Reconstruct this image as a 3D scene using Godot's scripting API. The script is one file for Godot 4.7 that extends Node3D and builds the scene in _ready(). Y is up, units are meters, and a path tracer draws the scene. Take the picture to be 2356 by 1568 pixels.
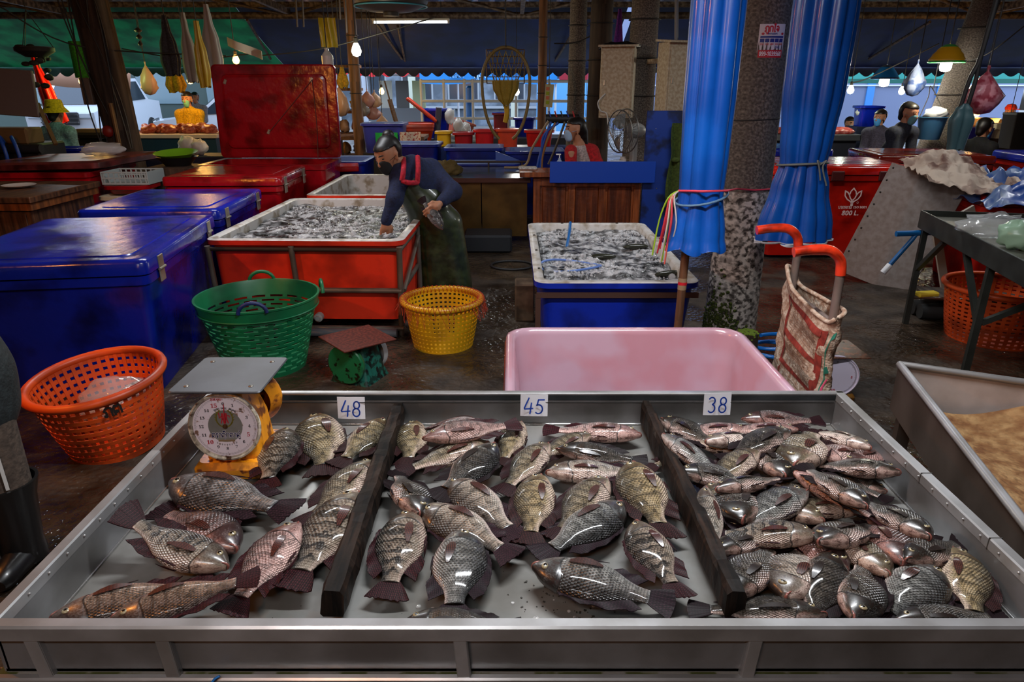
extends Node3D
# A covered wet market: a steel fish table in front, live tanks, ice chests, stalls and the street behind.
var taken := {}
var mats := {}
var tex := {}
var fonts := {}

func numbered(called: String) -> String:
	var n: int = taken.get(called, -1) + 1
	taken[called] = n
	return called if n == 0 else "%s_%03d" % [called, n]

func tag(o: Node, label: String, category: String, group := "", kind := "") -> Node:
	if label != "": o.set_meta("label", label)
	if category != "": o.set_meta("category", category)
	if group != "": o.set_meta("group", group)
	if kind != "": o.set_meta("kind", kind)
	return o

func thing(called: String, label: String, category: String, at := Vector3.ZERO, turn := 0.0, group := "") -> Node3D:
	var o := Node3D.new()
	o.name = numbered(called)
	add_child(o)
	o.position = at
	o.rotation.y = turn
	tag(o, label, category, group)
	return o

func st0() -> SurfaceTool:
	var st := SurfaceTool.new()
	st.begin(Mesh.PRIMITIVE_TRIANGLES)
	st.set_smooth_group(0)
	return st

func mesh_of(st: SurfaceTool, gen := true) -> ArrayMesh:
	if gen: st.generate_normals()
	return st.commit()

func put(called: String, mesh: Mesh, m: Material, parent: Node = null, label := "", category := "", group := "") -> MeshInstance3D:
	var o := MeshInstance3D.new()
	o.mesh = mesh
	o.material_override = m
	if parent == null:
		o.name = numbered(called)
		add_child(o)
	else:
		o.name = called
		parent.add_child(o, true)
	tag(o, label, category, group)
	return o

func obj(called: String, st: SurfaceTool, m: Material, parent: Node = null, label := "", category := "", group := "") -> MeshInstance3D:
	return put(called, mesh_of(st), m, parent, label, category, group)

func struct(called: String, st: SurfaceTool, m: Material) -> MeshInstance3D:
	var o := obj(called, st, m)
	o.set_meta("kind", "structure")
	return o

func copy(root: Node3D, label := "", group := "") -> Node3D:
	var base: String = root.name
	var rx := RegEx.create_from_string("_\\d{3}$")
	var r: Node3D = root.duplicate()
	r.name = numbered(rx.sub(base, ""))
	add_child(r)
	if label != "": r.set_meta("label", label)
	if group != "": r.set_meta("group", group)
	return r

# ---------- shapes (corners counter-clockwise seen from outside) ----------
func tri(st: SurfaceTool, a: Vector3, b: Vector3, c: Vector3) -> void:
	st.add_vertex(a); st.add_vertex(c); st.add_vertex(b)

func quad(st: SurfaceTool, a: Vector3, b: Vector3, c: Vector3, d: Vector3) -> void:
	tri(st, a, b, c); tri(st, a, c, d)

func box(st: SurfaceTool, c: Vector3, s: Vector3, b := Basis(), bv := 0.0) -> void:
	var h := s * 0.5
	bv = minf(bv, minf(h.x, minf(h.y, h.z)) * 0.9)
	st.set_smooth_group(-1)
	for ax in 3:
		var u := (ax + 1) % 3
		var v := (ax + 2) % 3
		for sg in [-1, 1]:
			var q := []
			for k in [[-1, -1], [1, -1], [1, 1], [-1, 1]]:
				var p := Vector3()
				p[ax] = sg * h[ax]; p[u] = k[0] * (h[u] - bv); p[v] = k[1] * (h[v] - bv)
				q.append(c + b * p)
			if sg < 0: q.reverse()
			quad(st, q[0], q[1], q[2], q[3])
			if bv > 0.0 :
				for su in [-1, 1]:
					var e := []
					for w in [[-1, 0], [-1, 1], [1, 1], [1, 0]]:
						var p2 := Vector3()
						p2[v] = w[0] * (h[v] - bv)
						p2[ax] = sg * (h[ax] if w[1] == 0 else h[ax] - bv)
						p2[u] = su * (h[u] - bv if w[1] == 0 else h[u])
						e.append(c + b * p2)
					if sg * su < 0: e.reverse()
					quad(st, e[0], e[1], e[2], e[3])
	if bv > 0.0:
		for sx in [-1, 1]:
			for sy in [-1, 1]:
				for sz in [-1, 1]:
					var a1 := c + b * Vector3(sx * h.x, sy * (h.y - bv), sz * (h.z - bv))
					var a2 := c + b * Vector3(sx * (h.x - bv), sy * h.y, sz * (h.z - bv))
					var a3 := c + b * Vector3(sx * (h.x - bv), sy * (h.y - bv), sz * h.z)
					if sx * sy * sz > 0: tri(st, a1, a2, a3)
					else: tri(st, a1, a3, a2)

func bar(st: SurfaceTool, a: Vector3, b: Vector3, w: float, t: float, up := Vector3.UP, bv := 0.0) -> void:
	var d := (b - a)
	var z := d.normalized()
	var x := up.cross(z)
	if x.length() < 0.01: x = Vector3.RIGHT.cross(z)
	x = x.normalized()
	box(st, (a + b) * 0.5, Vector3(w, t, d.length()), Basis(x, z.cross(x), z), bv)

func ring(c: Vector3, x: Vector3, y: Vector3, n: int) -> PackedVector3Array:
	var r := PackedVector3Array()
	for i in n:
		var a := TAU * i / n
		r.append(c + x * cos(a) + y * sin(a))
	return r

func loft(st: SurfaceTool, rings: Array, caps := true, closed := true, sharp := 0.0) -> void:
	st.set_smooth_group(0)
	var g := 0
	for i in rings.size() - 1:
		var a: PackedVector3Array = rings[i]
		var b: PackedVector3Array = rings[i + 1]
		if sharp > 0.0 and i > 0:
			var z: PackedVector3Array = rings[i - 1]
			if ((a[0] - z[0]).normalized()).dot((b[0] - a[0]).normalized()) < cos(sharp): g += 1
			st.set_smooth_group(g)
		var n := a.size()
		for k in (n if closed else n - 1):
			var l := (k + 1) % n
			quad(st, a[k], a[l], b[l], b[k])
	if caps and closed:
		for e in 2:
			st.set_smooth_group(100 + e)
			var r: PackedVector3Array = rings[0] if e == 0 else rings[-1]
			var m := Vector3()
			for p in r: m += p
			m /= r.size()
			for k in r.size():
				var l := (k + 1) % r.size()
				if e == 0: tri(st, m, r[l], r[k])
				else: tri(st, m, r[k], r[l])

func tube(st: SurfaceTool, pts: Array, rad, sides := 8, caps := true, shut := false) -> void:
	var rings := []
	var n := pts.size()
	var x := Vector3()
	for i in n:
		var d: Vector3
		if shut: d = pts[(i + 1) % n] - pts[(i - 1 + n) % n]
		else: d = pts[mini(i + 1, n - 1)] - pts[maxi(i - 1, 0)]
		d = d.normalized()
		if i == 0:
			x = d.cross(Vector3.UP)
			if x.length() < 0.05: x = d.cross(Vector3.RIGHT)
		x = (x - d * x.dot(d)).normalized()
		var r: float = rad[i] if rad is Array else rad
		rings.append(ring(pts[i], x * r, d.cross(x) * r, sides))
	if shut: rings.append(rings[0])
	loft(st, rings, caps and not shut)

func rod(st: SurfaceTool, a: Vector3, b: Vector3, r: float, sides := 8) -> void:
	tube(st, [a, b], r, sides)

func smooth(pts: Array, sub := 6) -> Array:
	var out := []
	for i in pts.size() - 1:
		var p0: Vector3 = pts[maxi(i - 1, 0)]
		var p1: Vector3 = pts[i]
		var p2: Vector3 = pts[i + 1]
		var p3: Vector3 = pts[mini(i + 2, pts.size() - 1)]
		for k in sub: out.append(p1.cubic_interpolate(p2, p0, p3, float(k) / sub))
	out.append(pts[-1])
	return out

# profile: [[radius, y], ...] from bottom to top seen on the outer side
func lathe(st: SurfaceTool, prof: Array, segs := 24, at := Vector3.ZERO, b := Basis(), sx := 1.0, sz := 1.0, caps := false) -> void:
	var rings := []
	for p in prof:
		rings.append(ring(at + b * Vector3(0, p[1], 0), b * Vector3(0, 0, p[0] * sz), b * Vector3(p[0] * sx, 0, 0), segs))
	loft(st, rings, caps, true, 0.6)

func ball(st: SurfaceTool, c: Vector3, r: Vector3, n := 10, m := 7, b := Basis()) -> void:
	var rings := []
	for j in m + 1:
		var a := PI * j / m
		var s := maxf(sin(a), 0.001)
		rings.append(ring(c + b * Vector3(0, -cos(a) * r.y, 0), b * Vector3(0, 0, s * r.z), b * Vector3(s * r.x, 0, 0), n))
	loft(st, rings, false)

func prism(st: SurfaceTool, poly: PackedVector2Array, depth: float, xf := Transform3D()) -> void:
	var p := poly
	if Geometry2D.is_polygon_clockwise(p):
		p = poly.duplicate()
		p.reverse()
	var ix := Geometry2D.triangulate_polygon(p)
	st.set_smooth_group(-1)
	var f := func(v: Vector2, z: float) -> Vector3: return xf * Vector3(v.x, v.y, z)
	for i in range(0, ix.size(), 3):
		var a := p[ix[i]]; var b := p[ix[i + 1]]; var c := p[ix[i + 2]]
		if (b - a).cross(c - a) < 0:
			var t := b; b = c; c = t
		tri(st, f.call(a, depth * 0.5), f.call(b, depth * 0.5), f.call(c, depth * 0.5))
		tri(st, f.call(a, -depth * 0.5), f.call(c, -depth * 0.5), f.call(b, -depth * 0.5))
	for i in p.size():
		var a2 := p[i]; var b2 := p[(i + 1) % p.size()]
		quad(st, f.call(a2, -depth * 0.5), f.call(b2, -depth * 0.5), f.call(b2, depth * 0.5), f.call(a2, depth * 0.5))

# a cloth or sheet: f(u, v) -> point, u and v from 0 to 1
func sheet(st: SurfaceTool, nu: int, nv: int, f: Callable, thick := 0.0, around := false) -> void:
	var p := []
	for i in nu + 1:
		var row := PackedVector3Array()
		for j in nv + 1: row.append(f.call(float(i) / nu, float(j) / nv))
		p.append(row)
	var q := []
	if thick > 0.0:
		for i in nu + 1:
			var row := PackedVector3Array()
			for j in nv + 1:
				var du: Vector3 = p[mini(i + 1, nu)][j] - p[maxi(i - 1, 0)][j]
				if around and (i == 0 or i == nu): du = p[1][j] - p[nu - 1][j]
				var dv: Vector3 = p[i][mini(j + 1, nv)] - p[i][maxi(j - 1, 0)]
				row.append(p[i][j] - du.cross(dv).normalized() * thick)
			q.append(row)
	st.set_smooth_group(0)
	for i in nu:
		for j in nv:
			quad(st, p[i][j], p[i + 1][j], p[i + 1][j + 1], p[i][j + 1])
	if thick > 0.0:
		st.set_smooth_group(1)
		for i in nu:
			for j in nv:
				quad(st, q[i][j], q[i][j + 1], q[i + 1][j + 1], q[i + 1][j])
		st.set_smooth_group(2)
		for i in nu:
			quad(st, q[i][0], q[i + 1][0], p[i + 1][0], p[i][0])
			quad(st, p[i][nv], p[i + 1][nv], q[i + 1][nv], q[i][nv])
		if not around:
			for j in nv:
				quad(st, p[0][j], p[0][j + 1], q[0][j + 1], q[0][j])
				quad(st, q[nu][j], q[nu][j + 1], p[nu][j + 1], p[nu][j])

func rounded(w: float, d: float, r: float, n := 4) -> PackedVector2Array:
	var out := PackedVector2Array()
	for k in 4:
		var c := Vector2((w * 0.5 - r) * (1 if k in [0, 3] else -1), (d * 0.5 - r) * (1 if k < 2 else -1))
		for i in n + 1:
			var a := PI * 0.5 * (k + float(i) / n)
			out.append(c + Vector2(cos(a), sin(a)) * r)
	return out

# stacked rounded rectangles [[w, d, r, y], ...] in the xz plane (bottom to top outside)
func rrloft(st: SurfaceTool, rows: Array, at := Vector3.ZERO, b := Basis(), caps := true, sharp := 0.6) -> void:
	var rings := []
	for w in rows:
		var r := PackedVector3Array()
		for p in rounded(w[1], w[0], w[2]): r.append(at + b * Vector3(p.y, w[3], p.x))
		rings.append(r)
	loft(st, rings, caps, true, sharp)

func yaw(deg: float) -> Basis: return Basis(Vector3.UP, deg_to_rad(deg))
func rot(x: float, y: float, z: float) -> Basis: return Basis.from_euler(Vector3(deg_to_rad(x), deg_to_rad(y), deg_to_rad(z)))

# ---------- lettering ----------
func font(serif := false, bold := true) -> SystemFont:
	var key := [serif, bold]
	if not fonts.has(key):
		var f := SystemFont.new()
		f.font_names = PackedStringArray(["Droid Serif" if serif else "Droid Sans"])
		f.font_weight = 700 if bold else 400
		fonts[key] = f
	return fonts[key]

func write(st: SurfaceTool, s: String, size: float, xf: Transform3D, serif := false, bold := true, sx := 1.0) -> void:
	var t := TextMesh.new()
	t.text = s
	t.font = font(serif, bold)
	t.font_size = 48
	t.pixel_size = size / 48.0
	t.depth = 0.0006
	t.curve_step = 2.0
	st.append_from(t, 0, xf * Transform3D(Basis.from_scale(Vector3(sx, 1, 1)), Vector3.ZERO))

func stroke(st: SurfaceTool, pts: Array, w: float, xf: Transform3D) -> void:
	var n := pts.size()
	st.set_smooth_group(-1)
	for i in n - 1:
		var a: Vector2 = pts[i]; var b: Vector2 = pts[i + 1]
		var d := (b - a).normalized() * w * 0.5
		var s := Vector2(-d.y, d.x)
		var c := [a - d * 0.6 - s, b + d * 0.6 - s, b + d * 0.6 + s, a - d * 0.6 + s]
		quad(st, xf * Vector3(c[0].x, c[0].y, 0.0), xf * Vector3(c[1].x, c[1].y, 0.0), xf * Vector3(c[2].x, c[2].y, 0.0), xf * Vector3(c[3].x, c[3].y, 0.0))

func arc2(cx: float, cy: float, rx: float, ry: float, a0: float, a1: float, n := 8) -> Array:
	var out := []
	for i in n + 1:
		var a := deg_to_rad(lerpf(a0, a1, float(i) / n))
		out.append(Vector2(cx + rx * cos(a), cy + ry * sin(a)))
	return out

# strokes of the Thai letters that the signs use, in a unit-high box; [advance, strokes]
func thai(ch: String) -> Array:
	match ch:
		"to": return [0.85, [arc2(0.3, 0.28, 0.1, 0.1, 0, 360) , [Vector2(0.3, 0.38), Vector2(0.1, 0.3), Vector2(0.08, 0.75), Vector2(0.22, 0.95), Vector2(0.38, 0.82), Vector2(0.55, 0.97), Vector2(0.7, 0.75), Vector2(0.7, 0)], [Vector2(0.12, 0), Vector2(0.12, 0.3)]]]
		"ro": return [0.6, [arc2(0.3, 0.12, 0.1, 0.1, 0, 360), [Vector2(0.4, 0.12), Vector2(0.4, 0.55), Vector2(0.1, 0.62), Vector2(0.12, 0.9), Vector2(0.3, 0.95), Vector2(0.48, 0.88)]]]
		"aa": return [0.55, [[Vector2(0.08, 0.8), Vector2(0.2, 0.95), Vector2(0.38, 0.9), Vector2(0.42, 0.7), Vector2(0.42, 0)]]]
		"ko": return [0.8, [[Vector2(0.14, 0), Vector2(0.14, 0.5), Vector2(0.06, 0.62), Vector2(0.18, 0.88), Vector2(0.4, 0.97), Vector2(0.62, 0.86), Vector2(0.66, 0.7), Vector2(0.66, 0)]]]
		"kho": return [0.85, [arc2(0.36, 0.42, 0.1, 0.1, 0, 360), [Vector2(0.28, 0.35), Vector2(0.14, 0)], [Vector2(0.14, 0), Vector2(0.12, 0.75), Vector2(0.3, 0.95), Vector2(0.55, 0.95), Vector2(0.7, 0.75), Vector2(0.7, 0)]]]
		"mo": return [0.85, [arc2(0.14, 0.85, 0.09, 0.09, 0, 360), [Vector2(0.2, 0.8), Vector2(0.2, 0.1), Vector2(0.1, 0.1), Vector2(0.3, 0.15), Vector2(0.68, 0.0), Vector2(0.68, 0.95)]]]
		"no": return [0.85, [arc2(0.14, 0.85, 0.09, 0.09, 0, 360), [Vector2(0.2, 0.8), Vector2(0.2, 0.0), Vector2(0.55, 0.2), Vector2(0.68, 0.1), Vector2(0.62, 0.0)], [Vector2(0.68, 0.1), Vector2(0.68, 0.95)]]]
		"tho": return [0.75, [arc2(0.3, 0.6, 0.09, 0.09, 0, 360), [Vector2(0.1, 0.9), Vector2(0.5, 0.9), Vector2(0.5, 0.3), Vector2(0.1, 0.3)], [Vector2(0.1, 0.05), Vector2(0.3, 0.2), Vector2(0.6, 0.05)]]]
		"thu": return [0.8, [arc2(0.14, 0.1, 0.09, 0.09, 0, 360), [Vector2(0.2, 0.15), Vector2(0.2, 0.5), Vector2(0.08, 0.62), Vector2(0.2, 0.88), Vector2(0.42, 0.97), Vector2(0.64, 0.86), Vector2(0.68, 0.7), Vector2(0.68, 0)]]]
		"ai": return [0.5, [[Vector2(0.1, 1.25), Vector2(0.2, 1.4), Vector2(0.35, 1.35), Vector2(0.3, 1.15), Vector2(0.22, 1.0), Vector2(0.22, 0.0), Vector2(0.36, 0.02)]]]
		"jo": return [0.7, [arc2(0.2, 0.4, 0.09, 0.09, 0, 360), [Vector2(0.28, 0.35), Vector2(0.4, 0.05), Vector2(0.52, 0.3), Vector2(0.52, 0.75), Vector2(0.35, 0.96), Vector2(0.1, 0.85)]]]
		"-u": return [0.0, [[Vector2(-0.3, -0.12), Vector2(-0.2, -0.12), Vector2(-0.18, -0.4)]]]
		"-uu": return [0.0, [[Vector2(-0.42, -0.14), Vector2(-0.36, -0.36), Vector2(-0.12, -0.36), Vector2(-0.12, -0.12)]]]
		"-tri": return [0.0, [[Vector2(-0.5, 1.15), Vector2(-0.45, 1.4), Vector2(-0.35, 1.2), Vector2(-0.25, 1.4), Vector2(-0.1, 1.2), Vector2(0.0, 1.45)]]]
		"-ek": return [0.0, [[Vector2(-0.2, 1.15), Vector2(-0.18, 1.45)]]]
	return [0.3, []]

func thai_line(st: SurfaceTool, letters: Array, size: float, w: float, xf: Transform3D) -> float:
	var x := 0.0
	var total := 0.0
	for l in letters: total += thai(l)[0]
	for l in letters:
		var g := thai(l)
		for s in g[1]:
			var q := []
			for p in s: q.append(Vector2((x + p.x - total * 0.5) * size, (p.y - 0.5) * size))
			stroke(st, q, w, xf)
		x += g[0]
	return total * size

# wraps what was drawn flat round an upright cylinder: x becomes the way round
func wrapped(st: SurfaceTool, r: float) -> ArrayMesh:
	var src := st.commit()
	var out := ArrayMesh.new()
	var a := src.surface_get_arrays(0)
	var v: PackedVector3Array = a[Mesh.ARRAY_VERTEX]
	var nn := PackedVector3Array()
	for i in v.size():
		var t := v[i].x / r
		var rr := r + v[i].z
		v[i] = Vector3(sin(t) * rr, v[i].y, cos(t) * rr)
		nn.append(Vector3(sin(t), 0, cos(t)))
	var arrays := []
	arrays.resize(Mesh.ARRAY_MAX)
	arrays[Mesh.ARRAY_VERTEX] = v
	arrays[Mesh.ARRAY_NORMAL] = nn
	if a[Mesh.ARRAY_INDEX] != null: arrays[Mesh.ARRAY_INDEX] = a[Mesh.ARRAY_INDEX]
	out.add_surface_from_arrays(Mesh.PRIMITIVE_TRIANGLES, arrays)
	return out

# ---------- textures and materials ----------
func noise(key: String, freq: float, lo: Color, hi: Color, kind := FastNoiseLite.TYPE_SIMPLEX_SMOOTH, oct := 4, size := 512, a := 0.3, b := 0.7, normal := false, bump := 4.0) -> Texture2D:
	if tex.has(key): return tex[key]
	var f := FastNoiseLite.new()
	f.noise_type = kind
	f.frequency = freq
	f.fractal_octaves = oct
	f.seed = hash(key) % 1000
	var t := NoiseTexture2D.new()
	t.width = size; t.height = size
	t.seamless = true
	t.noise = f
	if normal:
		t.as_normal_map = true
		t.bump_strength = bump
	else:
		var g := Gradient.new()
		g.offsets = PackedFloat32Array([a, b])
		g.colors = PackedColorArray([lo, hi])
		t.color_ramp = g
	tex[key] = t
	return t

func mat(key: String, c: Color, rough := 0.5, metal := 0.0, t: Texture2D = null, scale := 1.0, nrm: Texture2D = null, nstr := 0.5, coat := 0.0) -> StandardMaterial3D:
	if mats.has(key): return mats[key]
	var m := StandardMaterial3D.new()
	m.resource_name = key
	m.albedo_color = c
	m.roughness = rough
	m.metallic = metal
	if t: m.albedo_texture = t
	if nrm:
		m.normal_enabled = true
		m.normal_texture = nrm
		m.normal_scale = nstr
	if t or nrm:
		m.uv1_triplanar = true
		m.uv1_scale = Vector3.ONE * scale
	if coat > 0.0:
		m.clearcoat_enabled = true
		m.clearcoat = coat
		m.clearcoat_roughness = 0.12
	mats[key] = m
	return m

func rgb(r: int, g: int, b: int) -> Color: return Color8(r, g, b)

func glass(key: String, c: Color, alpha: float, rough := 0.08) -> StandardMaterial3D:
	if mats.has(key): return mats[key]
	var m := mat(key, Color(c.r, c.g, c.b, alpha), rough)
	m.transparency = BaseMaterial3D.TRANSPARENCY_ALPHA
	return m

func glow(key: String, c: Color, e: float) -> StandardMaterial3D:
	if mats.has(key): return mats[key]
	var m := mat(key, Color(0.9, 0.9, 0.9), 0.4)
	m.emission_enabled = true
	m.emission = c
	m.emission_energy_multiplier = e
	return m

# plain plastic with scuffs and dirt of its own
func plastic(key: String, c: Color, rough := 0.35, dirt := 0.5) -> StandardMaterial3D:
	var d := 1.0 - dirt
	var t := noise("scuff%d" % int(dirt * 10), 0.006, Color(d, d * 0.97, d * 0.93), Color.WHITE, FastNoiseLite.TYPE_SIMPLEX_SMOOTH, 7, 512, 0.15, 0.6)
	return mat(key, c, rough, 0.0, t, 0.7, tex.bumpy, 0.15)

func cloth(key: String, c: Color, rough := 0.9) -> StandardMaterial3D:
	var t: Texture2D = tex.weave
	return mat(key, c, rough, 0.0, t, 2.5, tex.weavebump, 0.3)

func metal(key: String, c: Color, rough := 0.35, m := 0.9) -> StandardMaterial3D:
	var t: Texture2D = tex.steelstain
	return mat(key, c, rough, m, t, 0.8, tex.steelbump, 0.12)

func wood_tex(key: String, lo: Color, hi: Color, streak := 14.0) -> Texture2D:
	if tex.has(key): return tex[key]
	var f := FastNoiseLite.new()
	f.seed = hash(key) % 997
	f.frequency = 0.012
	f.fractal_octaves = 5
	var im := Image.create(256, 256, false, Image.FORMAT_RGB8)
	for y in 256:
		for x in 256:
			var n := f.get_noise_2d(x * streak * 0.35, y * 0.35) * 0.9 + 0.5
			im.set_pixel(x, y, lo.lerp(hi, clampf(n, 0, 1)))
	var t := ImageTexture.create_from_image(im)
	tex[key] = t
	return t

func wood(key: String, lo: Color, hi: Color, rough := 0.6, scale := 1.2) -> StandardMaterial3D:
	return mat(key, Color.WHITE, rough, 0.0, wood_tex(key, lo, hi), scale, tex.bumpy, 0.4)

# ---------- smooth bodies: a field of tapered capsules meshed as surface nets ----------
# bones: [a, ra, b, rb, (optional) flatten Vector3 scale]
func flesh(st: SurfaceTool, bones: Array, cell: float, k := 0.03, cut = null) -> void:
	var lo := Vector3.ONE * 1e6
	var hi := -lo
	for b in bones:
		var r: float = maxf(b[1], b[3]) + k + cell * 2
		lo = lo.min(b[0] - Vector3.ONE * r).min(b[2] - Vector3.ONE * r)
		hi = hi.max(b[0] + Vector3.ONE * r).max(b[2] + Vector3.ONE * r)
	var n := Vector3i(((hi - lo) / cell).ceil()) + Vector3i.ONE
	var nx := n.x; var ny := n.y; var nz := n.z
	var d := PackedFloat32Array()
	d.resize(nx * ny * nz)
	d.fill(1.0)
	for b in bones:
		var a: Vector3 = b[0]; var c: Vector3 = b[2]; var ra: float = b[1]; var rb: float = b[3]
		var r2 := maxf(ra, rb) + k + cell * 2
		var l3 := Vector3i(((a.min(c) - Vector3.ONE * r2 - lo) / cell).floor()).max(Vector3i.ZERO)
		var h3 := Vector3i(((a.max(c) + Vector3.ONE * r2 - lo) / cell).ceil()).min(n - Vector3i.ONE)
		var ac := c - a
		var q := maxf(ac.length_squared(), 1e-8)
		for z in range(l3.z, h3.z + 1):
			for y in range(l3.y, h3.y + 1):
				var at := (z * ny + y) * nx
				for x in range(l3.x, h3.x + 1):
					var p := lo + Vector3(x, y, z) * cell - a
					var t := clampf(p.dot(ac) / q, 0.0, 1.0)
					var v := (p - ac * t).length() - lerpf(ra, rb, t)
					var o := d[at + x]
					var h := maxf(k - absf(v - o), 0.0) / k
					d[at + x] = minf(v, o) - h * h * k * 0.25
	if cut != null:
		for z in nz:
			for y in ny:
				for x in nx:
					var i := (z * ny + y) * nx + x
					if d[i] < 0.2: d[i] = maxf(d[i], cut.call(lo + Vector3(x, y, z) * cell))
	var idx := {}
	var offs := [0, 1, nx, nx + 1, nx * ny, nx * ny + 1, nx * ny + nx, nx * ny + nx + 1]
	var vs := PackedVector3Array()
	var edges := [[0, 1], [2, 3], [4, 5], [6, 7], [0, 2], [1, 3], [4, 6], [5, 7], [0, 4], [1, 5], [2, 6], [3, 7]]
	for z in nz - 1:
		for y in ny - 1:
			var at := (z * ny + y) * nx
			for x in nx - 1:
				var i := at + x
				var v0 := d[i] < 0.0
				if (d[i + 1] < 0.0) == v0 and (d[i + nx] < 0.0) == v0 and (d[i + nx + 1] < 0.0) == v0 and (d[i + offs[4]] < 0.0) == v0 and (d[i + offs[5]] < 0.0) == v0 and (d[i + offs[6]] < 0.0) == v0 and (d[i + offs[7]] < 0.0) == v0: continue
				var s := Vector3()
				var m := 0
				for e in edges:
					var da := d[i + offs[e[0]]]; var db := d[i + offs[e[1]]]
					if (da < 0.0) != (db < 0.0):
						var t := da / (da - db)
						var pa := Vector3(e[0] & 1, (e[0] >> 1) & 1, e[0] >> 2)
						var pb := Vector3(e[1] & 1, (e[1] >> 1) & 1, e[1] >> 2)
						s += pa.lerp(pb, t)
						m += 1
				idx[i] = vs.size()
				vs.append(lo + (Vector3(x, y, z) + s / m) * cell)
	st.set_smooth_group(0)
	for i in idx:
		var x: int = i % nx; var y: int = (i / nx) % ny; var z: int = i / (nx * ny)
		for e in [[1, nx, nx * ny, y, z], [nx, nx * ny, 1, z, x], [nx * ny, 1, nx, x, y]]:
			if e[3] == 0 or e[4] == 0: continue
			var inside: bool = d[i] < 0.0
			if inside == (d[i + e[0]] < 0.0): continue
			var a: int = idx.get(i, -1); var b: int = idx.get(i - e[1], -1); var c: int = idx.get(i - e[1] - e[2], -1); var g: int = idx.get(i - e[2], -1)
			if a < 0 or b < 0 or c < 0 or g < 0: continue
			if inside: quad(st, vs[a], vs[b], vs[c], vs[g])
			else: quad(st, vs[a], vs[g], vs[c], vs[b])

func box_o(called: String, m: Material, p: Node, c: Vector3, z: Vector3, b := Basis(), bv := 0.0) -> MeshInstance3D:
	var s := st0(); box(s, c, z, b, bv); return obj(called, s, m, p)
func rod_o(called: String, m: Material, p: Node, a: Vector3, b: Vector3, r: float, n := 8) -> MeshInstance3D:
	var s := st0(); rod(s, a, b, r, n); return obj(called, s, m, p)
func tube_o(called: String, m: Material, p: Node, pts: Array, r, n := 8, caps := true, shut := false) -> MeshInstance3D:
	var s := st0(); tube(s, pts, r, n, caps, shut); return obj(called, s, m, p)
func lathe_o(called: String, m: Material, p: Node, pf: Array, n := 24, at := Vector3.ZERO, b := Basis(), sx := 1.0, sz := 1.0, caps := false) -> MeshInstance3D:
	var s := st0(); lathe(s, pf, n, at, b, sx, sz, caps); return obj(called, s, m, p)
func ball_o(called: String, m: Material, p: Node, c: Vector3, r: Vector3, n := 10, k := 7, b := Basis()) -> MeshInstance3D:
	var s := st0(); ball(s, c, r, n, k, b); return obj(called, s, m, p)
func bar_o(called: String, m: Material, p: Node, a: Vector3, b: Vector3, w: float, h: float) -> MeshInstance3D:
	var s := st0(); bar(s, a, b, w, h); return obj(called, s, m, p)
func prism_o(called: String, m: Material, p: Node, poly: PackedVector2Array, d: float, xf := Transform3D()) -> MeshInstance3D:
	var s := st0(); prism(s, poly, d, xf); return obj(called, s, m, p)

func _ready() -> void:
	# camera: 24 mm lens at eye height, tilted down over the table
	var cam := Camera3D.new()
	cam.name = "camera"
	cam.position = Vector3(0, 1.62, 0)
	cam.rotation_degrees = Vector3(-20.55, 0, 0)
	cam.fov = 53.05
	cam.near = 0.05
	cam.far = 200.0
	add_child(cam)
	cam.current = true
	# overcast sky over the street; the hall's roof keeps it from the stalls
	var sky_mat := ProceduralSkyMaterial.new()
	sky_mat.sky_top_color = Color(0.72, 0.80, 0.92)
	sky_mat.sky_horizon_color = Color(0.86, 0.91, 0.98)
	sky_mat.ground_bottom_color = Color(0.25, 0.25, 0.26)
	sky_mat.ground_horizon_color = Color(0.5, 0.52, 0.55)
	sky_mat.sky_energy_multiplier = 2.0
	sky_mat.ground_energy_multiplier = 0.6
	var sky := Sky.new()
	sky.sky_material = sky_mat
	var env := Environment.new()
	env.background_mode = Environment.BG_SKY
	env.sky = sky
	env.tonemap_mode = Environment.TONE_MAPPER_LINEAR
	env.tonemap_exposure = 1.0
	env.sdfgi_enabled = true
	env.ssao_enabled = true
	env.ssil_enabled = true
	var we := WorldEnvironment.new()
	we.name = "environment"
	we.environment = env
	add_child(we)
	palette()
	# fluorescent tubes under the roof
	ceiling_tube(Vector3(0.35, 2.55, -1.75), 0.0, "white tube lamp hanging above the fish table", 6.6)
	ceiling_tube(Vector3(-0.55, 2.6, 0.55), 0.0, "white tube lamp hanging behind the viewer", 3.0)
	ceiling_tube(Vector3(-1.9, 2.75, -5.0), 8.0, "white tube lamp above the orange fish tank", 4.5)
	ceiling_tube(Vector3(1.7, 2.75, -5.2), 0.0, "white tube lamp above the blue fish tank", 3.6)
	ceiling_tube(Vector3(-8.0, 3.06, -13.0), 0.0, "white tube lamp under the far left end of the roof", 4.0)
	ceiling_tube(Vector3(4.6, 2.8, -6.0), 10.0, "white tube lamp above the right-hand stalls", 1.8)
	ceiling_tube(Vector3(-1.659, 2.574, -12.3), -3.0, "white tube lamp slung below the roof edge in front of blue tarpaulin", 3.0)
	bare_bulb("bare warm bulb hanging behind the viewer's left shoulder", Vector3(-0.75, 2.1, 0.75), Color(1.0, 0.62, 0.28), 4.0)
	bare_bulb("bare warm bulb hanging over the aisle left of the table", Vector3(-3.1, 2.35, -1.9), Color(1.0, 0.6, 0.25), 18.0)
	hall()
	print("hall")
	fish_table()
	print("table")
	fishes()
	print("fish")
	near_things()
	print("near")
	tanks_and_chests()
	print("tanks")
	pillar_group()
	counter_group()
	right_side()
	print("right")
	people()
	print("people")
	background()
	print("done")

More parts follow.
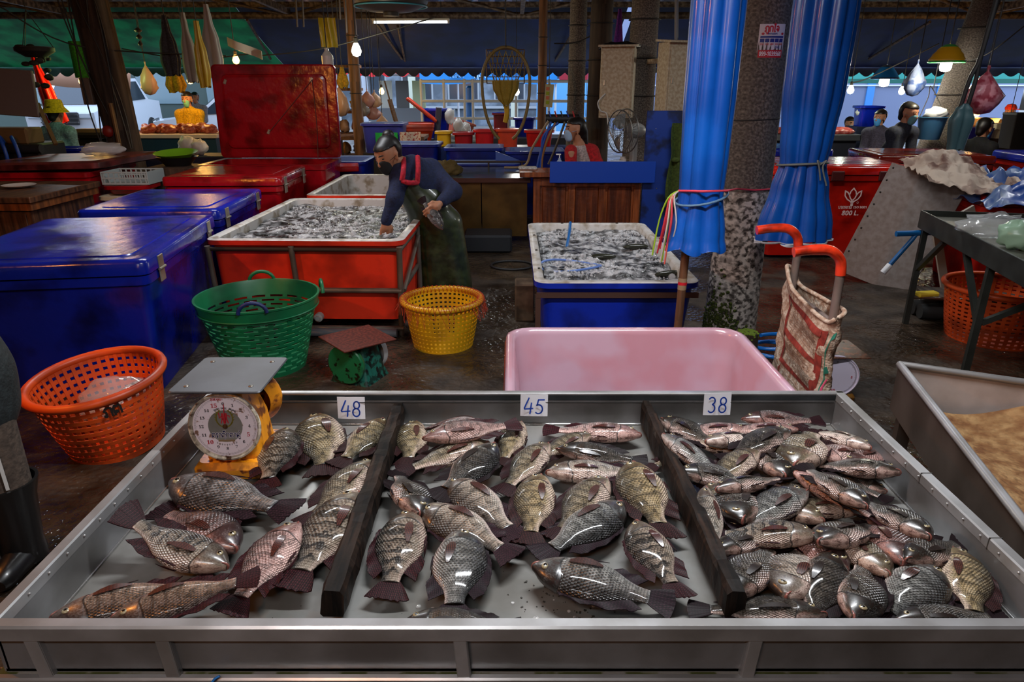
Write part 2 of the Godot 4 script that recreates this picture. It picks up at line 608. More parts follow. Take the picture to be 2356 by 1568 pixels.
func ceiling_tube(at: Vector3, turn: float, label: String, energy: float) -> void:
	var t := thing("fluorescent_lamp", label, "lamp", at, deg_to_rad(turn), "tube lamps of the hall")
	var white := mat("lamp_white", rgb(215, 215, 210), 0.4)
	var s := st0()
	box(s, Vector3(0, 0.045, 0), Vector3(1.28, 0.035, 0.07), Basis(), 0.008)
	obj("housing", s, white, t)
	for e in [-1, 1]:
		s = st0()
		box(s, Vector3(e * 0.62, 0.01, 0), Vector3(0.03, 0.05, 0.05), Basis(), 0.006)
		obj("end_cap", s, white, t)
	s = st0()
	rod(s, Vector3(-0.605, 0.005, 0), Vector3(0.605, 0.005, 0), 0.016, 10)
	obj("tube", s, glow("tube_glow", Color(0.93, 0.97, 1.0), 5.0), t)
	s = st0()
	for e in [-1, 1]: rod(s, Vector3(e * 0.5, 0.06, 0), Vector3(e * 0.5, maxf(3.3 - at.y, 0.1), 0), 0.003, 5)
	obj("hanger", s, mats.wire_dark, t)
	var l := AreaLight3D.new()
	l.name = "tube_light"
	l.area_size = Vector2(1.2, 0.05)
	l.light_energy = energy
	l.light_color = Color(0.97, 0.985, 1.0)
	l.rotation_degrees = Vector3(-90, 0, 0)
	l.position = Vector3(0, -0.03, 0)
	l.shadow_enabled = true
	l.area_range = 30.0
	t.add_child(l)

func bulb_light(parent: Node3D, at: Vector3, c: Color, e: float, size := 0.04) -> void:
	var l := OmniLight3D.new()
	l.name = "bulb_light"
	l.position = at
	l.light_color = c
	l.light_energy = e
	l.light_size = size
	l.omni_range = 25.0
	l.shadow_enabled = true
	parent.add_child(l)

func hall() -> void:
	# wet concrete floor of the hall and the street beyond it
	var fm := StandardMaterial3D.new()
	fm.resource_name = "wet_floor"
	fm.albedo_color = rgb(72, 62, 52)
	fm.albedo_texture = noise("floor_colour", 0.006, Color(0.58, 0.55, 0.52), Color(1, 0.97, 0.93), FastNoiseLite.TYPE_SIMPLEX_SMOOTH, 8, 1024, 0.2, 0.8)
	fm.roughness = 0.85
	fm.roughness_texture = noise("floor_wet", 0.005, Color(0.16, 0.16, 0.16), Color(0.8, 0.8, 0.8), FastNoiseLite.TYPE_SIMPLEX_SMOOTH, 6, 512, 0.38, 0.66)
	fm.normal_enabled = true
	fm.normal_texture = noise("floor_bump", 0.08, Color.BLACK, Color.WHITE, FastNoiseLite.TYPE_SIMPLEX_SMOOTH, 5, 512, 0, 1, true, 6.0)
	fm.normal_scale = 0.35
	fm.uv1_triplanar = true
	fm.uv1_world_triplanar = true
	fm.uv1_scale = Vector3.ONE * 0.45
	var s := st0()
	box(s, Vector3(0, -0.1, -4.0), Vector3(32, 0.2, 30))
	struct("floor", s, fm)
	s = st0()
	box(s, Vector3(0, -0.1, -36.0), Vector3(70, 0.2, 34))
	struct("floor_street", s, mat("street", rgb(120, 118, 114), 0.8, 0, tex.street, 0.3))
	# corrugated roof, low at the far eave, open to the street there
	var roof_m := mat("roof_sheet", rgb(168, 158, 144), 0.6, 0.0, noise("roofdirt", 0.01, Color(0.5, 0.45, 0.4), Color.WHITE, FastNoiseLite.TYPE_SIMPLEX_SMOOTH, 5), 0.25)
	var roof := Node3D.new()
	roof.name = "ceiling"
	roof.set_meta("kind", "structure")
	add_child(roof)
	s = st0()
	var n := 96
	for i in n:
		var x0 := -16.0 + 32.0 * i / n
		var w := 32.0 / n
		for z in [[8.0, 3.9, -15.6, 3.15]]:
			var pr := [[0.0, 0.0], [0.62, 0.0], [0.72, 0.035], [0.9, 0.035], [1.0, 0.0]]
			st_strip(s, x0, w, pr, z)
	obj("roof_sheet", s, roof_m, roof)
	var steel := mat("beam", rgb(98, 84, 70), 0.6, 0.2, tex.rusty, 0.8)
	for b in [[-15.2, 2.93], [-14.9, 3.1], [-11.0, 3.25], [-7.0, 3.4], [-3.0, 3.52], [1.5, 3.62]]:
		s = st0()
		if b[1] < 3.0: rod(s, Vector3(-16, b[1], b[0]), Vector3(16, b[1], b[0]), 0.07, 10)
		else: box(s, Vector3(0, b[1], b[0]), Vector3(32, 0.1, 0.06))
		obj("purlin", s, steel, roof)
	for x in [-9.0, -4.5, 0.2, 5.0, 9.5]:
		s = st0()
		bar(s, Vector3(x, 3.0, -15.2), Vector3(x, 3.55, 2.0), 0.08, 0.12)
		obj("rafter", s, steel, roof)
		s = st0()
		for e in [-1, 1]: rod(s, Vector3(x, 2.93, -15.2), Vector3(x + e * 1.5, 3.2, -14.5), 0.03, 6)
		obj("brace", s, steel, roof)
	# walls of the neighbouring stalls behind and beside the viewer
	var wm := mat("hall_wall", rgb(86, 80, 74), 0.8, 0, tex.walldirt, 0.3)
	s = st0(); box(s, Vector3(0, 1.9, 8.0), Vector3(32, 3.9, 0.2)); struct("wall_rear", s, wm)
	s = st0(); box(s, Vector3(-15.9, 1.9, -3.0), Vector3(0.2, 3.8, 22.0)); struct("wall_left", s, wm)
	s = st0(); box(s, Vector3(15.9, 1.9, -3.0), Vector3(0.2, 3.8, 22.0)); struct("wall_right", s, wm)

func st_strip(s: SurfaceTool, x0: float, w: float, pr: Array, z: Array) -> void:
	s.set_smooth_group(-1)
	for k in pr.size() - 1:
		var a := Vector3(x0 + w * pr[k][0], z[1] + pr[k][1], z[0])
		var b := Vector3(x0 + w * pr[k + 1][0], z[1] + pr[k + 1][1], z[0])
		var c := Vector3(b.x, z[3] + pr[k + 1][1], z[2])
		var d := Vector3(a.x, z[3] + pr[k][1], z[2])
		var up := Vector3(0, 0.004, 0)
		quad(s, a, d, c, b)
		quad(s, a + up, b + up, c + up, d + up)

func steel() -> StandardMaterial3D: return metal("stainless", rgb(176, 176, 178), 0.3, 0.6)

func fish_table() -> void:
	var t := thing("display_table", "stainless steel fish table with three bins of tilapia in the foreground", "table", Vector3(0, 0, -1.4))
	var o := Vector3(0, 0, 1.4)
	var ss := steel()
	var x0 := -0.92; var x1 := 1.005; var zb := -1.89; var zf := -0.923; var fy := 0.645; var ry := 0.75
	var s := st0()
	box(s, o + Vector3((x0 + x1) / 2, fy - 0.012, (zb + zf) / 2), Vector3(x1 - x0 - 0.03, 0.02, zf - zb - 0.03))
	var fl := metal("tray_floor", rgb(140, 139, 136), 0.3, 0.4)
	obj("tray_floor", s, fl, t)
	var dark := metal("stainless_wall", rgb(140, 140, 142), 0.36, 0.6)
	box_o("back_wall", dark, t, o + Vector3((x0 + x1) / 2, 0.69, zb + 0.012), Vector3(x1 - x0 - 0.02, 0.11, 0.008), Basis(), 0.002)
	box_o("front_wall", dark, t, o + Vector3((x0 + x1) / 2, 0.69, zf - 0.018), Vector3(x1 - x0 - 0.02, 0.11, 0.006), Basis(), 0.002)
	box_o("side_wall", dark, t, o + Vector3(x0 + 0.02, 0.69, (zb + zf) / 2), Vector3(0.008, 0.11, zf - zb - 0.03), Basis(), 0.002)
	box_o("side_wall", dark, t, o + Vector3(x1 - 0.02, 0.69, (zb + zf) / 2), Vector3(0.008, 0.11, zf - zb - 0.03), Basis(), 0.002)
	# bright weld seam between back wall and floor
	rod_o("weld_seam", mats.weld, t, o + Vector3(x0 + 0.03, fy + 0.001, zb + 0.018), o + Vector3(x1 - 0.03, fy + 0.001, zb + 0.018), 0.003, 6)
	for xx in [x0 + 0.026, x1 - 0.026]:
		rod_o("weld_seam", mats.weld, t, o + Vector3(xx, fy + 0.001, zb + 0.02), o + Vector3(xx, fy + 0.001, zf - 0.03), 0.003, 6)
	# folded rim: a flat tube on all four sides
	box_o("front_rail", ss, t, o + Vector3((x0 + x1) / 2 , ry - 0.016, zf - 0.012), Vector3(x1 - x0, 0.034, 0.026), Basis(), 0.004)
	box_o("back_rail", ss, t, o + Vector3((x0 + x1) / 2, ry - 0.014, zb + 0.006), Vector3(x1 - x0, 0.028, 0.02), Basis(), 0.003)
	box_o("side_rail", ss, t, o + Vector3(x0 + 0.012, ry - 0.014, (zb + zf) / 2 - 0.01), Vector3(0.026, 0.028, zf - zb - 0.02), Basis(), 0.003)
	box_o("side_rail", ss, t, o + Vector3(x1 - 0.012, ry - 0.014, (zb + zf) / 2 - 0.01), Vector3(0.026, 0.028, zf - zb - 0.02), Basis(), 0.003)
	for i in 15:
		for sd in [-1, 1]:
			s = st0()
			ball(s, o + Vector3((x0 + 0.026) if sd < 0 else (x1 - 0.026), ry - 0.012, -1.02 - i * 0.058), Vector3(0.003, 0.003, 0.003), 6, 4)
			obj("rivet", s, ss, t)
	# joint lines of the right rail
	for zz in [-1.17, -1.42]:
		box_o("rail_joint", mat("joint", rgb(45, 42, 38), 0.8), t, o + Vector3(x1 - 0.012, ry - 0.0135, zz), Vector3(0.0275, 0.0285, 0.002))
	# sealing strip under the back rim
	box_o("sealant", mat("sealant", rgb(28, 26, 24), 0.7), t, o + Vector3((x0 + x1) / 2, ry - 0.031, zb + 0.0175), Vector3(x1 - x0 - 0.06, 0.003, 0.003))
	# apron: recessed panel, mossy ledge, lower rail and the braces between the rails
	var pm := mat("apron_panel", rgb(126, 121, 116), 0.5, 0.45, tex.steelstain, 1.2)
	box_o("apron_panel", pm, t, o + Vector3(0.04, 0.675, zf - 0.036), Vector3(1.92, 0.09, 0.006))
	var moss := mat("mossy_ledge", Color.WHITE, 0.75, 0.1, noise("mossy", 0.012, rgb(58, 62, 20), rgb(112, 108, 102), FastNoiseLite.TYPE_SIMPLEX_SMOOTH, 6, 512, 0.42, 0.56), 1.6)
	box_o("ledge", moss, t, o + Vector3(0.04, 0.632, zf - 0.022), Vector3(1.92, 0.006, 0.036))
	box_o("lower_rail", ss, t, o + Vector3(0.04, 0.618, zf - 0.004), Vector3(1.92, 0.038, 0.014), Basis(), 0.003)
	for bx in [[-0.832, 0.035], [-0.605, 0.022], [-0.088, 0.02], [0.421, -0.022]]:
		s = st0()
		box(s, o + Vector3(bx[0], 0.684, zf - 0.006), Vector3(0.024, 0.104, 0.01), rot(0, 0, bx[1] * 180), 0.002)
		box(s, o + Vector3(bx[0] + signf(bx[1]) * 0.011, 0.684, zf - 0.02), Vector3(0.003, 0.1, 0.03), rot(0, 0, bx[1] * 180))
		obj("brace", s, ss, t)
	for p in [[x0 + 0.06, zf - 0.06], [x1 - 0.06, zf - 0.06], [x0 + 0.06, zb + 0.06], [x1 - 0.06, zb + 0.06]]:
		box_o("leg", ss, t, o + Vector3(p[0], 0.3, p[1]), Vector3(0.04, 0.6, 0.04), Basis(), 0.003)
	var flakes := [[0.6, 0.662], [0.62, 0.69], [0.66, 0.69], [0.41, 0.638]]
	for f in flakes:
		s = st0()
		var pl := PackedVector2Array()
		for i in 7: pl.append(Vector2(cos(TAU * i / 7) * (0.012 + 0.006 * sin(i * 2.3 + f[0] * 9)), sin(TAU * i / 7) * 0.005))
		prism(s, pl, 0.001, Transform3D(Basis(), o + Vector3(f[0], f[1], zf - 0.0325)))
		obj("label_scrap", s, mat("scrap", rgb(210, 208, 205), 0.8), t, "torn scrap of white paper label")
	# blue string over the lower rail
	s = st0()
	tube(s, smooth([Vector3(-0.515, 0.645, zf + 0.003), Vector3(-0.525, 0.64, zf + 0.008), Vector3(-0.533, 0.62, zf + 0.01), Vector3(-0.535, 0.57, zf + 0.008)]), 0.0022, 6)
	obj("blue_string", s, mat("string_blue", rgb(20, 110, 190), 0.6), null, "thin blue string hanging over the lower front rail", "string")
	# price cards
	price_card("48", "paper card with blue 48 above the left bin of big fish", Vector3(-0.488, 0.702, -1.873), -3.0)
	price_card("45", "paper card with blue 45 above the middle bin", Vector3(0.067, 0.711, -1.873), -2.0)
	price_card("38", "paper card with blue 38 above the crowded right bin", Vector3(0.622, 0.715, -1.873), 2.0)
	# wooden dividers
	divider(Vector3(-0.343, 0.66, -1.044), Vector3(-0.343, 0.7, -1.868), "thick wet black plank on the left side of the middle bin", 0.046)
	divider(Vector3(0.427, 0.665, -1.041), Vector3(0.406, 0.7, -1.883), "black plank with brown worn edges on the right side of the middle bin", 0.04)
	# puddles, suds and specks on the tray floor
	var rng := RandomNumberGenerator.new()
	rng.seed = 41
	s = st0()
	for i in 42:
		var p := Vector3(rng.randf_range(-0.2, 0.22), fy, rng.randf_range(-1.12, -0.965))
		var r := rng.randf_range(0.002, 0.007)
		ball(s, p, Vector3(r, r * 0.5, r), 8, 5)
	obj("suds", s, glass("suds_film", Color(0.95, 0.95, 0.95), 0.18, 0.05), null, "small clear water bubbles on the steel floor of the 45 bin", "bubbles").set_meta("kind", "stuff")
	s = st0()
	for i in 130:
		var p := Vector3(rng.randf_range(0.03, 0.2) + rng.randfn(0, 0.03), fy - 0.001, rng.randf_range(-1.17, -0.97))
		var r := rng.randf_range(0.0008, 0.003)
		box(s, p, Vector3(r * rng.randf_range(1, 2.4), 0.001, r * 1.3), yaw(rng.randf_range(0, 180)))
	for i in 60:
		var p := Vector3(rng.randf_range(-0.75, 0.45), fy - 0.001, rng.randf_range(-1.7, -0.97))
		box(s, p, Vector3(0.0015, 0.001, 0.001), yaw(rng.randf_range(0, 180)))
	obj("fish_scraps", s, mat("specks", rgb(38, 34, 26), 0.7), null, "dark specks of fish waste scattered on the steel floor", "specks").set_meta("kind", "stuff")

func price_card(num: String, label: String, at: Vector3, lean: float) -> void:
	var t := thing("price_card", label, "price card", at, 0, "price cards on the back wall of the tray")
	t.rotation_degrees = Vector3(-4, 0, lean * 0.4)
	var s := st0()
	sheet(s, 6, 6, func(u: float, v: float): return Vector3((u - 0.5) * 0.083, (v - 0.5) * 0.071, 0.003 + 0.002 * sin(u * 3.0 + v)), 0.0006)
	obj("paper", s, mat("paper_white", rgb(226, 226, 232), 0.8), t)
	s = st0()
	var d := {
		"4": [[Vector2(0.5, 1.0), Vector2(0.3, 0.7), Vector2(0.06, 0.34), Vector2(0.1, 0.27), Vector2(0.95, 0.33)], [Vector2(0.78, 0.68), Vector2(0.72, 0.3), Vector2(0.68, -0.02)]],
		"8": [arc2(0.5, 0.74, 0.3, 0.23, -60, 250, 14) + arc2(0.47, 0.26, 0.36, 0.26, 110, -245, 16)],
		"5": [[Vector2(0.95, 0.92), Vector2(0.35, 0.9)], [Vector2(0.35, 0.9), Vector2(0.24, 0.55)] + arc2(0.4, 0.3, 0.42, 0.29, 120, -130, 14)],
		"3": [arc2(0.45, 0.74, 0.32, 0.22, 150, -70, 12) + arc2(0.45, 0.25, 0.36, 0.26, 75, -140, 12)],
	}
	for k in 2:
		for p in d[num[k]]:
			var q := []
			for v in p: q.append(Vector2(-0.031 + k * 0.033 + v.x * 0.029, -0.026 + v.y * 0.05))
			stroke(s, q, 0.0044, Transform3D(rot(0, 0, -2), Vector3(0, 0, 0.0064)))
	obj("numeral", s, mat("marker_blue", rgb(14, 66, 170), 0.5), t)

func divider(a: Vector3, b: Vector3, label: String, w: float) -> void:
	var d := thing("wooden_divider", label, "divider", Vector3(a.x, 0.65, a.z))
	var m := wood("wet_black_wood", rgb(9, 7, 6), rgb(48, 34, 26), 0.55, 4.0)
	m.metallic_specular = 0.25
	var rng := RandomNumberGenerator.new()
	rng.seed = 7 + int(a.x * 50)
	var o := Vector3(a.x, 0.65, a.z)
	var rings := []
	var n := 26
	var dir := (b - a).normalized()
	var side := dir.cross(Vector3.UP).normalized()
	for i in n + 1:
		var t := float(i) / n
		var c := a.lerp(b, t)
		var ww := w * (1.0 - 0.12 * t) * rng.randf_range(0.95, 1.05) * (0.7 if i == n else 1.0)
		var hh := 0.062 * rng.randf_range(0.96, 1.04)
		var base := 0.662
		var r := PackedVector3Array()
		for q in [[0.42, 0.0], [0.5, 0.12], [0.5, 0.8], [0.36, 1.0], [-0.32, 1.02], [-0.46, 0.86], [-0.5, 0.1], [-0.42, 0.0]]:
			r.append(Vector3(c.x, base + hh * q[1] + rng.randfn(0, 0.0012), c.z) - o + side * ww * q[0] + side * rng.randfn(0, 0.0012))
		rings.append(r)
	var s := st0()
	s.set_smooth_group(-1)
	for i in n:
		for k in 8: quad(s, rings[i + 1][k], rings[i + 1][(k + 1) % 8], rings[i][(k + 1) % 8], rings[i][k])
	for e in [0, n]:
		for k in range(1, 7):
			if e == 0: tri(s, rings[e][0], rings[e][k], rings[e][k + 1])
			else: tri(s, rings[e][0], rings[e][k + 1], rings[e][k])
	obj("plank", s, m, d)

# ---------------- the fish ----------------
var fish_shapes := {}
var fish_mats := {}
var fish_protos := {}
const UPS := [0.022, 0.084, 0.124, 0.15, 0.163, 0.166, 0.162, 0.145, 0.116, 0.083, 0.06, 0.056]
const DNS := [0.02, 0.064, 0.094, 0.118, 0.136, 0.142, 0.14, 0.128, 0.102, 0.07, 0.052, 0.05]
const THS := [0.022, 0.052, 0.07, 0.081, 0.087, 0.088, 0.082, 0.07, 0.054, 0.036, 0.024, 0.018]

func prof(a: Array, u: float) -> float:
	var x := u * 11.0
	var i := clampi(int(x), 0, 10)
	var f := x - i
	var p0: float = a[maxi(i - 1, 0)]; var p1: float = a[i]; var p2: float = a[i + 1]; var p3: float = a[mini(i + 2, 11)]
	return cubic_interpolate(p1, p2, p0, p3, f)

# head at +x, back towards -z, lying on its side (y up); bends: 0 straight, 1 tail lifted, 2 curved in its plane
func fish_point(shape: int, p: Vector3) -> Vector3:
	var t := clampf((0.25 - p.x) / 0.75, 0.0, 1.0)
	match shape:
		1: p.y += 0.22 * t * t; p.z -= 0.03 * t * t
		2: p.z -= 0.07 * t * t - 0.02 * t; p.y += 0.02 * t * t
		_: p.z += 0.015 * t * t; p.y -= 0.01 * t * t
	return p

func fish_shape(shape: int) -> Dictionary:
	if fish_shapes.has(shape): return fish_shapes[shape]
	var out := {}
	var st := st0()
	var nu := 40
	var nv := 24
	var rows := []
	for i in nu + 1:
		var u := float(i) / nu
		var ue := u
		var up := prof(UPS, u); var dn := prof(DNS, u); var th := prof(THS, u)
		if u < 0.275: th *= 1.08
		elif u < 0.33: th *= 0.97
		var row := PackedVector3Array()
		for k in nv:
			var a := TAU * k / nv
			var c := cos(a); var sn := sin(a)
			var y := signf(sn) * pow(absf(sn), 0.85) * th
			var z := -c * up if c > 0 else -c * dn
			z *= 1.0 - 0.06 * absf(sn)
			row.append(fish_point(shape, Vector3(0.5 - ue * 0.79, y, z)))
		rows.append(row)
	st.set_smooth_group(0)
	for i in nu:
		for k in nv:
			var l := (k + 1) % nv
			var uv := func(ii: int, kk: int) -> Vector2:
				var f := float(kk) / nv
				return Vector2(float(ii) / nu, f * 2.0 if f <= 0.5 else 2.0 - f * 2.0)
			for q in [[i, k, k], [i + 1, l, l if l > 0 else nv], [i + 1, k, k], [i, k, k], [i, l, l if l > 0 else nv], [i + 1, l, l if l > 0 else nv]]:
				st.set_uv(uv.call(q[0], q[2]))
				st.add_vertex(rows[q[0]][q[1]])
	for e in [[0, 1], [nu, -1]]:
		var m := Vector3()
		for p in rows[e[0]]: m += p
		m /= nv
		for k in nv:
			var l := (k + 1) % nv
			st.set_uv(Vector2(float(e[0]) / nu, 0.5))
			if e[1] > 0: tri(st, m, rows[e[0]][k], rows[e[0]][l])
			else: tri(st, m, rows[e[0]][l], rows[e[0]][k])
	st.generate_normals()
	st.generate_tangents()
	out.body = st.commit()
	# fins are thin rayed sheets
	st = st0()
	fin(st, shape, 15, 6, func(u: float, v: float):
		var a := (u - 0.5) * 2.0
		var len := 0.185 * (1.0 - 0.12 * a * a) * (1.0 - 0.05 * absf(sin(u * 47.0)))
		return Vector3(-0.27 - v * len, 0.006 * sin(u * 40.0) * v + 0.012 * sin(u * 5.0) * v, a * lerpf(0.046, 0.125, pow(v, 0.8))), 0.006)
	out.tail = mesh_of(st)
	st = st0()
	fin(st, shape, 22, 3, func(u: float, v: float):
		var uu := lerpf(0.27, 0.86, u)
		var h := (0.03 + 0.05 * u * u) * (1.0 if u < 0.93 else 0.55) * (1.0 - 0.22 * absf(sin(u * 36.0)))
		return Vector3(0.5 - uu * 0.79 - v * (0.03 + 0.05 * u), 0.008 * sin(u * 18.0) * v, -prof(UPS, uu) * 0.97 - v * h), 0.005)
	out.dorsal = mesh_of(st)
	st = st0()
	fin(st, shape, 10, 3, func(u: float, v: float):
		var uu := lerpf(0.62, 0.87, u)
		var h := 0.035 + 0.045 * u
		return Vector3(0.5 - uu * 0.79 - v * 0.07, 0.008 * sin(u * 12.0) * v, prof(DNS, uu) * 0.97 + v * h), 0.005)
	out.anal = mesh_of(st)
	for sd in [1, -1]:
		st = st0()
		fin(st, shape, 8, 5, func(u: float, v: float):
			var w := 0.05 * sin(PI * clampf(0.14 + v * 0.8, 0, 1)) + 0.004
			return Vector3(0.255 - v * 0.22, sd * (prof(THS, 0.31 + v * 0.28) * 0.96 + 0.004 + 0.012 * sin(v * 3.0)), 0.03 + v * 0.02 + (u - 0.5) * w), 0.004)
		out["pectoral%d" % sd] = mesh_of(st)
		st = st0()
		fin(st, shape, 5, 4, func(u: float, v: float):
			return Vector3(0.2 - v * 0.17 - u * 0.02, sd * (0.022 + 0.012 * v), prof(DNS, 0.38) * 0.92 + v * 0.03 * (1.0 - v * 0.4) + (u - 0.5) * 0.035 * (1.0 - v)), 0.004)
		out["pelvic%d" % sd] = mesh_of(st)
	st = st0()
	ball(st, Vector3(), Vector3(0.026, 0.013, 0.026), 14, 8)
	out.eye = mesh_of(st)
	st = st0()
	ball(st, Vector3(0, 0.0085, 0), Vector3(0.0145, 0.0055, 0.0145), 12, 6)
	out.pupil = mesh_of(st)
	st = st0()
	tube(st, smooth([Vector3(0.455, -0.036, 0.018), Vector3(0.49, -0.026, 0.004), Vector3(0.505, 0.0, 0.0), Vector3(0.49, 0.026, 0.004), Vector3(0.455, 0.036, 0.018)], 3), [0.003, 0.005, 0.006, 0.008, 0.008, 0.009, 0.009, 0.009, 0.008, 0.008, 0.006, 0.005, 0.003], 7)
	out.mouth = mesh_of(st)
	for sd in [1, -1]:
		st = st0()
		var g := []
		for i in 13:
			var a := lerpf(-1.15, 1.2, i / 12.0)
			var uu := 0.2 + 0.075 * cos(a * 0.95)
			g.append(Vector3(0.5 - uu * 0.79, sd * prof(THS, uu) * (1.02 - 0.55 * pow(absf(sin(a)), 3.0)), 0.008 + 0.086 * sin(a)))
		tube(st, g, 0.0042, 6)
		out["gill%d" % sd] = mesh_of(st)
	fish_shapes[shape] = out
	return out

func fin(st: SurfaceTool, shape: int, nu: int, nv: int, f: Callable, thick: float) -> void:
	sheet(st, nu, nv, func(u: float, v: float): return fish_point(shape, f.call(u, v)), thick)

const KINDS := {
	# back, flank, belly, dots, fin
	"gold": [[61, 51, 31], [141, 119, 80], [198, 171, 147], 0.35, [76, 46, 40]],
	"olive": [[47, 41, 30], [122, 106, 80], [204, 176, 158], 0.45, [70, 41, 40]],
	"silver": [[53, 50, 50], [122, 122, 122], [158, 161, 167], 0.7, [57, 41, 48]],
	"bars": [[50, 43, 36], [124, 108, 91], [180, 154, 138], 0.4, [78, 36, 38]],
	"pink": [[66, 50, 43], [129, 108, 91], [189, 147, 136], 0.35, [83, 41, 43]],
	"rose": [[80, 56, 53], [160, 122, 114], [217, 174, 163], 0.25, [86, 36, 40]],
	"red": [[37, 24, 24], [91, 60, 55], [154, 108, 99], 0.3, [59, 28, 33]],
	"pale": [[56, 48, 41], [149, 136, 121], [213, 189, 176], 0.3, [64, 36, 46]],
	"slate": [[31, 31, 31], [109, 108, 103], [187, 174, 167], 0.85, [46, 36, 44]],
	"dark": [[14, 12, 10], [46, 39, 31], [180, 150, 138], 0.3, [30, 24, 25]],
}

func fish_bump() -> Texture2D:
	if tex.has("scale_bump"): return tex.scale_bump
	var im := Image.create(512, 256, false, Image.FORMAT_RGB8)
	for y in 256:
		for x in 512:
			var u := x / 512.0; var v := y / 256.0
			var h := 0.55
			if u > 0.27 + 0.02 * sin(v * 9.0):
				h = scale_at(u, v).y
			elif u > 0.25: h = 0.2
			im.set_pixel(x, y, Color(h, h, h))
	im.bump_map_to_normal_map(9.0)
	tex.scale_bump = ImageTexture.create_from_image(im)
	return tex.scale_bump

# (distance to the scale's rim 0..1, relief, dot) of overlapping scales in rows
func scale_at(u: float, v: float) -> Vector3:
	var fu := u * 40.0
	var fv := v * 19.0
	var best := Vector3(0, 0, 0)
	for k in 2:
		var col := floorf(fu) - k
		var off := 0.5 if int(col) % 2 != 0 else 0.0
		var row := floorf(fv - off + 0.5)
		var du := fu - col
		var dv := fv - off - row
		var d := sqrt(pow(du * 0.78, 2.0) + pow(dv * 1.45, 2.0))
		if d < 1.0 or k == 1:
			best = Vector3(clampf(1.0 - d, 0, 1), 0.25 + 0.75 * clampf(d, 0, 1), clampf(1.0 - d * 1.9, 0, 1))
			if d < 1.0: break
	return best

func fish_mat(kind: String) -> StandardMaterial3D:
	if fish_mats.has(kind): return fish_mats[kind]
	var K: Array = KINDS[kind]
	var back := Color8(K[0][0], K[0][1], K[0][2]); var flank := Color8(K[1][0], K[1][1], K[1][2]); var belly := Color8(K[2][0], K[2][1], K[2][2])
	var f := FastNoiseLite.new()
	f.seed = hash(kind) % 100
	f.frequency = 0.014
	f.fractal_octaves = 4
	var f2 := FastNoiseLite.new()
	f2.seed = 5
	f2.frequency = 0.07
	var bl := 0.7 if kind in ["dark", "slate", "silver", "bars"] else 0.6
	var im := Image.create(512, 256, false, Image.FORMAT_RGB8)
	for y in 256:
		for x in 512:
			var u := x / 512.0; var v := y / 256.0
			var n := f.get_noise_2d(x, y)
			var m := f2.get_noise_2d(x, y * 1.4)
			var vv := v + n * 0.13
			var c: Color
			if vv < 0.52: c = back.lerp(flank, smoothstep(0.14, 0.5, vv))
			else: c = flank.lerp(belly, smoothstep(bl, bl + 0.18, vv - 0.05 * cos(u * 9.0)))
			if u > 0.27 + 0.02 * sin(v * 9.0):
				var sc := scale_at(u, v)
				c = c.lerp(c.darkened(0.55), smoothstep(0.3, 0.0, sc.x) * 0.75)
				c = c.lerp(c.lightened(0.25), smoothstep(0.2, 0.45, sc.x) * (0.5 - 0.5 * sc.z))
				c = c.lerp(Color(0.09, 0.08, 0.075), sc.z * K[3] * (1.0 - smoothstep(0.75, 0.95, v)))
			else:
				c = c.darkened(0.12)
				c = c.lerp(back, 0.6 * (1.0 - smoothstep(0.5, 0.8, v + 0.3 * n))).lerp(Color(0.42, 0.22, 0.2), 0.3 * smoothstep(0.05, 0.5, m + n))
				if absf(u - 0.262 - 0.02 * sin(v * 9.0)) < 0.008: c = c.darkened(0.55)
			var bars := 0.7 if kind == "bars" else 0.3
			c = c.darkened(clampf(bars * smoothstep(0.1, 0.8, sin(u * 58.0 + n * 4.0)) * (1.0 - smoothstep(0.55, 0.8, v)) * smoothstep(0.25, 0.35, u), 0, 1))
			c = c.darkened(clampf(0.5 * m + 0.6 * n, 0, 0.6)) if m * 0.5 + n * 0.6 > 0 else c.lightened(clampf(-0.25 * m - 0.2 * n, 0, 0.25))
			im.set_pixel(x, y, c)
	var mt := StandardMaterial3D.new()
	mt.resource_name = "fish_skin_" + kind
	mt.albedo_texture = ImageTexture.create_from_image(im)
	mt.roughness = 0.3
	mt.metallic_specular = 0.55
	mt.normal_enabled = true
	mt.normal_texture = fish_bump()
	mt.normal_scale = 1.6
	mt.clearcoat_enabled = true
	mt.clearcoat = 0.3
	mt.clearcoat_roughness = 0.07
	fish_mats[kind] = mt
	return mt

func ray_tex() -> Texture2D:
	if tex.has("rays"): return tex.rays
	var im := Image.create(128, 128, false, Image.FORMAT_RGB8)
	for y in 128:
		for x in 128:
			var h := 0.62 + 0.38 * sin(y * TAU / 8.0)
			h *= 0.8 + 0.2 * sin(x * TAU / 16.0 + sin(y * 0.4))
			im.set_pixel(x, y, Color(h, h, h))
	tex.rays = ImageTexture.create_from_image(im)
	return tex.rays

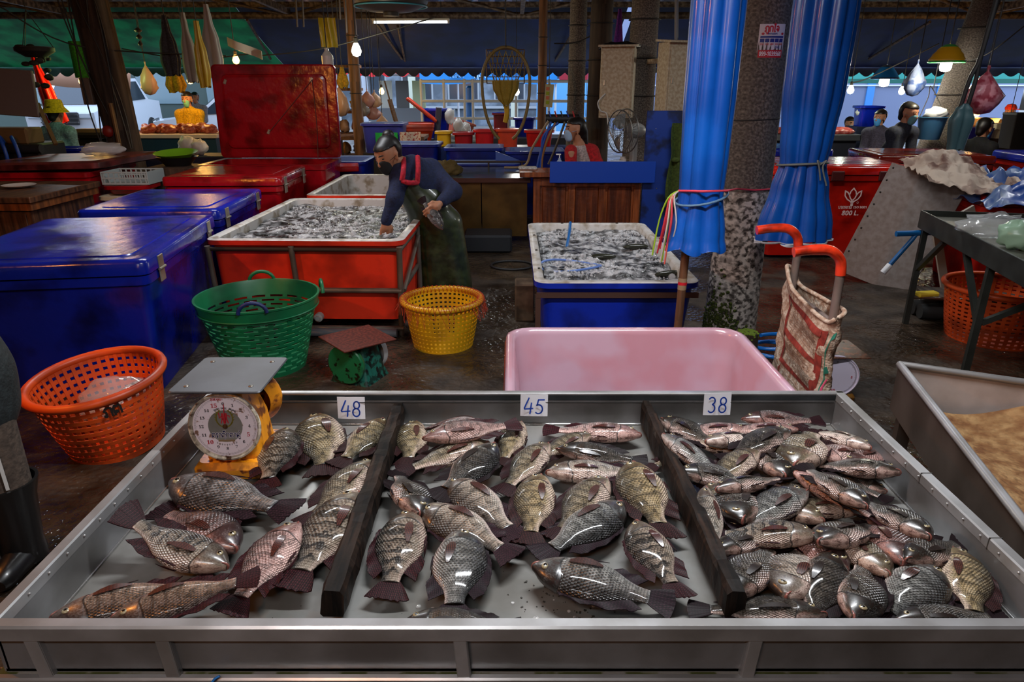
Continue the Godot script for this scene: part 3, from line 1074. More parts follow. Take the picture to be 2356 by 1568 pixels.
func fish_proto(kind: String, shape: int) -> Node3D:
	var key := "%s%d" % [kind, shape]
	if fish_protos.has(key): return fish_protos[key]
	var g := fish_shape(shape)
	var r := Node3D.new()
	r.name = "tilapia"
	var K: Array = KINDS[kind]
	var fc := Color8(K[4][0], K[4][1], K[4][2])
	var fm := mat("fish_fin_" + kind, fc.lerp(Color(0.26, 0.1, 0.15), 0.35), 0.55, 0.0, ray_tex(), 6.0)
	var pf := mat("fish_pectoral_" + kind, fc.lerp(rgb(132, 62, 40), 0.6) if kind != "dark" else rgb(58, 42, 36), 0.35, 0.0, ray_tex(), 6.0, null, 0.5, 0.6)
	fm.metallic_specular = 0.25
	put("body", g.body, fish_mat(kind), r)
	put("tail_fin", g.tail, fm, r)
	put("dorsal_fin", g.dorsal, fm, r)
	put("anal_fin", g.anal, fm, r)
	for sd in [1, -1]:
		put("pectoral_fin", g["pectoral%d" % sd], pf, r)
		put("pelvic_fin", g["pelvic%d" % sd], fm, r)
		var e := put("eye", g.eye, mat("fish_eye_ring", rgb(132, 120, 92), 0.2, 0, null, 1, null, 0.5, 0.6), r)
		e.position = fish_point(shape, Vector3(0.405, sd * prof(THS, 0.125) * 0.93, -0.032))
		e.rotation_degrees.x = 0 if sd > 0 else 180
		put("pupil", g.pupil, mat("fish_pupil", rgb(8, 8, 9), 0.08, 0, null, 1, null, 0.5, 1.0), e)
	put("mouth", g.mouth, mat("fish_lips", rgb(120, 70, 62) if kind != "dark" else rgb(70, 45, 42), 0.3, 0, null, 1, null, 0.5, 0.7), r)
	for sd in []: put("gill_edge", g["gill%d" % sd], mat("fish_gill_" + kind, Color8(K[0][0], K[0][1], K[0][2]).lerp(rgb(120, 60, 55), 0.4), 0.3, 0, null, 1, null, 0.5, 0.7), r)
	fish_protos[key] = r
	return r

const FISH := [
	["bars", 0, Vector3(-0.651, 0.693, -1.742), Vector3(-0.612, 0.678, -1.443), -1, 1.24, 10, "stout grey fish with dark bars leaning against the yellow scale"],
	["gold", 0, Vector3(-0.584, 0.678, -1.859), Vector3(-0.480, 0.678, -1.508), 1, 1.30, 0, "golden brown fish nose up below the price card 48"],
	["gold", 0, Vector3(-0.382, 0.683, -1.826), Vector3(-0.462, 0.678, -1.554), -1, 1.18, 0, "olive golden fish beside the top of the left wooden divider, price 48 bin"],
	["silver", 0, Vector3(-0.849, 0.693, -1.468), Vector3(-0.496, 0.678, -1.361), 1, 1.24, 0, "long silver grey fish with coarse scales lying just below the yellow scale"],
	["red", 0, Vector3(-0.594, 0.683, -1.222), Vector3(-0.855, 0.678, -1.396), 1, 1.24, 0, "dark reddish fish between the coarse scaled silver fish and the barred one"],
	["bars", 1, Vector3(-0.591, 0.683, -1.165), Vector3(-0.865, 0.708, -1.249), 1, 1.14, 0, "grey barred fish with its tail curled up against the left tray wall"],
	["pink", 0, Vector3(-0.865, 0.683, -1.017), Vector3(-0.594, 0.678, -1.134), 1, 0.99, 0, "pinkish brown fish in the front left corner of the tray"],
	["pink", 0, Vector3(-0.737, 0.698, -0.999), Vector3(-0.475, 0.733, -1.083), 1, 0.99, 0, "fish at the front rim whose fanned tail lies on the big pink fish"],
	["rose", 0, Vector3(-0.478, 0.698, -1.290), Vector3(-0.546, 0.683, -1.015), 1, 1.18, 0, "big rose pink fish with a dark red pectoral fin, price 48 bin"],
	["bars", 2, Vector3(-0.376, 0.678, -1.441), Vector3(-0.441, 0.673, -1.079), 1, 1.24, 0, "brown fish with a wide dark red tail left of the left divider"],
	["olive", 0, Vector3(-0.360, 0.683, -1.585), Vector3(-0.485, 0.678, -1.300), 1, 1.12, 0, "spotted olive fish with pale belly alongside the left divider"],
	["rose", 1, Vector3(-0.050, 0.708, -1.735), Vector3(-0.313, 0.698, -1.808), -1, 0.87, 25, "pink bellied fish highest in the heap at the back, tail towards left divider"],
	["rose", 0, Vector3(-0.238, 0.733, -1.623), Vector3(0.037, 0.723, -1.732), -1, 0.77, 20, "pink bellied fish facing left on top of the back heap, price 45 bin"],
	["gold", 0, Vector3(-0.285, 0.678, -1.819), Vector3(-0.281, 0.678, -1.565), 1, 1.24, 0, "tan fish squeezed against the upper end of the left divider"],
	["gold", 0, Vector3(0.028, 0.688, -1.800), Vector3(-0.034, 0.673, -1.574), 1, 1.12, 0, "tan fish standing nose up below the price card 45"],
	["olive", 0, Vector3(-0.065, 0.693, -1.671), Vector3(-0.311, 0.678, -1.537), 1, 0.99, 5, "olive fish with pink gill cover pointing right, price 45 bin"],
	["dark", 0, Vector3(-0.044, 0.718, -1.616), Vector3(-0.189, 0.688, -1.388), -1, 1.24, 0, "very dark fish lying across the middle bin heap, head at upper right"],
	["dark", 0, Vector3(-0.213, 0.693, -1.335), Vector3(-0.304, 0.678, -1.563), 1, 1.36, -15, "dark fish seen head on with a white cheek beside the left divider"],
	["pale", 0, Vector3(-0.151, 0.688, -1.492), Vector3(0.025, 0.678, -1.253), 1, 1.18, 0, "pale grey fish with pinkish scales, nose at upper left, middle bin"],
	["pale", 2, Vector3(-0.210, 0.683, -1.378), Vector3(0.028, 0.678, -1.194), 1, 1.18, 0, "pale fish with small visible eye and dark purple tail, middle bin"],
	["olive", 0, Vector3(0.101, 0.693, -1.661), Vector3(-0.036, 0.678, -1.433), 1, 1.12, 0, "olive spotted fish below the price card 45 heap"],
	["gold", 0, Vector3(0.073, 0.688, -1.508), Vector3(0.032, 0.678, -1.229), 1, 1.18, 0, "tan fish with a red brown pectoral fin in the centre of the middle bin"],
	["olive", 0, Vector3(0.239, 0.688, -1.492), Vector3(0.082, 0.678, -1.247), 1, 1.18, 0, "olive brown fish with bright red pectoral fin, middle bin"],
	["slate", 0, Vector3(0.264, 0.683, -1.392), Vector3(0.046, 0.673, -1.192), -1, 1.22, 0, "blue grey fish with dotted scales and black edged back, middle bin"],
	["olive", 0, Vector3(0.229, 0.683, -1.734), Vector3(0.034, 0.673, -1.603), 1, 0.93, 10, "brown fish with yellow lips under the back row, middle bin"],
	["rose", 0, Vector3(0.368, 0.683, -1.734), Vector3(0.077, 0.678, -1.786), 1, 0.93, 0, "pink fish along the back wall touching the right divider"],
	["dark", 0, Vector3(0.121, 0.693, -1.637), Vector3(0.375, 0.678, -1.589), -1, 0.77, 30, "dark narrow fish seen from its back, tail to the right divider"],
	["pale", 0, Vector3(0.089, 0.688, -1.525), Vector3(0.369, 0.678, -1.546), -1, 0.99, 0, "pale spotted fish facing left with peach coloured jaw"],
	["gold", 0, Vector3(0.317, 0.683, -1.576), Vector3(0.339, 0.678, -1.253), 1, 1.24, 0, "light golden scaled fish close to the right divider, nose up"],
	["bars", 0, Vector3(0.281, 0.688, -1.312), Vector3(0.330, 0.678, -1.066), 1, 1.24, 0, "grey banded fish with gaping mouth beside the right divider"],
	["slate", 2, Vector3(0.043, 0.693, -1.153), Vector3(0.330, 0.683, -1.054), 1, 1.18, 0, "big grey fish with red lips lying alone at the front of the middle bin"],
	["bars", 0, Vector3(-0.233, 0.678, -1.364), Vector3(-0.255, 0.668, -1.071), 1, 1.24, 0, "brown fish with spread fins and purple tail right of the left divider"],
	["slate", 0, Vector3(-0.117, 0.683, -1.284), Vector3(-0.108, 0.678, -0.996), -1, 1.30, 0, "large dark backed fish with dotted scales at the front of the middle bin"],
	["dark", 0, Vector3(-0.201, 0.688, -1.001), Vector3(0.033, 0.673, -1.004), -1, 0.99, 0, "dark fish mostly hidden behind the front rim, middle bin"],
	["dark", 0, Vector3(0.594, 0.683, -1.028), Vector3(0.331, 0.660, -1.072), 1, 0.83, 0, "dark fish at the front rim whose tail slips under the right divider"],
	["dark", 0, Vector3(0.443, 0.688, -1.822), Vector3(0.608, 0.673, -1.656), -1, 1.31, 0, "small black fish at the upper end of the right divider"],
	["rose", 0, Vector3(0.674, 0.698, -1.733), Vector3(0.442, 0.673, -1.771), 1, 0.97, 0, "pink bellied fish below the price card 38"],
	["red", 0, Vector3(0.682, 0.693, -1.813), Vector3(0.936, 0.688, -1.811), -1, 0.86, 15, "reddish headed fish along the back wall, right bin"],
	["rose", 0, Vector3(0.799, 0.718, -1.700), Vector3(0.570, 0.688, -1.750), 1, 0.83, 0, "small pink fish on top of the reddish headed one at the back"],
	["pale", 0, Vector3(0.948, 0.723, -1.589), Vector3(0.835, 0.678, -1.793), 1, 1.03, -10, "fish with yellow chin and white belly near the right back corner"],
	["slate", 2, Vector3(0.405, 0.738, -1.633), Vector3(0.554, 0.688, -1.454), -1, 1.10, -10, "silver dotted fish curving down beside the right divider"],
	["pale", 0, Vector3(0.523, 0.718, -1.631), Vector3(0.741, 0.688, -1.717), -1, 1.10, -15, "white bellied fish facing left below the pink one, right bin"],
	["dark", 0, Vector3(0.758, 0.738, -1.657), Vector3(0.530, 0.708, -1.543), 1, 1.17, 0, "long black olive fish pointing to the upper right, back of right bin"],
	["olive", 0, Vector3(0.653, 0.718, -1.584), Vector3(0.459, 0.678, -1.453), 1, 1.17, 0, "olive fish tucked under the long black one, right bin"],
	["olive", 0, Vector3(0.712, 0.718, -1.505), Vector3(0.873, 0.698, -1.754), -1, 1.52, 0, "olive fish with its head hanging down, back of right bin"],
	["rose", 0, Vector3(0.800, 0.703, -1.574), Vector3(1.024, 0.678, -1.644), -1, 1.24, 0, "pink cheeked fish facing left near the right tray wall"],
	["dark", 0, Vector3(0.681, 0.708, -1.472), Vector3(0.692, 0.678, -1.706), 1, 1.52, 0, "small black glossy fish in the middle of the right bin's back half"],
	["red", 0, Vector3(0.869, 0.698, -1.543), Vector3(1.056, 0.673, -1.683), -1, 1.31, 0, "dark red fish resting near the right tray wall"],
	["dark", 0, Vector3(0.961, 0.723, -1.468), Vector3(0.760, 0.683, -1.583), 1, 1.24, -10, "black fish with a yellow lip touching the right tray wall"],
	["dark", 0, Vector3(0.416, 0.713, -1.488), Vector3(0.649, 0.678, -1.496), -1, 0.97, 15, "blue black narrow fish next to the right divider"],
	["dark", 0, Vector3(0.478, 0.733, -1.375), Vector3(0.696, 0.708, -1.472), -1, 0.99, -20, "black backed fish with a long white belly facing left"],
	["dark", 0, Vector3(0.762, 0.773, -1.246), Vector3(0.711, 0.743, -1.484), 1, 1.03, 0, "large glossy black fish lying on top of the right bin's heap"],
	["rose", 0, Vector3(0.687, 0.738, -1.443), Vector3(0.843, 0.698, -1.269), -1, 1.03, -15, "pink bellied fish under the glossy black top fish"],
	["dark", 0, Vector3(0.877, 0.733, -1.194), Vector3(0.831, 0.688, -1.423), 1, 1.17, 0, "black fish with pink mouth sliding down along the right tray wall"],
	["pale", 0, Vector3(0.460, 0.723, -1.401), Vector3(0.434, 0.673, -1.170), 1, 0.86, 15, "purple headed fish standing upright against the right divider"],
	["olive", 0, Vector3(0.494, 0.693, -1.464), Vector3(0.514, 0.673, -1.230), 1, 1.24, 0, "olive fish behind the purple headed one, right bin"],
	["dark", 0, Vector3(0.512, 0.713, -1.280), Vector3(0.559, 0.678, -1.510), -1, 1.59, 0, "dark round headed fish facing down, middle of right bin"],
	["slate", 0, Vector3(0.693, 0.728, -1.375), Vector3(0.478, 0.688, -1.283), 1, 1.31, 0, "grey scaled fish pointing right in the middle of the right bin"],
	["olive", 0, Vector3(0.813, 0.708, -1.334), Vector3(0.584, 0.678, -1.384), 1, 0.97, 0, "olive fish lying level under the pink bellied one"],
	["olive", 0, Vector3(0.701, 0.703, -1.294), Vector3(0.556, 0.673, -1.477), 1, 1.17, 0, "small olive fish half covered in the centre of the right bin"],
	["bars", 0, Vector3(0.649, 0.723, -1.214), Vector3(0.427, 0.678, -1.286), 1, 1.17, 0, "large brown scaled fish lying level across the right bin"],
	["dark", 0, Vector3(0.638, 0.728, -1.186), Vector3(0.838, 0.688, -1.308), -1, 1.38, -15, "dark fish with white belly and yellow jaw, right bin"],
	["red", 0, Vector3(0.798, 0.708, -1.145), Vector3(0.842, 0.678, -1.375), 1, 1.38, 0, "reddish fish facing down right near the right tray wall"],
	["dark", 0, Vector3(0.428, 0.698, -1.194), Vector3(0.635, 0.673, -1.304), -1, 0.90, 0, "small dark fish facing left at the right divider"],
	["dark", 0, Vector3(0.416, 0.698, -1.056), Vector3(0.586, 0.683, -1.255), -1, 1.13, 0, "broad dark fish with pink belly at the front of the right bin"],
	["pale", 0, Vector3(0.529, 0.693, -1.061), Vector3(0.651, 0.673, -1.262), -1, 1.59, 0, "white bellied fish with a large visible eye facing the front rim"],
	["red", 0, Vector3(0.688, 0.688, -1.146), Vector3(0.600, 0.673, -1.363), 1, 1.38, 0, "dark red fish half hidden behind the upright black one, right bin"],
	["dark", 0, Vector3(0.667, 0.703, -1.182), Vector3(0.540, 0.673, -0.986), -1, 1.31, 0, "black fish standing nose up at the front of the right bin"],
	["dark", 0, Vector3(0.631, 0.698, -0.999), Vector3(0.754, 0.683, -1.202), 1, 1.31, 0, "dark olive fish with orange chin at the front rim"],
	["olive", 0, Vector3(0.760, 0.698, -1.120), Vector3(0.709, 0.673, -1.349), 1, 1.24, 0, "brown fish with visible eye beside the dark olive one"],
	["slate", 0, Vector3(0.868, 0.693, -1.150), Vector3(0.683, 0.673, -1.006), -1, 1.52, 0, "silver flanked fish near the front right of the right bin"],
	["dark", 0, Vector3(0.800, 0.718, -1.143), Vector3(1.004, 0.678, -1.256), -1, 1.03, 10, "black fish with an open red mouth, right bin"],
	["gold", 0, Vector3(0.946, 0.688, -1.216), Vector3(0.870, 0.673, -0.994), -1, 1.38, 0, "golden fish with dark bars in the front right corner of the tray"],
	["dark", 0, Vector3(0.721, 0.678, -1.018), Vector3(0.955, 0.673, -1.034), -1, 0.83, 10, "dark fish lying level behind the front rim at right"],
	["olive", 0, Vector3(0.502, 0.678, -1.644), Vector3(0.353, 0.673, -1.564), -1, 1.24, 0, "olive fish buried beside the right divider under the dotted one"],
	["dark", 0, Vector3(0.822, 0.678, -1.543), Vector3(0.926, 0.673, -1.409), -1, 1.24, 0, "dark fish buried below the black fish with yellow lip"],
	["dark", 0, Vector3(0.928, 0.678, -1.452), Vector3(0.799, 0.673, -1.563), 1, 1.24, 0, "dark fish buried beside the right tray wall under the heap"],
	["olive", 0, Vector3(0.585, 0.673, -1.422), Vector3(0.448, 0.673, -1.321), 1, 1.24, 0, "brown fish buried under the round headed one"],
	["dark", 0, Vector3(0.585, 0.673, -1.224), Vector3(0.453, 0.673, -1.331), 1, 1.24, 0, "black fish buried under the large brown scaled one"],
	["dark", 0, Vector3(0.885, 0.673, -1.238), Vector3(0.854, 0.673, -1.406), 1, 1.24, 0, "black fish buried under the one with the pink mouth"],
	["dark", 0, Vector3(0.865, 0.678, -1.744), Vector3(0.987, 0.673, -1.625), -1, 1.24, 0, "dark fish buried under the white bellied fish in the back corner"],
	["olive", 0, Vector3(0.622, 0.678, -1.644), Vector3(0.484, 0.673, -1.745), 1, 1.24, 0, "olive fish buried under the back rows below price card 38"],
	["dark", 0, Vector3(0.777, 0.678, -1.452), Vector3(0.620, 0.673, -1.519), 1, 1.24, 0, "dark fish buried in the heart of the right bin's heap"],
]

func fishes() -> void:
	for f in FISH:
		var r: Node3D = fish_proto(f[0], f[1]).duplicate()
		r.name = numbered("tilapia")
		add_child(r)
		var a: Vector3 = f[2]; var b: Vector3 = f[3]
		tag(r, f[7], "fish", "tilapia laid out on the steel table")
		var x := (a - b)
		var l := x.length()
		x = x.normalized()
		var z := x.cross(Vector3.UP).normalized()
		var y := z.cross(x)
		var bs := Basis(x, y, z) * Basis(Vector3.RIGHT, deg_to_rad(f[6] * f[4]))
		if f[4] < 0: bs = bs * Basis(Vector3.RIGHT, PI)
		r.transform = Transform3D(bs * Basis.from_scale(Vector3(l, l * lerpf(f[5], 1.0, 0.5), l * f[5])), (a + b) * 0.5)
	for k in fish_protos: fish_protos[k].free()

# a moulded lattice basket, base at the origin: rim, wall lattice, base
func basket(t: Node3D, r0: float, r1: float, h: float, m: Material, ribs: int, rings: int, rim_r: float, solid := 0.1, sx := 1.0) -> void:
	var s = st0()
	var pts = []
	for i in 48:
		var a = TAU * i / 48
		pts.append(Vector3(cos(a) * r1 * sx, h, sin(a) * r1))
	tube(s, pts, rim_r, 10, false, true)
	obj("rim", s, m, t)
	s = st0()
	var rad = func(v: float) -> float: return lerpf(r0, r1 - rim_r * 0.4, pow(v, 0.85))
	var th = 0.006
	for j in rings + 1:
		var v = float(j) / rings
		var hw = h / rings * (0.26 if j > 0 else 0.4)
		var y = v * (h - rim_r)
		var a0: float = rad.call(clampf(v - hw / h, 0, 1)); var a1: float = rad.call(clampf(v + hw / h, 0, 1))
		lathe(s, [[a0, y - hw], [a1, y + hw], [a1 - th, y + hw], [a0 - th, y - hw], [a0, y - hw]], 48, Vector3.ZERO, Basis(), sx)
	for i in ribs:
		var a = TAU * i / ribs
		var d = Vector3(cos(a) * sx, 0, sin(a))
		for j in 4:
			var q0: float = rad.call(j / 4.0); var q1: float = rad.call((j + 1) / 4.0)
			bar(s, d * (q0 - th * 0.5) + Vector3(0, h * j / 4.0, 0), d * (q1 - th * 0.5) + Vector3(0, h * (j + 1) / 4.0 , 0), TAU * r1 / ribs * 0.42, th, d)
	obj("lattice_wall", s, m, t)
	s = st0()
	lathe(s, [[0.001, 0.0], [r0, 0.0], [r0, 0.012], [0.001, 0.012]], 32, Vector3.ZERO, Basis(), sx)
	obj("base", s, m, t)

func dial_scale(t: Node3D, body: Material, plate: Material, w: float, plate_turn: float) -> void:
	var s = st0()
	rrloft(s, [[w * 0.95, w * 1.05, 0.02, 0.0], [w * 0.95, w * 1.05, 0.02, 0.025], [w * 0.85, w * 0.9, 0.02, 0.04]])
	obj("base", s, body, t)
	s = st0()
	rrloft(s, [[w * 0.7, w * 0.72, 0.02, 0.035], [w * 0.62, w * 0.66, 0.02, 0.13], [w * 0.4, w * 0.6, 0.02, 0.2], [w * 0.36, w * 0.56, 0.02, 0.232]])
	obj("housing", s, body, t)
	s = st0()
	for p in [[-0.3, -0.3], [0.3, -0.3], [-0.3, 0.3], [0.3, 0.3]]: pass
	lathe(s, [[0.03, 0.225], [0.03, 0.25]], 10, Vector3.ZERO, Basis(), 1, 1, true)
	obj("stem", s, body, t)
	var pn = Node3D.new()
	pn.name = "weighing_plate"
	t.add_child(pn)
	pn.position.y = 0.25
	pn.rotation.y = plate_turn
	s = st0()
	rrloft(s, [[w * 1.12, w * 1.12, 0.012, 0.0], [w * 1.14, w * 1.14, 0.012, 0.003], [w * 1.12, w * 1.12, 0.012, 0.006]])
	obj("plate", s, plate, pn)
	for p in [[-1, -1], [1, -1], [-1, 1], [1, 1]]:
		s = st0()
		ball(s, Vector3(p[0] * w * 0.4, 0.006, p[1] * w * 0.4), Vector3(0.007, 0.003, 0.007), 8, 4)
		obj("bolt", s, mats.bolt, pn)

func numbers_dial(d: Node3D, r: float, numerals: Array, size: float, z: float) -> void:
	var s = st0()
	var red = st0()
	for k in numerals.size():
		var a = deg_to_rad(90.0 - 360.0 * k / numerals.size())
		var big: bool = numerals[k] in ["5", "10", "15", "20", "25"]
		write(red if big else s, numerals[k], size * (1.35 if big else 1.0), Transform3D(Basis(), Vector3(cos(a) * r * 0.74, sin(a) * r * 0.74, z)), true)
	put("numerals", s.commit(), mats.ink_black, d)
	put("red_numerals", red.commit(), mats.ink_red, d)
	s = st0()
	var n: int = numerals.size() * 10
	for i in n:
		var a = TAU * i / n
		var q = r * (0.86 if i % 10 == 0 else 0.9)
		stroke(s, [Vector2(cos(a) * q, sin(a) * q), Vector2(cos(a) * r * 0.96, sin(a) * r * 0.96)], r * 0.008, Transform3D(Basis(), Vector3(0, 0, z)))
	obj("tick_marks", s, mats.ink_black, d)

func near_things() -> void:
	var s: SurfaceTool
	# --- yellow spring scale standing in the tray
	var ym = mat("scale_yellow", rgb(222, 140, 18), 0.42, 0.0, noise("yellow_rust", 0.011, rgb(92, 48, 22), Color.WHITE, FastNoiseLite.TYPE_SIMPLEX_SMOOTH, 6, 512, 0.3, 0.46), 3.0, tex.bumpy, 0.3, 0.2)
	var t = thing("spring_scale", "rusty yellow spring scale with white dial standing in the left bin", "scale", Vector3(-0.745, 0.648, -1.665), deg_to_rad(2))
	dial_scale(t, ym, metal("scale_plate", rgb(72, 74, 80), 0.45, 0.4), 0.205, deg_to_rad(-2))
	var d = Node3D.new()
	d.name = "dial"
	t.add_child(d)
	d.position = Vector3(0.0, 0.145, 0.085)
	d.rotation_degrees.x = -6
	s = st0()
	lathe(s, [[0.07, -0.03], [0.088, -0.004], [0.0925, 0.004], [0.0925, 0.010], [0.088, 0.012], [0.083, 0.006], [0.083, 0.002]], 48, Vector3.ZERO, rot(90, 0, 0))
	obj("rim", s, mat("scale_rim", rgb(212, 204, 184), 0.35, 0, noise("rim_rust", 0.02, rgb(70, 42, 26), Color.WHITE, FastNoiseLite.TYPE_SIMPLEX_SMOOTH, 5, 256, 0.3, 0.42), 5.0, null, 0.5, 0.4), d)
	s = st0()
	lathe(s, [[0.084, 0.0], [0.084, 0.003], [0.0005, 0.003]], 48, Vector3.ZERO, rot(90, 0, 0))
	obj("face", s, mat("dial_face", rgb(232, 222, 232), 0.4, 0, noise("dial_stain", 0.02, rgb(150, 116, 96), Color.WHITE, FastNoiseLite.TYPE_SIMPLEX_SMOOTH, 5, 256, 0.14, 0.26), 5.0), d)
	var nums = []
	for i in 16: nums.append(str(i))
	numbers_dial(d, 0.083, nums, 0.0115, 0.0034)
	s = st0()
	lathe(s, [[0.044, 0.0032], [0.0005, 0.0034]], 32, Vector3.ZERO, rot(90, 0, 0))
	obj("centre_disc", s, metal("dial_grey", rgb(150, 150, 146), 0.4, 0.3), d)
	s = st0()
	write(s, "KILOG", 0.0085, Transform3D(Basis(), Vector3(-0.016, 0.0735, 0.0036)), true)
	put("lettering", s.commit(), mats.ink_red, d)
	s = st0()
	var word = "TWIN DOLL BRAND"
	for i in word.length():
		var a = deg_to_rad(118.0 - i * 4.6)
		write(s, word[i], 0.0068, Transform3D(Basis(Vector3(0, 0, 1), a - PI * 0.5), Vector3(cos(a) * 0.0495, sin(a) * 0.0495, 0.0036)), true)
	put("lettering", s.commit(), mats.ink_black, d)
	s = st0()
	thai_line(s, ["to", "ro", "aa", "to", "-u", "-tri", "ko", "to", "aa", "kho", "-uu", "-ek"], 0.0125, 0.0032, Transform3D(Basis(), Vector3(0, -0.024, 0.0038)))
	obj("lettering", s, mat("ink_white", rgb(235, 232, 235), 0.6), d)
	s = st0()
	thai_line(s, ["to", "ro", "aa", "to", "-u", "-tri", "ko", "to", "aa", "kho", "-uu", "-ek"], 0.0125, 0.0018, Transform3D(Basis(), Vector3(0, -0.024, 0.0042)))
	obj("lettering", s, mat("ink_navy", rgb(28, 28, 84), 0.6), d)
	s = st0()
	for e in [-1, 1]:  # the two red figures of the emblem
		for q in arc2(e * 0.0055, 0.0335, 0.0028, 0.0028, 0, 360, 6).slice(0, 1): ball(s, Vector3(e * 0.0045, 0.034, 0.0034), Vector3(0.003, 0.003, 0.0006), 8, 4)
		stroke(s, [Vector2(e * 0.0045, 0.031), Vector2(e * 0.0045, 0.02)], 0.006, Transform3D(Basis(), Vector3(0, 0, 0.0037)))
		stroke(s, [Vector2(e * 0.0055, 0.021), Vector2(e * 0.009, 0.009)], 0.0028, Transform3D(Basis(), Vector3(0, 0, 0.0037)))
		stroke(s, [Vector2(e * 0.0035, 0.021), Vector2(e * 0.002, 0.009)], 0.0028, Transform3D(Basis(), Vector3(0, 0, 0.0037)))
		stroke(s, [Vector2(e * 0.006, 0.029), Vector2(e * 0.012, 0.026 + e * 0.003), Vector2(e * 0.0135, 0.031 - e * 0.006)], 0.0024, Transform3D(Basis(), Vector3(0, 0, 0.0037)))
	obj("emblem", s, mats.ink_red, d, "red emblem of two small figures")
	s = st0()
	for e in [-1, 1]:
		stroke(s, arc2(0, 0.022, e * 0.021, 0.024, 62, -72, 12), 0.0035, Transform3D(Basis(), Vector3(0, 0, 0.0036)))
		for i in 7:
			var a = deg_to_rad(55.0 - i * 18.0)
			stroke(s, [Vector2(e * cos(a) * 0.021, 0.022 + sin(a) * 0.024), Vector2(e * cos(a) * 0.0255, 0.026 + sin(a) * 0.026)], 0.002, Transform3D(Basis(), Vector3(0, 0, 0.0036)))
	obj("wreath", s, mat("ink_olive", rgb(122, 112, 30), 0.6), d)
	s = st0()
	stroke(s, [Vector2(-0.02, -0.0395), Vector2(0.02, -0.0395)], 0.005, Transform3D(Basis(), Vector3(0, 0, 0.0038)))
	obj("name_strip", s, mat("ink_tan", rgb(136, 112, 80), 0.6), d)
	s = st0()
	for i in 9:
		var a = deg_to_rad(-62.0 - i * 7.0)
		for k in 2: stroke(s, [Vector2(cos(a) * 0.052 - 0.0016, sin(a) * 0.052 + k * 0.0022), Vector2(cos(a) * 0.052 + 0.0016, sin(a) * 0.052 + k * 0.0022)], 0.0006, Transform3D(Basis(), Vector3(0, 0, 0.0036)))
		stroke(s, [Vector2(cos(a) * 0.052, sin(a) * 0.052 - 0.002), Vector2(cos(a) * 0.052, sin(a) * 0.052 + 0.003)], 0.0006, Transform3D(Basis(), Vector3(0, 0, 0.0036)))
	obj("small_print", s, mats.ink_black, d)
	lathe_o("hub", mat("hub", rgb(92, 62, 34), 0.5, 0.5), d, [[0.0065, 0.0], [0.0065, 0.006], [0.004, 0.009], [0.0005, 0.0095]], 14, Vector3.ZERO, rot(90, 0, 0))
	s = st0(); stroke(s, [Vector2(0, 0.0), Vector2(0.002, 0.06)], 0.0022, Transform3D(Basis(), Vector3(0, 0, 0.0055))); obj("needle", s, mats.ink_red, d)
	s = st0()
	lathe(s, [[0.07, -0.03], [0.088, -0.004], [0.0925, 0.004], [0.0925, 0.010], [0.0005, 0.012]], 36, Vector3(0, 0.145, -0.095), rot(-84, 0, 0))
	obj("rear_dial", s, ym, t)
	# --- orange basket with a bag of fish
	var om = mats.basket_orange
	t = thing("orange_basket", "round orange lattice basket holding a bag of fish on the wet floor", "basket", Vector3(-1.9, 0, -2.92))
	t.rotation_degrees = Vector3(4, 20, 5)
	t.position.y = 0.02
	basket(t, 0.205, 0.285, 0.34, om, 44, 9, 0.02)
	s = st0()
	thai_line(s, ["thu", "to"], 0.045, 0.009, Transform3D(Basis(), Vector3(0.0, 0.285, 0.004)))
	var wm = put("marker_letters", wrapped(s, 0.276), mat("marker_black", rgb(26, 20, 18), 0.6), t)
	wm.rotation_degrees.y = 20
	t = thing("plastic_bag", "clear plastic bag of silvery fish lying inside the orange basket", "bag", Vector3(-1.86, 0.12, -2.92))
	s = st0()
	lump(s, Vector3(0, 0.09, 0), Vector3(0.17, 0.13, 0.13), 22, 14, 0.12, 5)
	obj("film", s, mats.clear_film, t)
	for k in 3:
		s = st0()
		ball(s, Vector3(-0.04 + k * 0.045, 0.06 + k * 0.03, 0.02 - k * 0.02), Vector3(0.13, 0.045, 0.055), 16, 10, rot(0, 20 + k * 30, 10))
		obj("fish_body", s, mat("bagged_fish", rgb(190, 182, 176), 0.25, 0.2, noise("fishblotch", 0.02, Color(0.12, 0.12, 0.12), Color.WHITE, FastNoiseLite.TYPE_SIMPLEX_SMOOTH, 4, 256, 0.35, 0.6), 6.0), t)
	# --- green basket with loop handles
	var gm = plastic("basket_green", rgb(14, 116, 72), 0.38, 0.4)
	t = thing("green_basket", "large green slotted basket with loop handles beside the orange tank", "basket", Vector3(-1.515, 0, -3.9))
	var s2 = st0()
	lathe(s2, [[0.325, 0.36], [0.338, 0.37], [0.352, 0.44], [0.358, 0.445], [0.358, 0.455], [0.346, 0.455], [0.34, 0.44], [0.318, 0.36]], 48)
	obj("upper_band", s2, gm, t)
	s = st0()
	for j in 13:
		var y0 = 0.018 + j * 0.0265
		var r0 = lerpf(0.235, 0.324, y0 / 0.36)
		var ph = 0.5 * (j % 2)
		lathe(s, [[r0, y0 - 0.004], [r0 + 0.003, y0 + 0.011], [r0 - 0.005, y0 + 0.011], [r0 - 0.008, y0 - 0.004]], 48)
		for i in 18:
			var a = TAU * (i + ph) / 18
			var dd = Vector3(cos(a), 0, sin(a))
			bar(s, dd * (r0 - 0.003) + Vector3(0, y0 + 0.006, 0), dd * (r0 + 0.003) + Vector3(0, y0 + 0.028, 0), 0.03, 0.007, dd)
	obj("slotted_wall", s, gm, t)
	lathe_o("base", gm, t, [[0.001, 0.0], [0.236, 0.0], [0.24, 0.02], [0.001, 0.012]], 40)
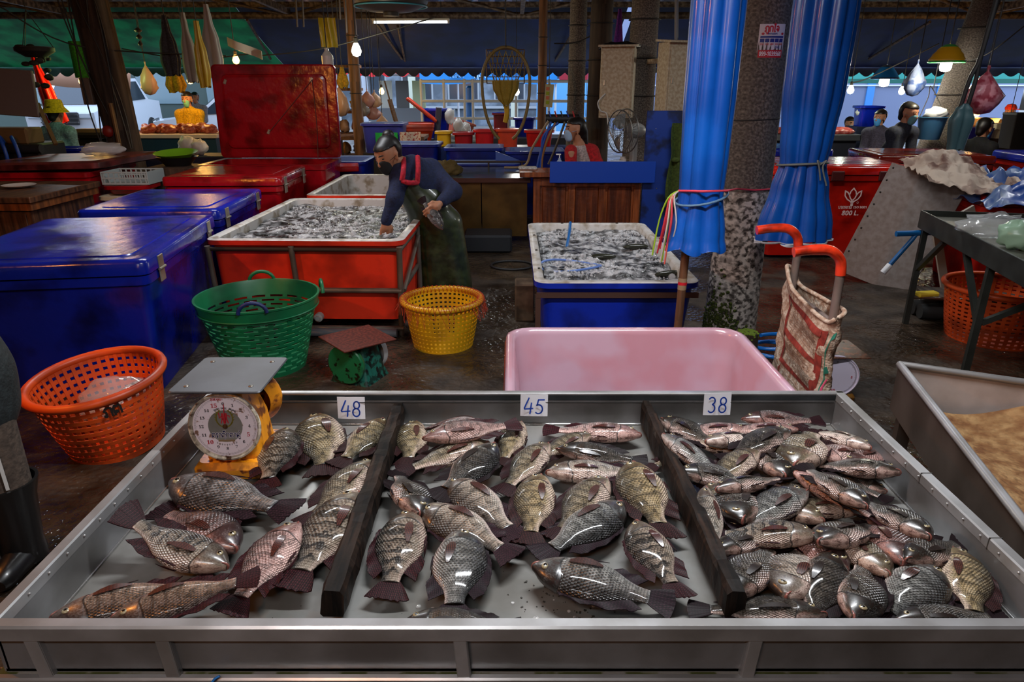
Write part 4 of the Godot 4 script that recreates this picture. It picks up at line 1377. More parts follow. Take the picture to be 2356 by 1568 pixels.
	lathe_o("band_ridge", gm, t, [[0.345, 0.38], [0.35, 0.385], [0.345, 0.39]], 48)
	for a in [105, 285, 20]:
		s = st0()
		var hp = []
		for i in 11:
			var q = PI * i / 10
			hp.append(Vector3(0.352 + (0.02 if a == 20 else 0.0), 0.445 + sin(q) * 0.06, cos(q) * 0.075).rotated(Vector3.UP, deg_to_rad(a)))
		tube(s, hp, 0.011, 8)
		obj("handle", s, plastic("handle_blue", rgb(20, 44, 110), 0.45, 0.3) if a == 285 else gm, t, "blue wrapped handle" if a == 285 else "")
	# --- yellow basket with an orange net over its rim
	var yb = plastic("basket_yellow", rgb(226, 172, 22), 0.35, 0.3)
	t = thing("yellow_basket", "round yellow lattice basket with orange netting on its rim", "basket", Vector3(-0.458, 0, -4.27))
	basket(t, 0.195, 0.255, 0.31, yb, 46, 10, 0.019)
	s = st0()
	var rng = RandomNumberGenerator.new()
	rng.seed = 12
	for i in 54:
		for e in [-1, 1]:
			var pp = []
			for k in 9:
				var a = TAU * (i + e * k * 0.14) / 54
				var q = -0.4 + k * 0.55
				pp.append(Vector3(cos(a), 0, sin(a)) * (0.255 + 0.024 * cos(q)) + Vector3(0, 0.31 + 0.024 * sin(q), 0))
			tube(s, pp, 0.0016, 4)
	for i in 60:
		var a = rng.randf() * TAU
		var p = Vector3(cos(a), 0, sin(a)) * 0.28 + Vector3(0, 0.3, 0)
		var q = p + Vector3(cos(a) * rng.randf_range(0.0, 0.03), -rng.randf_range(0.03, 0.1), sin(a) * 0.02)
		var a2 = a + rng.randf_range(0.05, 0.2)
		tube(s, smooth([p, q, Vector3(cos(a2), 0, sin(a2)) * 0.28 + Vector3(0, 0.295, 0)], 4), 0.0014, 4)
	obj("netting", s, mat("net_orange", rgb(170, 52, 14), 0.7), t)
	# --- old green scale on the floor
	var og = mat("scale_green", rgb(18, 110, 66), 0.35, 0, noise("green_rust", 0.012, rgb(70, 44, 30), Color.WHITE, FastNoiseLite.TYPE_SIMPLEX_SMOOTH, 6, 512, 0.22, 0.36), 2.5, null, 0.5, 0.3)
	var teal = mat("scale_teal", rgb(20, 96, 82), 0.5, 0, noise("teal_rust", 0.014, rgb(52, 34, 24), Color.WHITE, FastNoiseLite.TYPE_SIMPLEX_SMOOTH, 6, 512, 0.4, 0.52), 2.5)
	t = thing("floor_scale", "old green spring scale with a rusty diamond plate on the floor", "scale", Vector3(-0.9, 0, -3.72), deg_to_rad(-22))
	s = st0()
	rrloft(s, [[0.26, 0.24, 0.02, 0.0], [0.22, 0.2, 0.02, 0.06], [0.17, 0.16, 0.02, 0.215]])
	obj("housing", s, teal, t)
	for e in [1, -1]:
		s = st0()
		lathe(s, [[0.11, -0.02], [0.118, 0.0], [0.118, 0.012], [0.112, 0.018], [0.0005, 0.02]], 40, Vector3(0, 0.125, 0.12 * e), rot(90 * e, 0, 0))
		obj("dial_cover", s, og if e > 0 else mat("dial_back_rim", rgb(190, 190, 190), 0.4), t)
	s = st0()
	box(s, Vector3(0, 0.243, 0), Vector3(0.33, 0.008, 0.33), yaw(62), 0.002)
	obj("weighing_plate", s, mat("rust_plate", rgb(104, 42, 26), 0.5, 0.2, noise("fine_rust", 0.04, Color(0.7, 0.62, 0.55), Color.WHITE), 2.0), t)
	# --- pink tub
	t = thing("pink_tub", "large pale pink plastic tub with rounded rim behind the fish table", "tub", Vector3(0.485, 0, -2.41))
	var pk = mat("tub_pink", rgb(184, 156, 168), 0.26, 0, noise("tub_pink_tone", 0.004, rgb(250, 214, 216), rgb(255, 250, 255), FastNoiseLite.TYPE_SIMPLEX_SMOOTH, 4, 512, 0.3, 0.62), 0.9, tex.bumpy, 0.1, 0.5)
	s = st0()
	rrloft(s, [[0.86, 0.66, 0.07, 0.0], [0.985, 0.81, 0.09, 0.58], [1.02, 0.845, 0.1, 0.585], [1.025, 0.85, 0.1, 0.60], [1.015, 0.84, 0.1, 0.622], [0.985, 0.81, 0.09, 0.628], [0.955, 0.78, 0.085, 0.622], [0.945, 0.77, 0.08, 0.60], [0.83, 0.63, 0.06, 0.04], [0.6, 0.4, 0.05, 0.03]], Vector3.ZERO, Basis(), true, 1.2)
	obj("shell", s, pk, t)
	s = st0()
	rrloft(s, [[1.026, 0.851, 0.1, 0.586], [1.03, 0.855, 0.1, 0.592], [1.026, 0.851, 0.1, 0.598]], Vector3.ZERO, Basis(), false)
	obj("rim_line", s, mat("tub_red", rgb(176, 48, 44), 0.4), t, "thin red edge line of the rim")
	s = st0(); lathe(s, [[0.011, 0.03], [0.011, 0.475], [0.007, 0.475], [0.007, 0.03]], 14); 
	var pp2 = obj("blue_pipe", s, mat("pvc_blue", rgb(20, 120, 176), 0.35), null, "short upright blue pipe standing in the pink tub", "pipe")
	pp2.position = Vector3(0.335, 0.0, -2.32)
	# --- hand truck with a sack slipped over its frame
	t = thing("hand_truck", "hand truck with red grips, its frame covered by a printed sack", "hand truck", Vector3(1.21, 0, -2.64))
	var grip = mat("grip_red", rgb(214, 52, 22), 0.32, 0, tex.scuff5, 2.0, null, 0.5, 0.3)
	var pipe = metal("truck_pipe", rgb(150, 132, 124), 0.45, 0.5)
	for e in [[-0.2, 1.07], [0.2, 1.06]]:
		s = st0()
		var z: float = -e[0]
		tube(s, smooth([Vector3(0, 0.12, z), Vector3(0, 0.5, z), Vector3(0, 0.93, z), Vector3(-0.004, 0.975, z)], 4), 0.0165, 10)
		obj("frame_pipe", s, pipe, t)
		s = st0()
		tube(s, smooth([Vector3(0, 0.965, z), Vector3(-0.01, 1.02, z), Vector3(-0.05, 1.055, z), Vector3(-0.11, 1.06, z), Vector3(-0.185, 1.05, z)], 5), 0.019, 12)
		obj("grip", s, grip, t)
	rod_o("cross_bar", pipe, t, Vector3(0, 0.78, -0.2), Vector3(0, 0.78, 0.2), 0.012)
	rod_o("cross_bar", pipe, t, Vector3(0, 0.3, -0.2), Vector3(0, 0.3, 0.2), 0.012)
	box_o("toe_plate", pipe, t, Vector3(-0.12, 0.02, 0), Vector3(0.24, 0.008, 0.42))
	for e in [-1, 1]:
		lathe_o("wheel", mats.rubber, t, [[0.02, -0.02], [0.1, -0.02], [0.115, 0.0], [0.1, 0.02], [0.02, 0.02]], 24, Vector3(0.07, 0.115, e * 0.25), rot(90, 0, 0))
	var sack = Node3D.new()
	sack.name = "sack"
	t.add_child(sack)
	var sm = mat("sack_weave", rgb(196, 178, 160), 0.85, 0, tex.sack_dirt, 2.5, tex.weavebump, 0.5)
	var sackp = func(u: float, v: float, off: float) -> Vector3:
		var a = u * TAU
		var c = cos(a); var sn = sin(a)
		var w = 0.245 + 0.012 * sin(v * 7.0)
		var y = lerpf(0.16, 0.83 + 0.03 * sin(a * 2.0 + 0.6) - 0.03 * c, v)
		var r = Vector3(signf(sn) * pow(absf(sn), 0.7) * (0.036 + off), y, signf(c) * pow(absf(c), 0.6) * (w + off))
		return r + Vector3(0.006 * sin(v * 23.0 + a * 3.0) + 0.004 * sin(v * 41.0 - a * 5.0), 0, 0.004 * sin(v * 31.0 + a))
	s = st0()
	sheet(s, 60, 24, func(u: float, v: float): return sackp.call(1.0 - u, v, 0.0), 0.003, true)
	obj("cloth", s, sm, sack)
	s = st0()
	tube(s, range(40).map(func(i): return sackp.call(i / 40.0, 1.0, 0.002)), 0.009, 8, false, true)
	obj("rolled_hem", s, sm, sack)
	# red print on the sack: frame lines of its table, and a green strip at the end
	var red = mat("sack_red", rgb(150, 50, 36), 0.85, 0, tex.sack_dirt, 2.5)
	var strip = func(u0: float, u1: float, v0: float, v1: float, m: Material) -> void:
		var q = st0()
		sheet(q, 10, 8, func(u: float, v: float): return sackp.call(lerpf(u1, u0, u), lerpf(v0, v1, v), 0.006))
		obj("print", q, m, sack)
	strip.call(0.70, 0.87, 0.90, 0.945, red)
	strip.call(0.70, 0.87, 0.70, 0.735, red)
	strip.call(0.70, 0.87, 0.50, 0.53, red)
	strip.call(0.70, 0.87, 0.27, 0.30, red)
	strip.call(0.855, 0.915, 0.22, 0.945, red)
	strip.call(0.70, 0.712, 0.27, 0.94, red)
	var grn = mat("sack_green", rgb(26, 104, 84), 0.85)
	strip.call(0.945, 0.955, 0.45, 0.92, grn)
	strip.call(0.945, 0.985, 0.88, 0.92, grn)
	strip.call(0.945, 0.985, 0.66, 0.70, grn)
	strip.call(0.945, 0.99, 0.44, 0.49, grn)
	strip.call(0.965, 0.985, 0.52, 0.62, mat("sack_pink", rgb(190, 60, 96), 0.85))
	var ink = mat("sack_ink", rgb(150, 124, 108), 0.85)
	for row in [[0.76, 0.88], [0.56, 0.68], [0.33, 0.48]]:
		for k in 6: strip.call(0.725, 0.725 + 0.12 - 0.012 * (k % 3), lerpf(row[0], row[1], k / 6.0), lerpf(row[0], row[1], k / 6.0) + 0.006, ink)
	# --- white dial scale half hidden behind the hand truck
	t = thing("dial_scale", "floor scale with rusty plate and white dial behind the hand truck", "scale", Vector3(1.78, 0, -3.52), deg_to_rad(-12))
	dial_scale(t, mat("scale_brass", rgb(150, 104, 30), 0.5, 0.2, tex.rusty, 2.0), mat("rust_plate_wet", rgb(128, 84, 66), 0.2, 0.3, tex.rusty, 2.0), 0.25, deg_to_rad(12))
	d = Node3D.new()
	d.name = "dial"
	t.add_child(d)
	d.position = Vector3(0.0, 0.14, 0.11)
	lathe_o("face", mat("dial_lilac", rgb(206, 204, 226), 0.35), d, [[0.1, -0.03], [0.12, 0.0], [0.122, 0.01], [0.117, 0.014], [0.113, 0.006], [0.0005, 0.004]], 48, Vector3.ZERO, rot(90, 0, 0))
	var n2 = []
	for i in 20: n2.append(str(i) if i % 5 == 0 else "")
	n2[0] = "0"; n2[5] = "5"; n2[10] = "10"; n2[15] = "15"
	numbers_dial(d, 0.112, n2, 0.014, 0.0075)
	# --- second steel tray at the right with burlap in it
	t = thing("steel_tray_table", "second steel tray table at the right edge, lined with brown burlap", "table", Vector3(1.29, 0, -2.1), deg_to_rad(-13))
	var ss = steel()
	var dk = metal("tray_dark", rgb(96, 84, 76), 0.45, 0.6)
	rod_o("rim_rail", ss, t, Vector3(0, 0.75, 0), Vector3(0, 0.75, 1.16), 0.012, 8)
	rod_o("rim_rail", ss, t, Vector3(0, 0.75, 0), Vector3(1.1, 0.75, 0.24), 0.012, 8)
	bar_o("side_wall", dk, t, Vector3(0.0, 0.67, 0), Vector3(0.0, 0.67, 1.16), 0.006, 0.16)
	bar_o("back_wall", metal("tray_inner", rgb(178, 164, 158), 0.5, 0.2), t, Vector3(0.0, 0.67, 0.0), Vector3(1.1, 0.67, 0.24), 0.006, 0.16)
	box_o("tray_floor", dk, t, Vector3(0.56, 0.6, 0.7), Vector3(1.1, 0.01, 0.92))
	for p in [[0.03, 0.06], [0.03, 1.1], [1.05, 0.3]]:
		box_o("leg", dk, t, Vector3(p[0], 0.3, p[1]), Vector3(0.04, 0.6, 0.04))
	s = st0()
	sheet(s, 30, 30, func(u: float, v: float):
		var x = lerpf(0.02, 1.08, u); var z = lerpf(1.12, 0.03 + 0.24 * u, v)
		var rise = smoothstep(0.55, 0.98, v) * smoothstep(0.12, 0.5, u)
		return Vector3(x, 0.628 + 0.1 * rise + 0.012 * sin(u * 9.0 + v * 4.0) + 0.008 * sin(v * 14.0 - u * 6.0), z + 0.015 * sin(u * 13.0)), 0.006)
	obj("burlap_cloth", s, mat("burlap", rgb(146, 112, 72), 0.9, 0, noise("burlap_tone", 0.02, rgb(170, 134, 100), Color.WHITE, FastNoiseLite.TYPE_SIMPLEX_SMOOTH, 8, 512, 0.15, 0.75), 1.6, tex.weavebump, 0.6), null, "crumpled brown burlap cloth lining the steel tray at right", "cloth").transform = t.transform

func lump(st: SurfaceTool, c: Vector3, r: Vector3, n: int, m: int, amp: float, sd: int) -> void:
	var f = FastNoiseLite.new()
	f.seed = sd
	f.frequency = 1.1
	f.fractal_octaves = 3
	var rings = []
	for j in m + 1:
		var a = PI * j / m
		var q = PackedVector3Array()
		for i in n:
			var b = TAU * i / n
			var d = Vector3(maxf(sin(a), 0.01) * sin(b), -cos(a), maxf(sin(a), 0.01) * cos(b))
			q.append(c + d * r * (1.0 + amp * 2.0 * f.get_noise_3dv(d * 1.6)))
		rings.append(q)
	loft(st, rings, false)

func foam_mat(key: String, light: float) -> StandardMaterial3D:
	var m = mat(key, Color.WHITE, 0.18, 0.0, noise(key, 0.012, rgb(16, 18, 20), rgb(196, 196, 198), FastNoiseLite.TYPE_SIMPLEX_SMOOTH, 7, 512, 0.3 - light, 0.75 - light), 1.4, noise("foambump", 0.05, Color.BLACK, Color.WHITE, FastNoiseLite.TYPE_CELLULAR, 3, 512, 0, 1, true, 8.0), 0.8)
	return m

func water(parent: Node3D, w: float, d: float, y: float, m: Material, sd: int, bubbles: int) -> void:
	var f = FastNoiseLite.new()
	f.seed = sd
	f.frequency = 2.2
	f.fractal_octaves = 4
	var s = st0()
	sheet(s, 60, 60, func(u: float, v: float): return Vector3((u - 0.5) * w, y + 0.035 * f.get_noise_2d(u * w, v * d) + 0.012 * f.get_noise_2d(u * w * 6.0, v * d * 6.0), (0.5 - v) * d))
	obj("water", s, m, parent)
	var rng = RandomNumberGenerator.new()
	rng.seed = sd
	s = st0()
	for i in bubbles:
		var u = rng.randf(); var v = rng.randf()
		if f.get_noise_2d(u * w * 0.7 + 9.0, v * d * 0.7) < -0.05: continue
		var r = rng.randf_range(0.003, 0.009)
		if i % 60 == 0: r *= 3.0
		ball(s, Vector3((u - 0.5) * w * 0.97, y + 0.035 * f.get_noise_2d(u * w, v * d) + r * 0.3, (0.5 - v) * d * 0.97), Vector3.ONE * r, 7, 5)
	var o = obj("foam_bubbles", s, glass("foam_film", Color(0.96, 0.97, 0.98), 0.3, 0.06), parent)
	o.set_meta("kind", "stuff")

func tank_shell(t: Node3D, w: float, d: float, h0: float, h1: float, outer: Material, inner: Material, taper := 0.09) -> void:
	var s = st0()
	rrloft(s, [[0.02, 0.02, 0.005, h0], [w - taper * 2, d - taper * 2, 0.06, h0], [w - 0.06, d - 0.06, 0.07, h1 - 0.045], [w - 0.05, d - 0.05, 0.07, h1 - 0.04], [w, d, 0.08, h1 - 0.035], [w, d, 0.08, h1 - 0.004]], Vector3.ZERO, Basis(), false)
	obj("outer_shell", s, outer, t)
	s = st0()
	rrloft(s, [[w - 0.002, d - 0.002, 0.08, h1 - 0.004], [w - 0.012, d - 0.012, 0.08, h1], [w - 0.1, d - 0.1, 0.07, h1 + 0.002], [w - 0.12, d - 0.12, 0.07, h1 - 0.008], [w - taper * 2 - 0.06, d - taper * 2 - 0.06, 0.06, h0 + 0.03], [0.02, 0.02, 0.005, h0 + 0.03]], Vector3.ZERO, Basis(), false, 0.9)
	obj("inner_lining", s, inner, t)

func chest(called: String, label: String, at: Vector3, turn: float, w: float, d: float, h: float, m: Material, lidm: Material, latches := true, lid := true) -> Node3D:
	var t = thing(called, label, "ice chest", at, deg_to_rad(turn), "insulated chests")
	var s = st0()
	var lh = 0.085
	rrloft(s, [[w - 0.12, d - 0.12, 0.05, 0.0], [w - 0.03, d - 0.03, 0.05, h - lh - 0.06], [w, d, 0.05, h - lh - 0.05], [w, d, 0.05, h - lh - 0.003]] + ([] if lid else [[w - 0.14, d - 0.14, 0.05, h - lh - 0.003], [w - 0.2, d - 0.2, 0.05, 0.12]]))
	obj("body", s, m, t)
	if lid:
		var l = Node3D.new()
		l.name = "lid"
		t.add_child(l)
		s = st0()
		rrloft(s, [[w - 0.01, d - 0.01, 0.05, h - lh], [w + 0.02, d + 0.02, 0.055, h - lh + 0.006], [w + 0.02, d + 0.02, 0.055, h - 0.02], [w - 0.0, d - 0.0, 0.05, h - 0.004], [w - 0.06, d - 0.06, 0.05, h]], Vector3.ZERO, Basis(), true, 1.0)
		lidm.normal_scale = 0.3
		obj("lid_shell", s, lidm, l)
		s = st0()
		rrloft(s, [[w - 0.2, d - 0.2, 0.06, h - 0.002], [w - 0.22, d - 0.22, 0.06, h + 0.005]])
		obj("lid_panel", s, lidm, l)
	if latches:
		for z in ([-0.36, 0.36] if d > 0.8 else [0.0]):
			latch(t, Vector3(w * 0.5 + 0.012, h - lh, z * d))
	return t

func latch(t: Node3D, p: Vector3) -> void:
	var n = Node3D.new()
	n.name = "latch"
	t.add_child(n, true)
	n.position = p
	var lm = mats.latch_steel
	var s = st0(); box(s, Vector3(0, 0.035, 0), Vector3(0.008, 0.07, 0.075), Basis(), 0.003); obj("upper_leaf", s, lm, n)
	box_o("lower_leaf", lm, n, Vector3(-0.002, -0.04, 0), Vector3(0.008, 0.07, 0.075), Basis(), 0.003)
	rod_o("hinge_pin", lm, n, Vector3(0.004, -0.002, -0.045), Vector3(0.004, -0.002, 0.045), 0.008)

func tub(called: String, label: String, at: Vector3, w: float, d: float, h: float, m: Material, inner: Material, cat := "tub", group := "") -> Node3D:
	var t = thing(called, label, cat, at, 0, group)
	tank_shell(t, w, d, 0.0, h, m, inner, minf(0.06, w * 0.12))
	return t

func tanks_and_chests() -> void:
	var s: SurfaceTool
	var white = mat("liner_white", rgb(196, 192, 188), 0.4, 0, noise("liner_dirt", 0.012, rgb(172, 156, 130), Color.WHITE, FastNoiseLite.TYPE_SIMPLEX_SMOOTH, 8, 512, 0.2, 0.5), 1.0)
	var red = plastic("tank_red", rgb(230, 52, 22), 0.42, 0.35)
	var pipe = metal("frame_pipe", rgb(118, 108, 98), 0.5, 0.5)
	# orange-red tank in a pipe frame
	var t = thing("fish_tank", "orange red fish tank in a pipe frame, full of foaming water", "tank", Vector3(-1.36, 0, -5.35), deg_to_rad(-1.5))
	tank_shell(t, 1.33, 1.8, 0.1, 0.66, red, white, 0.05)
	water(t, 1.2, 1.66, 0.6, foam_mat("foam_red_tank", 0.02), 3, 2400)
	var xs = [-0.62, -0.06, 0.62]
	for x in xs:
		rod_o("upright", pipe, t, Vector3(x, 0.0, 0.885), Vector3(x + (0.02 if x > 0 else -0.02), 0.62, 0.905), 0.02)
	for y in [0.05, 0.32, 0.6]:
		rod_o("cross_pipe", pipe if y < 0.5 else mats.rusted, t, Vector3(-0.64, y, 0.9), Vector3(0.64, y, 0.9), 0.018 if y < 0.5 else 0.014)
		rod_o("cross_pipe", pipe, t, Vector3(0.64, y, 0.9), Vector3(0.64, y, -0.88), 0.018)
	for z in [0.2, -0.5, -0.88]:
		rod_o("upright", pipe, t, Vector3(0.65, 0.0, z), Vector3(0.65, 0.62, z), 0.018)
	rod_o("brace", pipe, t, Vector3(0.655, 0.32, 0.89), Vector3(0.655, 0.55, 0.2), 0.015)
	lathe_o("drain_plug", mat("plug_grey", rgb(160, 160, 156), 0.5), t, [[0.03, 0.0], [0.03, 0.04], [0.016, 0.045], [0.016, 0.06]], 14, Vector3(0.06, 0.13, 0.885), rot(90, 0, 0), 1, 1, true)
	rod_o("drain_pipe", mats.pvc_grey, t, Vector3(-0.7, 0.035, 0.95), Vector3(0.6, 0.035, 0.95), 0.03)
	# second white tank behind
	t = thing("fish_tank", "white lined tank with stained walls behind the orange red tank", "tank", Vector3(-1.3, 0, -7.15), 0)
	tank_shell(t, 1.22, 1.6, 0.1, 0.67, red, white, 0.05)
	water(t, 1.06, 1.44, 0.45, foam_mat("foam_red_tank", 0.02), 8, 300)
	s = st0()
	tube(s, smooth([Vector3(-1.3, 0.5, -6.9), Vector3(-1.22, 0.68, -7.3), Vector3(-1.08, 0.74, -7.75), Vector3(-0.8, 0.7, -7.9), Vector3(-0.62, 0.5, -7.95)], 6), 0.014, 8)
	obj("blue_hose", s, mats.hose_navy, null, "dark blue hose arching into the rear white tank", "hose")
	s = st0()
	tube(s, smooth([Vector3(-0.84, 0.58, -5.5), Vector3(-0.8, 0.69, -5.75), Vector3(-0.74, 0.74, -5.98), Vector3(-0.7, 0.7, -6.2)], 5), 0.012, 8)
	obj("blue_hose", s, mats.hose_navy, null, "short blue hose hooked over the orange tank beside the worker", "hose")
	# blue tank with bubbling water
	var blue = plastic("tank_blue", rgb(12, 44, 176), 0.36, 0.4)
	t = thing("fish_tank", "blue fish tank with white lining and bubbling water left of the pillar", "tank", Vector3(0.612, 0, -4.72))
	tank_shell(t, 0.965, 1.84, 0.08, 0.553, blue, white, 0.07)
	water(t, 0.82, 1.68, 0.505, foam_mat("foam_blue_tank", 0.05), 5, 2600)
	box_o("frame_rail", mats.rust_rail, t, Vector3(0, 0.478, 0.915), Vector3(0.94, 0.03, 0.015))
	box_o("upright", mats.rust_rail, t, Vector3(-0.46, 0.24, 0.91), Vector3(0.03, 0.48, 0.02))
	for z in [0.6, 0.1, -0.4]:
		box_o("bolt_hole", mats.hole_dark, t, Vector3(-0.445, 0.557, z), Vector3(0.014, 0.006, 0.02))
	for x in [-0.2, 0.25]:
		box_o("bolt_hole", mats.hole_dark, t, Vector3(x, 0.557, -0.875), Vector3(0.02, 0.006, 0.014))
	box_o("stand_block", mat("block", rgb(112, 92, 70), 0.8, 0, tex.walldirt, 1.0), t, Vector3(-0.52, 0.14, -0.1), Vector3(0.14, 0.28, 0.2), Basis(), 0.01)
	s = st0(); tube(s, smooth([Vector3(0.461, 0.6, -5.384), Vector3(0.426, 0.57, -5.061), Vector3(0.397, 0.5, -4.904)], 4), 0.012, 8)
	obj("blue_hose", s, mat("hose_blue", rgb(16, 92, 160), 0.35), null, "straight blue hose over the back edge of the blue tank", "hose")
	s = st0(); tube(s, range(24).map(func(i): return Vector3(0.38 + 0.2 * cos(TAU * i / 24), 0.515 + 0.012 * sin(TAU * i / 24 * 2), -4.35 + 0.14 * sin(TAU * i / 24))), 0.008, 8, false, true)
	obj("blue_hose", s, mat("hose_light", rgb(96, 130, 200), 0.3), null, "ring of light blue air hose floating in the blue tank", "hose")
	for k in 3:
		s = st0(); ball(s, [Vector3(0.62, 0.515, -4.6), Vector3(0.9, 0.517, -4.9), Vector3(0.98, 0.515, -4.15)][k], Vector3(0.1, 0.02, 0.03), 14, 8, yaw(10.0 * k))
		obj("live_fish", s, mat("wet_back", rgb(44, 46, 36), 0.2), null, ["dark back of a live fish in the middle of the blue tank", "olive back of a live fish near the water jet of the blue tank", "dark back of a live fish near the pillar side of the blue tank"][k], "fish", "live fish in the blue tank")
	s = st0(); tube(s, smooth([Vector3(0.98, 0.7, -4.366), Vector3(0.99, 0.62, -4.66), Vector3(0.985, 0.5, -4.65)], 4), [0.004, 0.004, 0.005, 0.005, 0.006, 0.007, 0.007, 0.008, 0.01], 7)
	obj("water_jet", s, glass("jet", Color(0.95, 0.97, 1), 0.25, 0.05), null, "thin jet of water falling into the blue tank", "water")
	# --- insulated chests on the left
	var bl = mats.chest_blue
	var rd = mats.chest_red
	chest("ice_chest", "big blue ice chest with wet shiny lid nearest on the left", Vector3(-2.54, 0, -4.06), 8.2, 1.08, 1.36, 0.77, bl, bl)
	chest("ice_chest", "second blue ice chest with purple sheen behind the big blue one", Vector3(-2.67, 0, -5.5), 3.0, 1.0, 1.08, 0.775, bl, bl)
	chest("ice_chest", "closed dark red ice chest with steel latches behind the blue chests", Vector3(-2.61, 0, -6.66), 2.0, 1.04, 0.92, 0.855, rd, rd)
	t = chest("ice_chest", "dark red ice chest standing open with its lid raised upright", Vector3(-2.6, 0, -7.62), 0, 1.34, 0.74, 0.93, rd, rd, false, false)
	var l = Node3D.new()
	l.name = "raised_lid"
	t.add_child(l)
	l.position = Vector3(0, 0.85, -0.33)
	l.rotation_degrees.x = -3
	s = st0()
	rrloft(s, [[1.33, 0.96, 0.05, -0.05], [1.35, 0.98, 0.05, -0.03], [1.35, 0.98, 0.05, 0.012], [1.32, 0.95, 0.05, 0.02]], Vector3(0, 0.49, 0), Basis(Vector3.RIGHT, Vector3(0, 0, 1), Vector3(0, -1, 0)))
	obj("lid_shell", s, rd, l)
	s = st0()
	rrloft(s, [[1.15, 0.78, 0.06, 0.018], [1.13, 0.76, 0.06, 0.045], [1.08, 0.71, 0.05, 0.05]], Vector3(0, 0.49, 0), Basis(Vector3.RIGHT, Vector3(0, 0, 1), Vector3(0, -1, 0)))
	obj("inner_panel", s, rd, l)
	for p in [[-0.52, 0.8], [0.42, 0.82], [-0.1, 0.28]]:
		box_o("rivet_plate", mats.latch_steel, l, Vector3(p[0], p[1], 0.055), Vector3(0.03, 0.05, 0.012), rot(0, 0, -25), 0.003)
	s = st0()
	tube(s, smooth([Vector3(0.43, 0.82, 0.062), Vector3(0.2, 0.58, 0.058), Vector3(-0.09, 0.28, 0.06)], 6), 0.004, 6)
	tube(s, smooth([Vector3(0.43, 0.82, 0.062), Vector3(0.44, 0.4, 0.058), Vector3(0.43, -0.01, 0.08)], 6), 0.004, 6)
	obj("lid_cord", s, mat("cord_brown", rgb(92, 44, 34), 0.8), l)
	t = chest("ice_chest", "large red ice chest at far left with a loose lid lying askew on it", Vector3(-4.68, 0, -7.1), 4.0, 1.25, 1.05, 0.93, rd, rd, false, false)
	t = thing("chest_lid", "loose red chest lid lying askew on the far left red chest", "lid", Vector3(-4.55, 0.845, -7.25), deg_to_rad(-6))
	s = st0()
	rrloft(s, [[1.3, 1.05, 0.06, 0.0], [1.34, 1.09, 0.06, 0.01], [1.34, 1.09, 0.06, 0.06], [1.28, 1.03, 0.06, 0.08]], Vector3.ZERO, rot(0, 0, 2))
	obj("lid_shell", s, mat("lid_maroon", rgb(112, 46, 46), 0.3, 0, tex.scuff5, 0.7), t)
	s = st0(); lump(s, Vector3(0, 0.07, 0), Vector3(0.22, 0.07, 0.14), 20, 12, 0.14, 9)
	obj("plastic_bag", s, glass("clear_film2", Color(0.9, 0.9, 0.9), 0.45, 0.1), null, "clear plastic bag lying on the loose red lid", "bag").position = Vector3(-4.22, 0.93, -7.3)
	# things between the chests
	var t2 = thing("plastic_crate", "small pale grey lattice crate beside the closed red chest", "crate", Vector3(-3.72, 0.72, -6.85))
	var cm = mat("crate_grey", rgb(164, 172, 172), 0.5)
	for q in [[0, 0.0, 0.16, 0.44, 0.01], [0, 0.0, -0.16, 0.44, 0.01]]:
		for k in 9:
			box_o("slat", cm, t2, Vector3(-0.2 + k * 0.05, 0.06, q[2]), Vector3(0.012, 0.12, 0.008))
		for y in [0.01, 0.06, 0.115]:
			box_o("rail", cm, t2, Vector3(0, y, q[2]), Vector3(0.44, 0.014, 0.012))
	for e in [-1, 1]:
		box_o("end_panel", cm, t2, Vector3(e * 0.22, 0.06, 0), Vector3(0.01, 0.12, 0.33))
	box_o("base", cm, t2, Vector3(0, 0.004, 0), Vector3(0.44, 0.008, 0.33))
	tub("shallow_tray", "shallow dark red tray under the pale grey crate", Vector3(-3.72, 0.635, -6.8), 0.44, 0.36, 0.08, rd, rd, "tray")
	tub("shallow_tray", "shallow cream tray at the foot of the stacked trays", Vector3(-3.68, 0.55, -6.72), 0.52, 0.4, 0.08, mats.tray_cream, mats.tray_cream, "tray")
	chest("ice_chest", "small dark blue chest under the stacked trays", Vector3(-3.7, 0, -6.8), 0, 0.7, 0.6, 0.55, bl, bl, false)
	t2 = thing("stacked_bowls", "lime green bowl stacked in a black bowl above the grey crate", "bowls", Vector3(-3.45, 0.84, -7.25))
	lathe_o("black_bowl", mat("bowl_black", rgb(24, 24, 26), 0.4), t2, [[0.12, 0.0], [0.2, 0.09], [0.205, 0.09], [0.195, 0.085], [0.11, 0.01]], 28)
	lathe_o("green_bowl", mat("bowl_lime", rgb(112, 170, 28), 0.4), t2, [[0.12, 0.07], [0.2, 0.13], [0.215, 0.135], [0.2, 0.125], [0.1, 0.08], [0.001, 0.08]], 28, Vector3.ZERO, rot(6, 0, 0))
	s = st0(); box(s, Vector3(-3.45, 0.42, -7.25), Vector3(0.5, 0.84, 0.4), Basis(), 0.01); obj("wooden_box", s, wood("crate_wood", rgb(40, 28, 20), rgb(80, 56, 38)), null, "dark wooden box under the stacked bowls", "box")
	# brown table with a plate
	var bw = wood("table_brown", rgb(44, 27, 18), rgb(104, 66, 42), 0.5)
	t = thing("wooden_table", "dark brown wooden table at the left edge with a plate on it", "table", Vector3(-4.55, 0, -6.0))
	box_o("tabletop", bw, t, Vector3(0, 0.755, 0), Vector3(1.4, 0.05, 1.0), Basis(), 0.006)
	box_o("apron", wood("apron_orange", rgb(80, 42, 18), rgb(140, 78, 34)), t, Vector3(0, 0.7, 0), Vector3(1.36, 0.06, 0.96))
	box_o("cabinet_body", bw, t, Vector3(0, 0.34, 0), Vector3(1.28, 0.68, 0.88))
